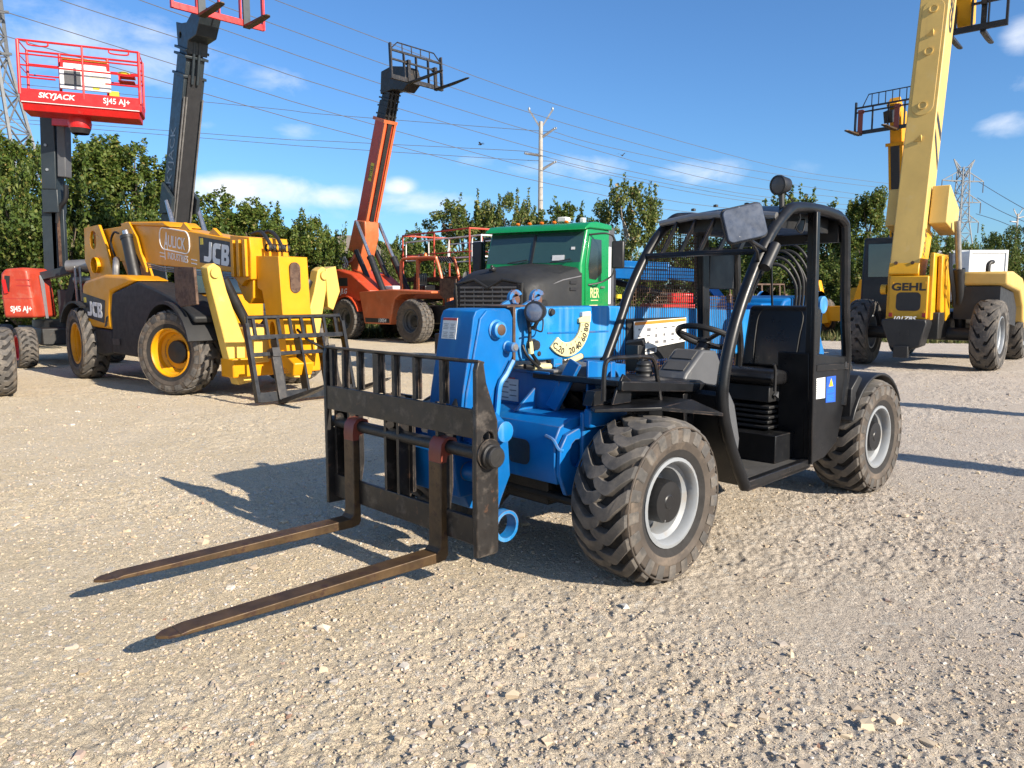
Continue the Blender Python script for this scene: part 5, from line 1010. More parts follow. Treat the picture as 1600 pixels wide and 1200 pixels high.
    for x, z in ((-.9, .62), (-.9, .85)): MB().lathe([(.03, 0), (.03, .02), (0, .02)], (x, -1.09, z), (0, -1, 0), 8).build('bolt_head', 'dull_steel', t)
    MB().box((-3.05, -.98, 1.0), (.02, .2, .12)).build('tail_lamp', 'inkred', t); MB().box((-2.0, -1.095, .72), (.28, .02, .10)).build('tank_step', 'ink', t)
    MB().tube(curve_pts([(-3.1, -.6, 1.75), (-3.1, -.58, 2.0), (-3.25, -.5, 2.12), (-3.4, -.45, 2.1)], 6), .055, 10).build('exhaust_pipe', 'dull_steel', t)
    return t
long_yellow()

def raised_orange():
    t = thing('telehandler', 'orange telehandler with its boom raised steeply and black forks high in the sky', 'telehandler', (-2.32, 24.4, 0), R(-43))
    wheel_set(t, [(0, -.97, .68, 0), (-3.45, -.97, .68, 0), (0, .97, .68, 0), (-3.45, .97, .68, 0)], .68, .46, .36, rim='dark_rim', hubm='hub', N=22, lug=.05, hub_r=.16, hub_out=.1, kind='block', dish=-.05)
    MB().span((-4.2, -.55, .62), (1.1, .55, 1.15)).build('chassis', 'grease', t, bevel=.02)
    for x in (0, -3.45): MB().cyl((x, -.9, .68), (x, .9, .68), .12, 12).build('axle', 'grease', t)
    k = MB(); k.prism([(-2.72, 1.58), (-2.45, .55), (-1.10, .55), (-.98, 1.0), (-.85, 1.36), (-.55, 1.50), (.9, 1.52), (.9, 1.60), (-1.0, 1.66)], -1.08, -.40, 'y'); sd = k.build('side_tank', 'orange', t, bevel=.06, seg=3)
    text('10054', .17, 'label', MB().prism([(-2.38, .60), (-1.12, .60), (-1.14, .74), (-2.4, .74)], -1.085, -1.0805, 'y').build('name_panel', 'ink', sd), (-1.5, -1.087, .67), (1, 0, 0), (0, 0, 1), bold=.02, shear=.2)
    k = MB(); k.prism([(-4.5, 1.25), (-4.5, 2.3), (-4.0, 2.35), (-3.2, 2.18), (-2.2, 1.62), (-2.55, 1.3)], -1.02, .6, 'y'); rb = k.build('rear_body', 'orange_red', t, bevel=.04)
    MB().span((-3.92, -1.03, 1.78), (-3.42, -1.021, 2.05)).build('vent', 'ink', rb); MB().span((-3.95, -1.03, 1.28), (-3.42, -1.021, 1.44)).build('vent', 'ink', rb); text('JLG', .24, 'label', rb, (-3.66, -1.023, 1.60), (1, 0, 0), (0, 0, 1), bold=.02, shear=.3)
    MB().prism(arc(-3.45, .68, .74, 20, 160, 12) + arc(-3.45, .68, .78, 160, 20, 12), -1.15, -.72, 'y').build('mudguard', 'orange_red', t); k = MB(); k.prism([(.5, 1.0), (.5, 1.55), (1.25, 1.5), (1.5, 1.1), (1.45, .8)], -.3, 1.0, 'y'); k.build('front_body', 'orange', t, bevel=.05)
    # roll-over cab frame
    c = sub('cab', t)
    for y in (.25, 1.02): MB().tube(curve_pts([(-2.15, y, 1.55), (-2.15, y, 2.45), (-2.08, y, 2.62), (-1.9, y, 2.68), (-.55, y, 2.68), (-.35, y, 2.60), (-.12, y, 2.0), (.02, y, 1.5)], 5), .05, 8).build('cab_frame', 'orange', c)
    for x in (-1.3,): MB().bar((x, .25, 1.55), (x, .25, 2.66), .07, .07).build('door_post', 'orange', c)
    r_ = MB(); r_.span((-2.05, .22, 2.65), (-.5, 1.05, 2.72)); rf = r_.build('cab_roof', 'orange', c, bevel=.02); k = MB()
    for i in range(7): k.box((-.36 + .0, .30 + .1 * i, 2.63), (.24, .045, .05), (0, R(40), 0))
    k.build('roof_slots', 'ink', rf); MB().lathe([(.06, 0), (.06, .06), (.03, .14), (0, .15)], (-1.3, .6, 2.72), (0, 0, 1), 10).build('beacon', 'amber', rf)
    MB().span((-2.15, .22, 1.35), (0.0, 1.05, 1.62)).build('cab_tub', 'orange', c, bevel=.03); k = MB(); k.prism([(-1.75, 1.62), (-1.65, 2.2), (-1.5, 2.2), (-1.5, 1.8), (-1.1, 1.8), (-1.1, 1.62)], .4, .85, 'y'); k.build('seat', 'vinyl', c, bevel=.03)
    MB().ball((.35, .9, 2.0), .04, .2, .24, 10, 8).build('mirror', 'black_plain', c); MB().tube([(.0, 1.0, 1.7), (.3, 1.0, 1.75), (.35, .9, 1.9)], .015, 6).build('mirror_arm', 'white', c)
    # outrigger legs folded at the front
    for s in (-1, 1):
        og = sub('outrigger', t, (1.25, s * .62, 0)); k = MB(); k.bar((0, 0, .55), (0, 0, 1.55), .20, .16); k.build('arm', 'orange', og, bevel=.02); MB().span((-.25, -.2, 1.32), (.35, .2, 1.40)).build('foot_pad', 'rusty', og) if s > 0 else MB().prism([(-.28, 1.98), (.42, 1.95), (.40, 1.42), (-.1, 1.36), (-.3, 1.5)], -.18, -.14, 'y').build('foot_pad', 'rusty', og); MB().cyl((-.16, 0, .9), (-.1, -.1, 1.8), .07, 10).build('ram', 'black_plain', og)
    # boom
    e = math.atan2(4.3, 1.55); d = Vector((math.cos(e), 0, math.sin(e))); n = Vector((math.sin(e), 0, -math.cos(e))); p0 = Vector((-4.35, 0, 2.15))
    b = MB(); b.bar(p0 + d * .15, p0 + d * 5.35, .46, .50); bo = b.build('boom', 'orange_red', t, bevel=.03)
    b = MB(); b.bar(p0 + d * .5 + n * .275, p0 + d * 5.3 + n * .275, .16, .06); b.build('hose_track', 'grease', bo)
    b = MB()
    for y in (-.20, .20): b.bar(p0 + d * .9 + n * .28 + Vector((0, y, 0)), p0 + d * 5.35 + n * .28 + Vector((0, y, 0)), .09, .07)
    b.build('boom_flange', 'orange', bo); b = MB(); b.bar(p0 + d * 5.30, p0 + d * 5.40, .56, .62); b.build('boom_collar', 'orange', bo)
    b = MB(); b.prism([((p0 + d * a + n * c_).x, (p0 + d * a + n * c_).z) for a, c_ in ((-.3, -.25), (.1, -.38), (1.9, -.30), (2.05, .30), (1.6, .48), (.2, .4), (-.3, .25))], -.29, .29, 'y'); b.build('boom_foot', 'orange', bo, bevel=.03)
    text('SKYTRAK', .26, 'ink', MB().prism([((p0 + d * a + n * c_).x, (p0 + d * a + n * c_).z) for a, c_ in ((3.35, -.02), (3.95, -.02), (3.95, .16), (3.35, .16))], -.2335, -.2305, 'y').build('name_panel', 'duct', bo), p0 + d * 3.65 + n * .07 + Vector((0, -.234, 0)), d, -n, bold=.01, sxy=.4)
    b = MB(); b.bar(p0 + d * 5.4, p0 + d * 5.95, .40, .44); b.bar(p0 + d * 5.95, p0 + d * 6.35, .34, .38)
    for q in (5.5, 5.75, 6.0, 6.2): b.bar(p0 + d * q, p0 + d * (q + .05), .46, .52)
    for y in (-.1, .05, .16): b.tube([p0 + d * 5.35 + n * .28 + Vector((0, y, 0)), p0 + d * 6.3 + n * .24 + Vector((0, y, 0))], .03, 6)
    b.build('inner_boom', 'grease', t)
    tip = p0 + d * 6.35
    b = MB(); b.prism([(tip.x - .28, tip.z - .15), (tip.x - .22, tip.z + .55), (tip.x + .3, tip.z + .62), (tip.x + 1.1, tip.z + .45), (tip.x + 1.25, tip.z - .02), (tip.x + .9, tip.z - .25), (tip.x + .35, tip.z - .12)], -.24, .24, 'y'); b.build('boom_head', 'grease', t, bevel=.03)
    fork_carriage(t, (tip.x + 1.32, 0.0, tip.z - .10), (0, R(-3), 0), 2.05, 1.05, 'carriage', 'carriage', 1.5, (-.36, .72), tops=(1.0, .72, .26), nb=4, shank=.56, slope=.0)
    for s in (-1, 1):
        cylinder_ram(t, (-2.05, s * .52, 1.45), p0 + d * 1.95 + n * .1 + Vector((0, s * .46, 0)), .52, .11, .06, 'black_plain'); MB().cyl((-3.0, s * .42, 1.9), p0 + d * 1.0 + n * .3 + Vector((0, s * .42, 0)), .09, 12).build('tilt_cylinder', 'black_plain', t)
    k = MB()
    for i in range(4): k.tube(curve_pts([p0 + d * .9 + n * .35 + Vector((0, -.42 - .03 * i, 0)), p0 + d * .5 + n * .1 + Vector((0, -.48, 0)), (-4.5 + .1 * i, -.55, 2.8), (-4.3 + .1 * i, -.5, 2.3)], 5), .022, 6)
    k.build('hydraulic_hose', 'dull_steel', t)
    k = MB(); k.box((-2.0, -.25, 1.72), (.45, .3, .12)); k.build('gauge_box', 'white', t, bevel=.02)
    return t
raised_orange()

def raised_slate():
    t = thing('telehandler', 'slate telehandler raising a red fork carriage behind the yellow one', 'telehandler', (-5.9, 17.3, 0), R(-45))
    wheel_set(t, [(.2, -.95, .6, 0), (-2.9, -.95, .6, 0), (.2, .95, .6, 0), (-2.9, .95, .6, 0)], .6, .42, .33, rim='red', N=18, hub_r=.14, hub_out=.1, dish=-.05)
    k = MB(); k.span((-4.0, -.6, .6), (.6, .6, 1.15)); k.build('chassis', 'grease', t, bevel=.02); k = MB(); k.prism([(-4.1, 1.1), (-4.1, 1.7), (-2.0, 1.7), (-1.6, 1.4), (-1.6, 1.1)], -1.05, -.45, 'y'); k.build('engine_hood', 'red', t, bevel=.05)
    k = MB(); k.prism([(-2.6, 1.1), (-2.6, 2.0), (-1.4, 2.0), (-1.1, 1.5), (-1.1, 1.1)], .4, 1.05, 'y'); k.build('cab', 'darkgrey', t, bevel=.05)
    p0 = Vector((-4.25, 0, 2.25)); d = (Vector((-2.05, 0, 7.95)) - Vector((-4.05, 0, 2.6))).normalized(); n = Vector((d.z, 0, -d.x))
    k = MB()
    for y in (-.42, .36): k.prism([(-4.55, 1.1), (-4.6, 2.4), (-4.1, 2.7), (-3.7, 2.2), (-3.4, 1.1)], y, y + .06, 'y')
    k.build('pivot_plate', 'darkgrey', t)
    b = MB(); b.bar(p0, p0 + d * 4.75, .50, .62); bo = b.build('boom', 'darkgrey', t, bevel=.02); b = MB(); b.bar(p0 + d * .3 + n * .335, p0 + d * 4.8 + n * .335, .34, .05); bt = b.build('hose_track', 'ink', bo)
    b = MB()
    for y in (-.22, -.16, .22): b.tube([p0 + d * .4 + n * .37 + Vector((0, y, 0)), p0 + d * 4.3 + n * .37 + Vector((0, y, 0))], .022, 6)
    b.build('hydraulic_pipe', 'dull_steel', bo)
    text('SKYJACK', .40, 'galv', bo, p0 + d * 2.75 + Vector((0, -.254, 0)), d, -n, bold=.0, shear=-.25, sxy=1.0)
    b = MB(); b.bar(p0 + d * 4.75, p0 + d * 5.2, .44, .54); b.bar(p0 + d * 5.2, p0 + d * 5.6, .38, .46)
    for q in (4.72, 5.16, 5.3): b.bar(p0 + d * q, p0 + d * (q + .06), .56, .68)
    for y in (-.08, .04): b.tube(curve_pts([p0 + d * 4.6 + n * .40 + Vector((0, y, 0)), p0 + d * 5.1 + n * .36 + Vector((0, y, 0)), p0 + d * 5.7 + n * .3 + Vector((0, y, 0))], 4), .035, 6)
    b.build('inner_boom', 'darkgrey', t, bevel=.01)
    tp = p0 + d * 5.55
    b = MB(); b.prism([(tp.x - .30, tp.z - .12), (tp.x - .34, tp.z + .45), (tp.x - .1, tp.z + .36), (tp.x + .25, tp.z + .30), (tp.x + .8, tp.z + .55), (tp.x + 1.05, tp.z + .3), (tp.x + .75, tp.z - .1), (tp.x + .3, tp.z - .12), (tp.x + .22, tp.z - .4)], -.24, .24, 'y', [circ(tp.x - .12, tp.z + .1, .07, 10)]); b.build('boom_head', 'darkgrey', t, bevel=.02)
    fork_carriage(t, (-1.0, .07, 7.62), (0, 0, 0), 2.10, 1.15, 'red', 'darkgrey', 1.0, (-.42, .62), tops=(1.0, .8, .3), nb=5, shank=.8, fw=.16)
    for s in (-1, 1): cylinder_ram(t, (-1.9, s * .42, 1.2), p0 + d * 1.75 + n * .25 + Vector((0, s * .36, 0)), .42, .11, .06)
    b = MB()
    for s in (-1, 1): b.prism([((p0 + d * a + n * c).x, (p0 + d * a + n * c).z) for a, c in ((1.3, -.2), (2.1, -.2), (1.9, .5), (1.55, .5))], s * .31 - .04, s * .31 + .04, 'y')
    b.build('lift_bracket', 'darkgrey', bo)
    return t
raised_slate()

def tall_tan(o=None):
    t = thing('telehandler', 'faded yellow telehandler seen from behind with wide boom raised past the top edge', 'telehandler', (8.56, 16.0, 0), R(50))
    wheel_set(t, [(0, 1.18, .70, 0), (0, -1.18, .70, -2), (3.5, 1.18, .70, 0), (3.5, -1.18, .70, 0)], .70, .46, .36, rim='galv', N=15, lug=.075, hub_r=.15, hub_out=.1, thick=.33, dish=-.05, smats=('rubber', 'rubber'))
    k = MB(); k.span((-.9, -.45, .62), (4.2, .5, 1.15)); k.build('chassis', 'grease', t, bevel=.02)
    for x in (0, 3.5): MB().cyl((x, -1.1, .7), (x, 1.1, .7), .13, 12).build('axle', 'grease', t)
    # rear tower
    k = MB(); k.span((-1.15, -.28, 1.02), (-1.06, .42, 1.86)); k.span((-1.06, -.34, 1.0), (-.1, -.26, 2.30)); k.span((-1.06, .40, 1.0), (-.1, .48, 2.0)); tw = k.build('rear_tower', 'gyellow2', t, bevel=.02)
    MB().prism(slot(.06, 1.36, .44, .36, 6, .08), -1.158, -1.151, 'x').build('tower_opening', 'ink', tw); text('GEHL', .20, 'ink', tw, (-1.156, .07, 1.64), (0, -1, 0), (0, 0, 1), bold=.035, sxy=1.25)
    MB().lathe([(.10, 0), (.10, .1), (.05, .1)], (-1.0, .50, 1.6), (0, 1, 0), 12).build('tow_boss', 'gyellow2', tw)
    k = MB(); k.prism([(.45, 1.02), (.47, .94), (.30, .50), (.16, .44), (-.10, .44), (-.24, .50), (-.34, .94), (-.32, 1.02)], -1.42, -.9, 'x'); cw = k.build('counterweight', 'black_plain', t, bevel=.02)
    k = MB()
    for y in (-.02, .14):
        for z in (.72, .80): k.lathe([(.022, 0), (.022, .01), (0, .01)], (-1.42, y, z), (-1, 0, 0), 8)
    k.build('bolt_head', 'ink', cw); text('101Z85', .12, 'white_ink', cw, (-1.375, .07, 1.03), (0, -1, 0), (.4, 0, 1), bold=.02, shear=.2, sxy=1.1); MB().span((-1.5, -.06, .28), (-1.36, .2, .50)).build('tow_hitch', 'black_plain', cw, bevel=.01)
    # boom leaning away
    e = R(77.5); d = Vector((math.cos(e), 0, math.sin(e))); n = Vector((-math.sin(e), 0, math.cos(e))); p0 = Vector((-.78, .19, 1.95)); Y_ = Vector((0, 1, 0))
    b = MB(); b.bar(p0, p0 + d * 7.4, .54, .60); bo = b.build('boom', 'gyellow', t, bevel=.02)
    b = MB(); b.prism([((p0 + d * a + n * c).x, (p0 + d * a + n * c).z) for a, c in ((-.35, -.25), (-.12, .32), (.05, .32), (.9, .0), (.9, -.45))], -.085, .465, 'y'); b.build('boom_foot', 'gyellow2', bo, bevel=.015)
    pl = MB(); P2 = [];
    for (u, v) in slot(0, 0, .40, 2.4, 8): P2.append((u, v))
    base = p0 + d * 4.3 + n * .300
    vs = [base + Y_ * u + d * v for u, v in P2] + [base + Y_ * u + d * v + n * .012 for u, v in P2]; m_ = len(P2)
    pl.add(vs, [tuple(range(m_)), tuple(range(2 * m_ - 1, m_ - 1, -1))] + [(i, (i + 1) % m_, (i + 1) % m_ + m_, i + m_) for i in range(m_)]); pl.build('cover_plate', 'gyellow', bo, bevel=.004)
    for a in (3.30, 4.42, 5.30): MB().lathe([(.085, .0), (.085, .022), (.065, .022), (.06, .008), (0, .008)], p0 + d * a + n * .312, n, 18).build('cover_boss', 'gyellow', bo)
    for a in (2.55, 4.72): MB().add([p0 + d * a + n * .31 - Y_ * .06, p0 + d * (a + .12) + n * .31 - Y_ * .06, p0 + d * (a + .02) + n * .31 + Y_ * .10, p0 + d * (a + .12) + n * .40 - Y_ * .05], [(0, 1, 2), (0, 3, 1), (1, 3, 2), (2, 3, 0)]).build('wedge_lug', 'gyellow', bo)
    for a in (.10,):
        for u in (-.15, .15): MB().lathe([(.035, 0), (.035, .03), (0, .03)], p0 + d * a + n * .302 + Y_ * u, n, 8).build('boom_bolt', 'rusty', bo)
    ys = Vector((0, -.2735, 0))
    text('GEHL', .40, 'ink', bo, p0 + d * 5.55 + ys + n * .02, d, n, bold=.03, sxy=1.45, shear=.25); text('HD-42', .20, 'ink', bo, p0 + d * .55 + ys + n * .05, d, n, bold=.025, sxy=1.0, shear=.25)
    for a, w_ in ((2.15, .50), (2.75, .26)): MB().prism([((p0 + d * q + n * c).x, (p0 + d * q + n * c).z) for q, c in ((a, -.24), (a + w_, .24), (a + w_ + .16, .24), (a + .16, -.24))], -.0855, -.0805, 'y').build('boom_stripe', 'ink', bo)
    b = MB()
    for y0, y1 in ((-.42, -.10), (.47, .70)): b.prism([((p0 + d * a + n * c).x, (p0 + d * a + n * c).z) for a, c in ((.95, .05), (1.72, .05), (1.55, -1.0), (1.0, -1.0))], y0, y1, 'y')
    b.build('lift_bracket', 'gyellow', bo, bevel=.02)
    b = MB(); b.bar((-.5, -.40, 2.25), (-.25, -.40, 1.0), .16, .34, (1, 0, 0)); b.prism([(-.85, 2.25), (-.45, 2.28), (-.1, 1.3), (.3, .75), (-.3, .72), (-.75, 1.2)], -.44, -.36, 'y'); b.build('pivot_plate', 'gyellow2', t, bevel=.02)
    cylinder_ram(t, (.35, -.62, .72), (-.15, -.52, 2.95), .58, .105, .06, 'black_plain', 'dull_steel'); MB().tube(curve_pts([(.25, -.75, 1.7), (.2, -.82, 1.5), (.25, -.80, 1.2), (.3, -.76, 1.1)], 5), .02, 6).build('hydraulic_hose', 'dull_steel', t)
    for i in range(3): MB().tube(curve_pts([(-.6 + .1 * i, -.50, 2.3), (-.75 + .1 * i, -.56, 1.9), (-.5 + .1 * i, -.58, 1.5), (-.2, -.55, 1.25)], 5), .018, 6).build('hydraulic_hose', 'hose', t)
    for z in (1.16, 1.72):
        for y in (-.22, .36): MB().lathe([(.022, 0), (.022, .014), (0, .014)], (-1.151, y, z), (-1, 0, 0), 8).build('bolt_head', 'gyellow2', tw)
    for s_ in (-1, 1): MB().span((-1.16, .07 + s_ * .30 - .03, 1.06), (-1.148, .07 + s_ * .30 + .03, 1.14)).build('reflector', 'inkred', tw)
    # engine pod right side
    k = MB(); hp_ = [(-.45, 1.88), (1.6, 1.93), (2.6, 1.74), (3.25, 1.3), (3.3, .92), (3.0, .92)]; k.prism([(.1, 1.95), (.9, 1.97), (2.2, 1.86), (3.0, 1.55), (3.3, 1.28), (3.42, .86), (3.1, .72), (2.75, .95), (2.6, 1.25), (2.0, 1.56), (.1, 1.68)], -1.42, -.62, 'y'); k.build('engine_hood', 'gyellow', t, bevel=.05, seg=3); text('GEHL', .26, 'ink', t, (3.1, -1.424, 1.12), (.25, 0, 1), (-1, 0, .25), bold=.02) if False else None
    k = MB(); k.prism([(.12, 1.0), (.12, 1.66), (1.9, 1.54), (2.5, 1.2), (2.5, .8)], -1.30, -.50, 'y'); k.build('engine_bay', 'ink', t); MB().tube(curve_pts([(.9, -.95, 1.9), (.9, -.95, 2.1), (.95, -.98, 2.16), (1.05, -1.0, 2.17)], 5), .045, 10).build('exhaust_pipe', 'grease', t); k = MB(); k.prism([(2.9, .40), (3.3, .45), (3.35, .80), (3.0, .70)], -1.4, -.9, 'y'); k.build('hood_step', 'black_plain', t)
    text('GEHL', .22, 'ink', t, (3.395, -1.425, 1.08), (.1, 0, -1), (1, 0, .1), bold=.02) if False else text('GEHL', .20, 'ink', t, (3.05, -1.4225, 1.15), (.45, 0, -.9), (.9, 0, .45), bold=.03)
    # cab on the left
    c = sub('cab', t); k = MB(); k.prism([(.45, .75), (.55, 2.74), (1.9, 2.78), (2.5, 2.0), (2.6, .75)], .60, 1.42, 'y'); k.build('cab_body', 'black_plain', c, bevel=.05); MB().prism([(.70, 1.88), (1.28, 1.88), (1.30, 2.60), (.78, 2.60)], .49, .545, 'x').build('rear_window', 'greenglass', c, bevel=.004); MB().prism([(.7, 1.9), (.75, 2.6), (1.8, 2.62), (2.2, 2.0)], 1.422, 1.43, 'y').build('side_window', 'greenglass', c)
    # top end: gooseneck and carriage on the far side
    tp = p0 + d * 7.2; b = MB(); b.prism([(tp.x - .1, tp.z + .5), (tp.x + .9, tp.z + .6), (tp.x + 2.4, tp.z - .6), (tp.x + 2.5, tp.z - 1.3), (tp.x + 2.2, tp.z - 1.4), (tp.x + 1.7, tp.z - .7), (tp.x + .2, tp.z - .1)], .0, .32, 'y'); b.build('boom_head', 'gyellow2', t, bevel=.02)
    fork_carriage(t, (2.75, -.02, 7.38), (0, 0, 0), 1.35, .95, 'black_plain', 'carriage', 1.15, (-.22, .42), tops=None, shank=.55)
    return t
tall_tan()

def far_yellow():
    t = thing('telehandler', 'far yellow telehandler with raised red shanked forks left of the wide tan boom', 'telehandler', (11.7, 26.6, 0), R(-138))
    wheel_set(t, [(0, 1.0, .68, 0), (0, -1.0, .68, 0), (-3.4, 1.0, .68, 0), (-3.4, -1.0, .68, 0)], .68, .44, .34, rim='yellow', N=15, lug=.075, hub_r=.15, hub_out=.1, thick=.33, dish=-.05)
    k = MB(); k.span((-4.2, -.45, .6), (.9, .45, 1.1)); k.build('chassis', 'yellow', t, bevel=.02); k = MB(); k.prism([(-4.3, .9), (-4.3, 1.8), (-2.2, 1.75), (-1.6, 1.3), (-1.6, .9)], -1.05, -.5, 'y'); k.build('engine_hood', 'yellow', t, bevel=.05); c = MB(); c.prism([(-2.9, 1.0), (-2.9, 2.5), (-1.6, 2.5), (-1.2, 1.7), (-1.2, 1.0)], .38, 1.05, 'y'); c.build('cab', 'glass', t, bevel=.05)
    for s in (-1, 1):
        og = sub('outrigger', t, (.95, 0, 0)); MB().prism([(s * y, z) for y, z in ((.3, .55), (.5, .5), (1.0, 1.75), (.95, 2.0), (.7, 1.98))], -.12, .12, 'x').build('arm', 'yellow', og, bevel=.02); MB().prism([(s * y, z) for y, z in ((1.0, 1.95), (1.15, 2.05), (1.25, 1.5), (1.1, 1.4))], -.2, .2, 'x').build('foot_pad', 'yellow', og, bevel=.01)
    e = R(80); d = Vector((math.cos(e), 0, math.sin(e))); n = Vector((math.sin(e), 0, -math.cos(e))); p0 = Vector((-4.0, 0, 2.1)); b = MB()
    for y in (-.36, .30): b.prism([(-4.4, 1.0), (-4.5, 2.4), (-4.1, 2.6), (-3.5, 2.0), (-3.3, 1.0)], y, y + .06, 'y')
    b.build('pivot_plate', 'yellow', t); b = MB(); b.bar(p0, p0 + d * 4.9, .52, .62); bo = b.build('boom', 'yellow', t, bevel=.02); MB().bar(p0 + d * .3 + n * .33, p0 + d * 4.9 + n * .33, .30, .05).build('hose_track', 'ink', bo); MB().bar(p0 + d * 4.85, p0 + d * 4.97, .64, .74).build('boom_collar', 'yellow', bo)
    b = MB(); b.bar(p0 + d * 4.95, p0 + d * 6.0, .42, .5); b.bar(p0 + d * 5.8, p0 + d * 6.4 + n * .4, .36, .42); b.build('inner_boom', 'yellow', t, bevel=.02); tp = p0 + d * 6.0
    fork_carriage(t, (tp.x + .85, .0, tp.z - .75), (0, 0, 0), 2.3, 1.15, 'black_plain', 'fork_red', 1.1, (-.95, .32), tops=(.8, .62, .42), nb=6, shank=.75, fw=.16); b = MB(); b.bar((tp.x, 0, tp.z), (tp.x + .85, 0, tp.z - .3), .3, .4); b.build('coupler', 'grease', t)
    for s in (-1, 1): cylinder_ram(t, (-2.6, s * .4, 1.1), p0 + d * 1.6 + Vector((0, s * .34, 0)), .5, .1, .06)
    return t
far_yellow()
def boom_lift():
    t = thing('boom_lift', 'red and slate boom lift with a red work basket held high at the left', 'boom lift', (-9.75, 16.7, 0), 0)
    wheel_set(t, [(-.26, -.93, .42, 133), (.87, .37, .42, -47), (-1.69, .60, .42, 133), (-.56, 1.9, .42, -47)], .42, .34, .25, rim='red', N=22, lug=.05, hub_r=.10, hub_out=.2, dish=.0)
    for w in [c for c in t.children if c.name.startswith('wheel')]: w.rotation_euler.z = R(133 if w.location.x < -.6 and w.location.y < 1.0 or w.location.y < 0 else -47)
    MB().box((-.40, .48, .62), (2.3, 1.1, .36), (0, 0, R(-47))).build('chassis', 'grease', t, bevel=.03); MB().lathe([(.55, .80), (.55, .95), (0, .95)], (-.2, .3, 0), (0, 0, 1), 24).build('turntable', 'black_plain', t)
    k = MB(); k.prism([(-.70, 1.02), (-.73, 1.5), (-.71, 1.92), (-.62, 2.02), (-.24, 2.05), (-.16, 1.98), (-.08, 1.3), (-.06, 1.02)], -.85, -.05, 'y'); h = k.build('counterweight_hood', 'hood_red', t, bevel=.06, seg=3)
    MB().box((-.58, -.855, 1.72), (.10, .02, .32), (0, R(6), 0)).build('vent', 'ink', h); k = MB(); k.box((-.62, -.87, 1.66), (.07, .03, .28), (0, R(-8), 0)); k.build('vent_flap', 'red', h)
    k = MB(); k.box((-.25, -.853, 1.80), (.30, .01, .012)); k.box((-.25, -.853, 1.68), (.30, .01, .012)); k.box((-.40, -.852, 1.42), (.64, .006, .008)); k.build('hood_seam', 'inkred', h)
    text('SJ45 AJ+', .155, 'label', h, (-.33, -.853, 1.20), (1, 0, 0), (0, 0, 1), bold=.025, sxy=.82)
    k = MB(); k.prism([(-.05, 1.0), (-.13, 1.9), (-.06, 1.75), (-.02, 1.0)], -.5, -.45, 'y'); k.build('hood_edge', 'galv', t)
    # turret, links and upright boom
    k = MB(); k.span((.10, -.3, .95), (.85, .6, 1.6)); k.build('turret', 'darkgrey', t, bevel=.02); k = MB(); k.bar((-.25, -.32, 1.86), (.78, -.36, 2.08), .22, .16); k.build('link_arm', 'darkgrey', t, bevel=.01)
    k = MB(); k.cyl((.50, -.52, 2.08), (1.0, -.52, 2.10), .13, 14); k.cyl((.62, -.52, 1.80), (1.0, -.52, 1.80), .08, 12); k.build('rotary_joint', 'dull_steel', t); k = MB(); k.bar((.35, -.42, 1.15), (.62, -.42, 2.0), .10, .14, (1, 0, 0)); k.build('ram', 'black_plain', t); k = MB()
    for x in (.70, .80): k.tube(curve_pts([(x, -.62, 2.1), (x + .02, -.66, 1.7), (x, -.6, 1.2)], 5), .025, 6)
    k.build('hydraulic_hose', 'dull_steel', t); MB().span((.62, -.3, 1.1), (.92, .2, 1.75)).build('control_box', 'red', t, bevel=.03)
    k = MB(); k.bar((-.14, 0, 1.9), (-.10, 0, 3.3), .30, .12, (0, 1, 0)); k.bar((.07, 0, 1.9), (.10, 0, 3.3), .22, .10, (0, 1, 0)); k.bar((-.03, 0, 1.9), (0, 0, 3.3), .10, .12, (0, 1, 0)); k.build('lower_riser', 'darkgrey', t, bevel=.01); MB().bar((.12, -.12, 2.1), (.13, -.12, 3.2), .03, .05).build('riser_pipe', 'rusty', t)
    MB().bar((.0, 0, 3.22), (.0, 0, 3.70), .34, .32, (0, 1, 0)).build('knuckle_box', 'darkgrey', t, bevel=.015)
    k = MB(); k.bar((.0, 0, 3.70), (.06, 0, 5.2), .30, .34, (0, 1, 0)); b = k.build('boom', 'darkgrey', t, bevel=.015); MB().bar((.29, -.06, 3.95), (.34, -.06, 5.0), .18, .24, (0, 1, 0)).build('cable_tray', 'greyplastic', b, bevel=.02); MB().tube(curve_pts([(.33, -.1, 3.8), (.3, -.1, 3.5), (.15, -.1, 3.3), (.1, -.1, 3.0)], 5), .05, 8).build('hose_bundle', 'hose', b)
    for z in (4.1, 4.6): MB().lathe([(.03, 0), (.03, .02), (0, .02)], (0, -.175, z), (0, -1, 0), 8).build('bolt_head', 'galv', b)
    k = MB(); k.bar((.2, -.1, 5.1), (1.0, -.5, 5.0), .18, .2); k.lathe([(.20, -.10), (.22, 0), (.20, .14)], (.95, -.55, 4.95), (0, 0, 1), 18); k.build('basket_rotator', 'red', t, bevel=.01); MB().lathe([(.16, -.2), (.2, -.1)], (.95, -.55, 4.95), (0, 0, 1), 16).build('rotator_ring', 'black_plain', t)
    # work basket
    bk = sub('work_basket', t, (1.10, -.60, 5.10), (0, R(0.8), R(20))); w, d, hgt = 2.42, .85, 1.12; bk.scale = (.87, .87, .80)
    k = MB(); k.span((-w / 2, -d / 2, .12), (w / 2, d / 2, .16)); k.span((-w / 2, -d / 2 - .02, .10), (w / 2, -d / 2 + .02, .44)); k.span((-w / 2, d / 2 - .02, .10), (w / 2, d / 2 + .02, .36)); k.prism([(-d / 2, .10), (d / 2, .10), (d / 2 - .08, -.06), (-d / 2 + .08, -.06)], -w / 2 + .03, w / 2 - .03, 'x')
    for s in (-1, 1): k.span((s * w / 2 - .02, -d / 2 + .03, .12), (s * w / 2 + .02, d / 2 - .03, .40))
    fl = k.build('floor', 'red', bk, bevel=.01)
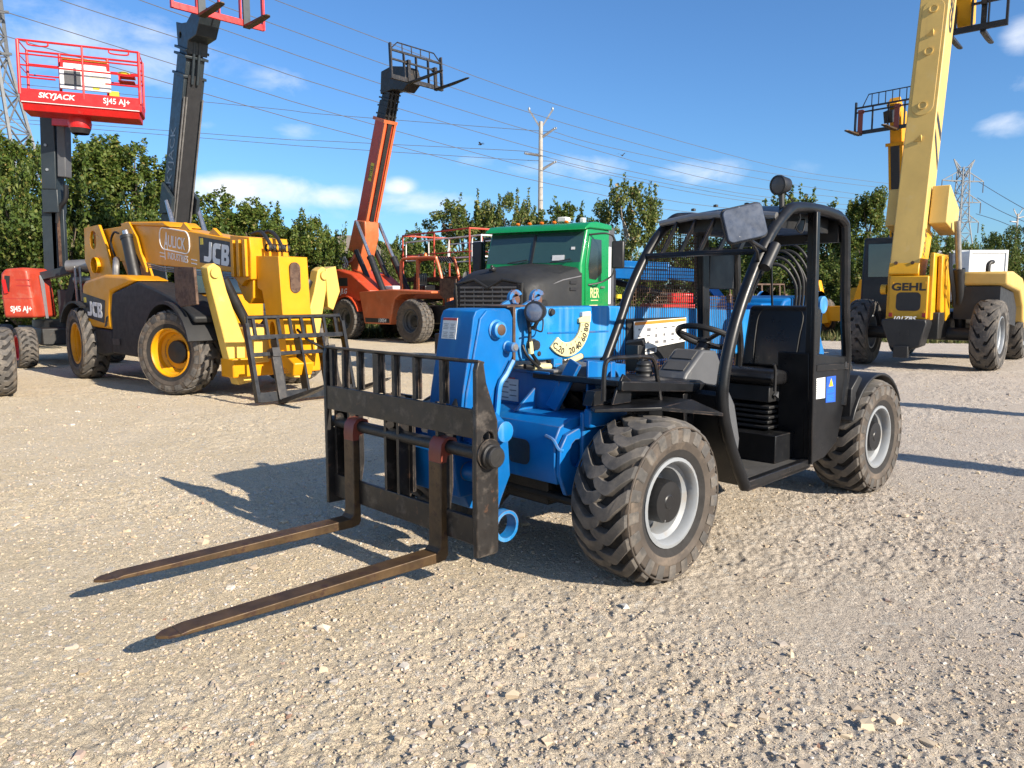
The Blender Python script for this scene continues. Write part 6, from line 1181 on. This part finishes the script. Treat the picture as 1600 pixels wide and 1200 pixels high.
    text('SKYJACK', .17, 'label', fl, (-.50, -d / 2 - .022, .30), (1, 0, 0), (0, 0, 1), bold=.025, shear=.2, sxy=1.05); text('SJ45 AJ+', .19, 'label', fl, (.72, -d / 2 - .022, .30), (1, 0, 0), (0, 0, 1), bold=.01, sxy=.85); k = MB(); k.span((-w / 2 + .02, -d / 2 - .03, .115), (w / 2 - .02, -d / 2 - .021, .13)); k.build('floor_edge', 'label', fl)
    rl = MB(); zs = (1.56, 1.22, .92, .70)
    for z in (1.56, 1.24, .98): rl.tube([(-w / 2, -d / 2, z), (w / 2, -d / 2, z), (w / 2, d / 2, z), (-w / 2, d / 2, z)], .026 if z > 1.5 else .02, 8, True)
    for x in (-w / 2, w / 2): rl.tube([(x, -d / 2, .3), (x, -d / 2, 1.56)], .036, 8); rl.tube([(x, d / 2, .3), (x, d / 2, 1.56)], .03, 8)
    for x in (-.55, .45): rl.tube([(x, d / 2, .3), (x, d / 2, 1.56)], .034, 8)
    rl.tube([(.05, -d / 2, .3), (.05, -d / 2, 1.56)], .024, 8); rl.tube([(-w / 2, -d / 2, .70), (-.5, -d / 2, .70)], .02, 8); rl.tube([(.5, -d / 2, .72), (w / 2, -d / 2, .72)], .02, 8)
    for x in (-.82, .80): rl.tube(curve_pts([(x - .2, -d / 2, 1.55), (x - .17, -d / 2 - .01, 1.46), (x + .17, -d / 2 - .01, 1.46), (x + .2, -d / 2, 1.55)], 5), .018, 6)
    rl.build('railing', 'red', bk)
    cs = MB(); cs.box((0, d / 2 - .1, 1.30), (.98, .12, .24), (R(-15), 0, 0)); cs.build('control_console', 'label', bk, bevel=.02); MB().box((0, d / 2 - .18, 1.42), (.95, .05, .05)).build('console_guard', 'duct', bk); k = MB(); k.box((0, d / 2 - .16, 1.36), (1.0, .03, .06)); k.box((-.48, d / 2 - .16, 1.28), (.06, .05, .22)); k.box((.48, d / 2 - .16, 1.28), (.06, .05, .22)); k.build('console_bracket', 'red', bk)
    cb = MB().span((-.50, .0, .62), (.56, .06, 1.14)).build('document_box', 'label', bk, bevel=.02); MB().span((-.40, -.006, .70), (-.06, -.001, 1.06)).build('sign_panel', 'greyplastic', cb); k = MB()
    for i in range(6): k.span((.12, -.004, .80 + .045 * i), (.46, -.001, .815 + .045 * i))
    k.build('print', 'cream', cb); MB().span((.18, -.006, .66), (.32, -.001, .72)).build('sign_strip', 'duct', cb)
    k = MB(); k.box((.92, -.1, 1.02), (.34, .3, .05)); k.box((.92, -.1, .88), (.34, .3, .03)); k.box((.77, -.1, .95), (.03, .28, .18)); k.build('tool_tray', 'red', bk); MB().ball((.86, -.12, 1.08), .14, .1, .06, 10, 6).build('tray_pad', 'duct', bk); MB().box((.62, .1, .56), (.2, .15, .22)).build('gate_latch', 'duct', bk)
    return t
boom_lift()

def low_lift(label, loc, yaw, group=None, mast=0):
    t = thing('boom_lift', label, 'boom lift', loc, yaw, group)
    wheel_set(t, [(0, .85, .51, 0), (0, -.85, .51, 0), (-2.5, .85, .51, 0), (-2.5, -.85, .51, 0)], .51, .38, .28, rim='red', N=20, lug=.05, hub_r=.12, hub_out=.2, dish=.0)
    MB().span((-2.9, -.6, .45), (.35, .55, .85)).build('chassis', 'dull_steel', t, bevel=.03); k = MB(); k.prism([(-3.2, .95), (-3.2, 1.9), (-1.6, 2.0), (-1.5, .95)], -.95, .5, 'y'); k.build('counterweight_hood', 'hood_red', t, bevel=.06)
    if mast: MB().bar((-1.2, 0, .9), (-1.25, 0, mast), .36, .36).build('boom', 'darkgrey', t, bevel=.02)
    return t
low_lift('boom lift with upright boom standing beyond the right edge, farther one', (12.9, 3.9, 0), R(-40), 'boom lifts beyond the right edge', 5.2)
low_lift('boom lift with upright boom standing beyond the right edge, nearer one', (10.6, .9, 0), R(-40), 'boom lifts beyond the right edge', 4.6)
low_lift('machine cut off by the left edge, only its near black tyre showing', (-8.29, 10.83, 0), R(-52))
def green_truck():
    t = thing('tractor_truck', 'green truck cab with a matt black bonnet behind the blue boom', 'truck', (0.35, 15.0, 0), R(-122))
    # bonnet
    k = MB(); sec = [(-.1, 1.08, 2.10, 1.98), (.55, 1.02, 2.03, 1.84), (1.05, .95, 1.97, 1.76), (1.32, .86, 1.88, 1.68), (1.44, .78, 1.76, 1.58)]; rings = []
    for (x, hw, zt_, zs_) in sec:
        rings.append([(x, -hw, .95), (x, -hw, zs_ - .08), (x, -hw * .93, zs_ + .03), (x, -hw * .62, zt_ - .04), (x, 0, zt_), (x, hw * .62, zt_ - .04), (x, hw * .93, zs_ + .03), (x, hw, zs_ - .08), (x, hw, .95)])
    vs = [p for r in rings for p in r]; n = 9; fs = []
    for i in range(len(rings) - 1):
        for q in range(n - 1): fs.append((i * n + q, i * n + q + 1, (i + 1) * n + q + 1, (i + 1) * n + q))
    fs.append(tuple(range((len(rings) - 1) * n, len(rings) * n))); k.add(vs, fs); ho = k.build('bonnet', 'mattblack', t, bevel=.02, seg=2, smooth=60)
    k = MB(); k.tube([(-.05, 1.075, 1.84), (.55, 1.02, 1.76), (1.05, .93, 1.63), (1.33, .84, 1.52)], .012, 6); k.build('bonnet_crease', 'inkgrey', ho)
    for z in (1.60, 1.72): MB().bar((.12, 1.072, z), (.34, 1.05, z), .02, .055).build('bonnet_vent', 'ink', ho)
    g = MB(); g.prism([(-.62, 1.0), (-.68, 1.66), (-.30, 1.73), (0, 1.58), (.30, 1.73), (.68, 1.66), (.62, 1.0)], 1.40, 1.46, 'x'); gr = g.build('grille', 'ink', t); g = MB()
    for i in range(8): z = 1.06 + .078 * i; g.span((1.462, -.60, z), (1.485, .60, z + .035))
    for i in range(6): y = -.5 + .2 * i; g.span((1.461, y - .008, 1.02), (1.478, y + .008, 1.63))
    g.build('grille_bars', 'greyplastic', gr)
    MB().tube([(-.66, 1.02), ] and [(1.45, -.66, 1.0), (1.47, -.71, 1.69), (1.45, -.30, 1.76), (1.47, 0, 1.61), (1.45, .30, 1.76), (1.47, .71, 1.69), (1.45, .66, 1.0)], .03, 8).build('grille_surround', 'mattblack', gr)
    em = MB(); em.ball((1.28, 0, 1.95), .07, .035, .05, 10, 8); em.ball((1.34, 0, 1.99), .03, .03, .035, 8, 6); em.tube([(1.22, 0, 1.95), (1.18, -.16, 1.94)], .018, 6); em.build('bonnet_ornament', 'black_plain', ho)
    for s in (-1, 1):
        k = MB(); k.prism(arc(.45, .52, .70, 10, 160, 12) + arc(.45, .52, .64, 160, 10, 12), min(s * .85, s * 1.18), max(s * .85, s * 1.18), 'y'); k.build('mudguard', 'mattblack', t, bevel=.02); MB().prism([(.9, .9), (1.40, .85), (1.42, 1.35), (1.1, 1.42)], min(s * .76, s * 1.02), max(s * .76, s * 1.02), 'y').build('headlamp_pod', 'mattblack', t, bevel=.05)
    wheel_set(t, [(.45, 1.0, .52, 0), (.45, -1.0, .52, 0), (-3.6, .95, .52, 0), (-3.6, -.95, .52, 0), (-4.9, .95, .52, 0), (-4.9, -.95, .52, 0)], .52, .3, .29, rim='white', N=24, lug=.04, hub_r=.12, hub_out=.3)
    k = MB(); k.span((-5.6, -.42, .62), (1.3, .42, .92)); k.span((1.3, -1.15, .40), (1.55, 1.15, .78)); k.build('chassis', 'black_plain', t, bevel=.02)
    # cab
    k = MB(); k.prism([(-.04, 1.05), (-.04, 2.05), (-.28, 2.74), (-.40, 2.80), (-1.28, 2.78), (-1.30, 1.05)], -1.08, 1.08, 'y'); cb = k.build('cab', 'green', t, bevel=.05, seg=3)
    k = MB(); k.prism([(-.10, 2.70), (-.14, 2.75), (-.30, 2.84), (-.6, 2.88), (-1.25, 2.86), (-1.30, 2.76), (-.3, 2.74)], -1.13, 1.13, 'y'); rf = k.build('cab_roof', 'green', t, bevel=.05, seg=3)
    ws = MB(); f = lambda z: -.04 - (z - 2.05) * .24 / .69 + .02
    for s in (-1, 1): ws.add([(f(2.10), s * .012, 2.10), (f(2.10) - .02, s * 1.045, 2.10), (f(2.68) - .02, s * 1.035, 2.68), (f(2.68), s * .012, 2.68), (f(2.10) - .03, s * .03, 2.10), (f(2.10) - .05, s * 1.045, 2.10), (f(2.68) - .05, s * 1.035, 2.68), (f(2.68) - .03, s * .012, 2.68)], [(0, 1, 2, 3), (7, 6, 5, 4), (0, 4, 5, 1), (1, 5, 6, 2), (2, 6, 7, 3), (3, 7, 4, 0)])
    wso = ws.build('windscreen', 'greenglass', cb); MB().bar((f(2.1) + .01, 0, 2.08), (f(2.64) + .01, 0, 2.64), .05, .02, (1, 0, 0)).build('screen_post', 'black_plain', wso); MB().bar((f(2.17) + .004, .58, 2.14), (f(2.22) + .004, .58, 2.24), .26, .004, (1, 0, 0)).build('paper_sign', 'label', wso); MB().bar((f(2.36) + .0, .86, 2.34), (f(2.36) - .01, .86, 2.39), .08, .004, (1, 0, 0)).build('sticker', 'label', wso)
    for y in (-.5, .45): MB().bar((.02, y, 2.10), (-.02, y + .42, 2.16), .02, .02).build('wiper', 'ink', wso)
    d = MB(); d.prism([(-.20, 1.10), (-.20, 2.06), (-.36, 2.66), (-1.02, 2.66), (-1.05, 1.10)], 1.082, 1.10, 'y'); dr = d.build('door', 'green', cb, bevel=.008); MB().prism([(-.30, 2.02), (-.42, 2.55), (-.85, 2.55), (-.88, 1.92), (-.62, 1.78), (-.34, 1.80)], 1.1005, 1.107, 'y').build('side_window', 'glass', dr); MB().span((-.98, 1.10, 1.62), (-.82, 1.13, 1.66)).build('handle', 'dull_steel', dr)
    text('RER', .27, 'cream', dr, (-.58, 1.1015, 1.52), (-1, 0, 0), (0, 0, 1), bold=.01, sxy=.85); k = MB(); k.span((-.42, 1.101, 1.38), (-.74, 1.1025, 1.395)); k.span((-.36, 1.101, 1.25), (-.72, 1.1025, 1.30)); k.span((-.38, 1.101, 1.14), (-.76, 1.1025, 1.21)); k.build('print', 'cream', dr)
    for y in (-.55, -.28, 0, .28, .55): MB().ball((-.44, y, 2.89), .04, .05, .03, 8, 6).build('marker_lamp', 'amber', rf)
    k = MB(); k.span((-.72, .30, 2.90), (-.52, .50, 3.0)); k.span((-.95, .62, 2.90), (-.85, .72, 3.0)); k.build('roof_box', 'label', rf, bevel=.02)
    # mirror on a bent tube
    MB().tube(curve_pts([(-.35, 1.10, 2.62), (-.55, 1.38, 2.64), (-.68, 1.46, 2.5), (-.68, 1.46, 1.95), (-.55, 1.3, 1.75), (-.3, 1.10, 1.68)], 6), .018, 8).build('mirror_arm', 'black_plain', cb); MB().box((-.72, 1.52, 2.25), (.10, .24, .52), (0, 0, R(12))).build('mirror', 'black_plain', cb, bevel=.03)
    MB().tube(curve_pts([(-.35, -1.10, 2.62), (-.5, -1.38, 2.64), (-.6, -1.46, 2.5), (-.6, -1.46, 1.95), (-.3, -1.10, 1.7)], 6), .018, 8).build('mirror_arm', 'black_plain', cb); MB().box((-.42, -1.5, 2.28), (.12, .26, .60), (0, 0, R(-12))).build('mirror', 'black_plain', cb, bevel=.03)
    k = MB(); k.prism([(-1.36, 1.2), (-1.36, 2.6), (-1.55, 2.85), (-1.75, 2.85), (-1.75, 1.2)], .55, .98, 'y'); k.build('side_fairing', 'greyplastic', t, bevel=.03); MB().span((-1.50, .985, 1.30), (-1.36, 1.02, 2.45)).build('fairing_edge', 'white', t, bevel=.01); k = MB(); k.span((-2.0, .3, 1.0), (-1.5, .9, 2.0)); k.build('headboard', 'black_plain', t); MB().span((-2.4, .35, 2.0), (-1.4, .45, 2.8)).build('exhaust_stack', 'galv', t) if False else MB().cyl((-1.5, .35, 1.0), (-1.5, .35, 3.0), .07, 14).build('exhaust_stack', 'galv', t)
    k = MB(); k.span((-5.6, -1.1, .95), (-2.0, 1.1, 1.15)); k.build('flat_bed', 'black_plain', t, bevel=.02); MB().span((-1.95, 1.02, 1.42), (-1.75, 1.06, 1.50)).build('marker_plate', 'duct', t)
    return t
green_truck()

def scissor(label, loc, rz, w, d, zd, m, m2, rail=True, hh=1.08):
    t = thing('scissor_lift', label, 'scissor lift', loc, rz); k = MB(); k.span((-w / 2, -d / 2, zd), (w / 2, d / 2, zd + .14)); k.build('deck', 'rusty' if rail else m, t, bevel=.01)
    b = MB(); b.span((-w / 2 + .1, -d / 2 + .1, .3), (w / 2 - .1, d / 2 - .1, .75)); b.build('chassis', 'black_plain' if rail else m, t, bevel=.03)
    if zd > 1.0:
        for y in (-d / 2 + .25, d / 2 - .25):
            for i in range(3): z0 = .78 + (zd - .82) * i / 3; z1 = .78 + (zd - .82) * (i + 1) / 3; MB().bar((-w / 2 + .2, y, z0), (w / 2 - .2, y, z1), .06, .12).bar((w / 2 - .2, y + .07, z0), (-w / 2 + .2, y + .07, z1), .06, .12).build('scissor_arm', 'black_plain', t)
    for x in (-w / 2 + .35, w / 2 - .35):
        for y in (-d / 2 + .0, d / 2 - .0): MB().lathe([(0, -.12), (.34, -.12), (.36, 0), (.34, .12), (0, .12)], (x, y, .36), (0, 1, 0), 20).build('wheel', 'rubber', t)
    if rail:
        q = MB(); z = zd + .14
        for zz, r in ((hh, .030), (hh * .52, .022)): q.tube([(-w / 2, -d / 2, z + zz), (w / 2, -d / 2, z + zz), (w / 2, d / 2, z + zz), (-w / 2, d / 2, z + zz)], r, 6, True)
        for x in (-w / 2, 0, w / 2):
            for y in (-d / 2, d / 2): q.tube([(x, y, z), (x, y, z + hh)], .032, 6)
        q.build('railing', m, t)
        q = MB(); e = w * .0
        for zz in (hh * .84, hh * .40): q.tube([(-w / 2 + .06, -d / 2 + .10, z + zz), (w / 2 + .5, -d / 2 + .10, z + zz), (w / 2 + .5, d / 2 - .10, z + zz), (-w / 2 + .06, d / 2 - .10, z + zz)], .026, 6, False)
        for x in (-w / 2 + .06, -w * .12, w * .18, w / 2, w / 2 + .5):
            for y in (-d / 2 + .10, d / 2 - .10): q.tube([(x, y, z + hh * .40), (x, y, z + hh * .84)], .022, 6)
        q.build('slide_railing', m2, t)
    return t
scissor('scissor lift with red and white deck railings between orange machine and truck', (-1.85, 27.0, 0), R(-52), 4.2, 2.0, 1.95, 'hood_red', 'label', hh=1.5)
k = scissor('low red lift seen through the mesh of the open cab', (3.5, 17.0, 0), R(8), .9, 1.6, 1.15, 'red', 'label', rail=False); MB().span((-.45, -.81, 1.17), (.45, -.805, 1.22)).build('deck_stripe', 'label', k); MB().box((.1, -.3, 1.42), (.5, .3, .22)).build('control_box', 'red', k, bevel=.04)

def blue_lift():
    t = thing('boom_lift', 'blue boom lift with a long level boom behind the mesh side of the cab', 'boom lift', (2.6, 19.0, 0), R(-6))
    wheel_set(t, [(.6, -.9, .45, 0), (3.0, -.9, .45, 0), (.6, .9, .45, 0), (3.0, .9, .45, 0)], .45, .34, .26, rim='white', N=18, hub_r=.1, hub_out=.2)
    MB().span((.2, -.7, .45), (3.4, .7, .9)).build('chassis', 'blue', t, bevel=.03); MB().span((1.9, -.6, .95), (3.2, .6, 1.45)).build('turret', 'blue', t, bevel=.05)
    b = MB(); b.bar((-1.2, 0, 2.16), (1.2, 0, 2.04), .40, .44); bo = b.build('boom', 'blue', t, bevel=.02); MB().bar((1.2, 0, 2.02), (2.4, 0, 1.88), .32, .30).build('inner_boom', 'blue', t, bevel=.02); MB().bar((2.0, -.1, 1.95), (2.8, -.1, 1.0), .18, .18).build('jib_arm', 'blue', t, bevel=.01)
    MB().bar((-1.2, -.225, 2.24), (1.2, -.225, 2.12), .01, .04).build('boom_rib', 'blue_faded', bo); MB().cyl((-.6, .25, 1.95), (1.9, .25, 1.3), .08, 10).build('lift_cylinder', 'black_plain', t)
blue_lift()
t = thing('fork_carriage', 'rusty fork carriage standing behind the black hose loops', 'fork carriage', (4.72, 14.6, 0), R(-75)); fc = fork_carriage(t, (0, 0, .06), (0, R(-6), 0), 1.2, 1.45, 'rusty', 'carriage', .9, (-.3, .3), tops=(1.0, .97, .45), nb=6)
t = thing('telehandler', 'yellow machine cut off by the right edge beyond the tan boom machine', 'telehandler', (18.4, 25.6, 0), R(-140))
k = MB(); k.span((-3.2, -.9, .6), (.6, .9, 1.2)); k.build('chassis', 'black_plain', t, bevel=.05); k = MB(); k.prism([(-1.0, 1.2), (-1.0, 2.2), (.4, 2.15), (.6, 1.2)], -1.1, .4, 'y'); k.build('engine_bay', 'black_plain', t, bevel=.05); k = MB(); k.bar((-3.6, .2, 2.7), (1.6, .2, 2.15), .45, .5); k.build('boom', 'gyellow', t, bevel=.03)
wheel_set(t, [(0, .95, .66, 0), (0, -.95, .66, 0), (-2.8, .95, .66, 0), (-2.8, -.95, .66, 0)], .66, .42, .34, rim='yellow', N=15, lug=.07)
t = thing('steel_crate', 'black steel frame crate beside the white box trailer', 'crate', (spot(1566, 470, 27).x, 27, 0), R(4)); k = MB()
for x in (-.42, .42):
    for y in (-.4, .4): k.bar((x, y, 0), (x, y, 1.75), .07, .07)
for z in (.05, .9, 1.72):
    for s in (-1, 1): k.bar((-.42, s * .4, z), (.42, s * .4, z), .06, .06); k.bar((s * .42, -.4, z), (s * .42, .4, z), .06, .06)
k.build('frame', 'black_plain', t); MB().span((-.40, -.36, .1), (.40, .36, .85)).build('load', 'ink', t)

# ------------------------------------------------------------------ lettering as real meshes
bpy.context.view_layer.update(); dg = bpy.context.evaluated_depsgraph_get()
for o in [o for o in COL.objects if o.type == 'FONT']:
    me = bpy.data.meshes.new_from_object(o.evaluated_get(dg)); me.name = 'lettering'
    n = bpy.data.objects.new('lettering', me); COL.objects.link(n); n.parent = o.parent; n.matrix_local = o.matrix_local.copy(); bpy.data.objects.remove(o)
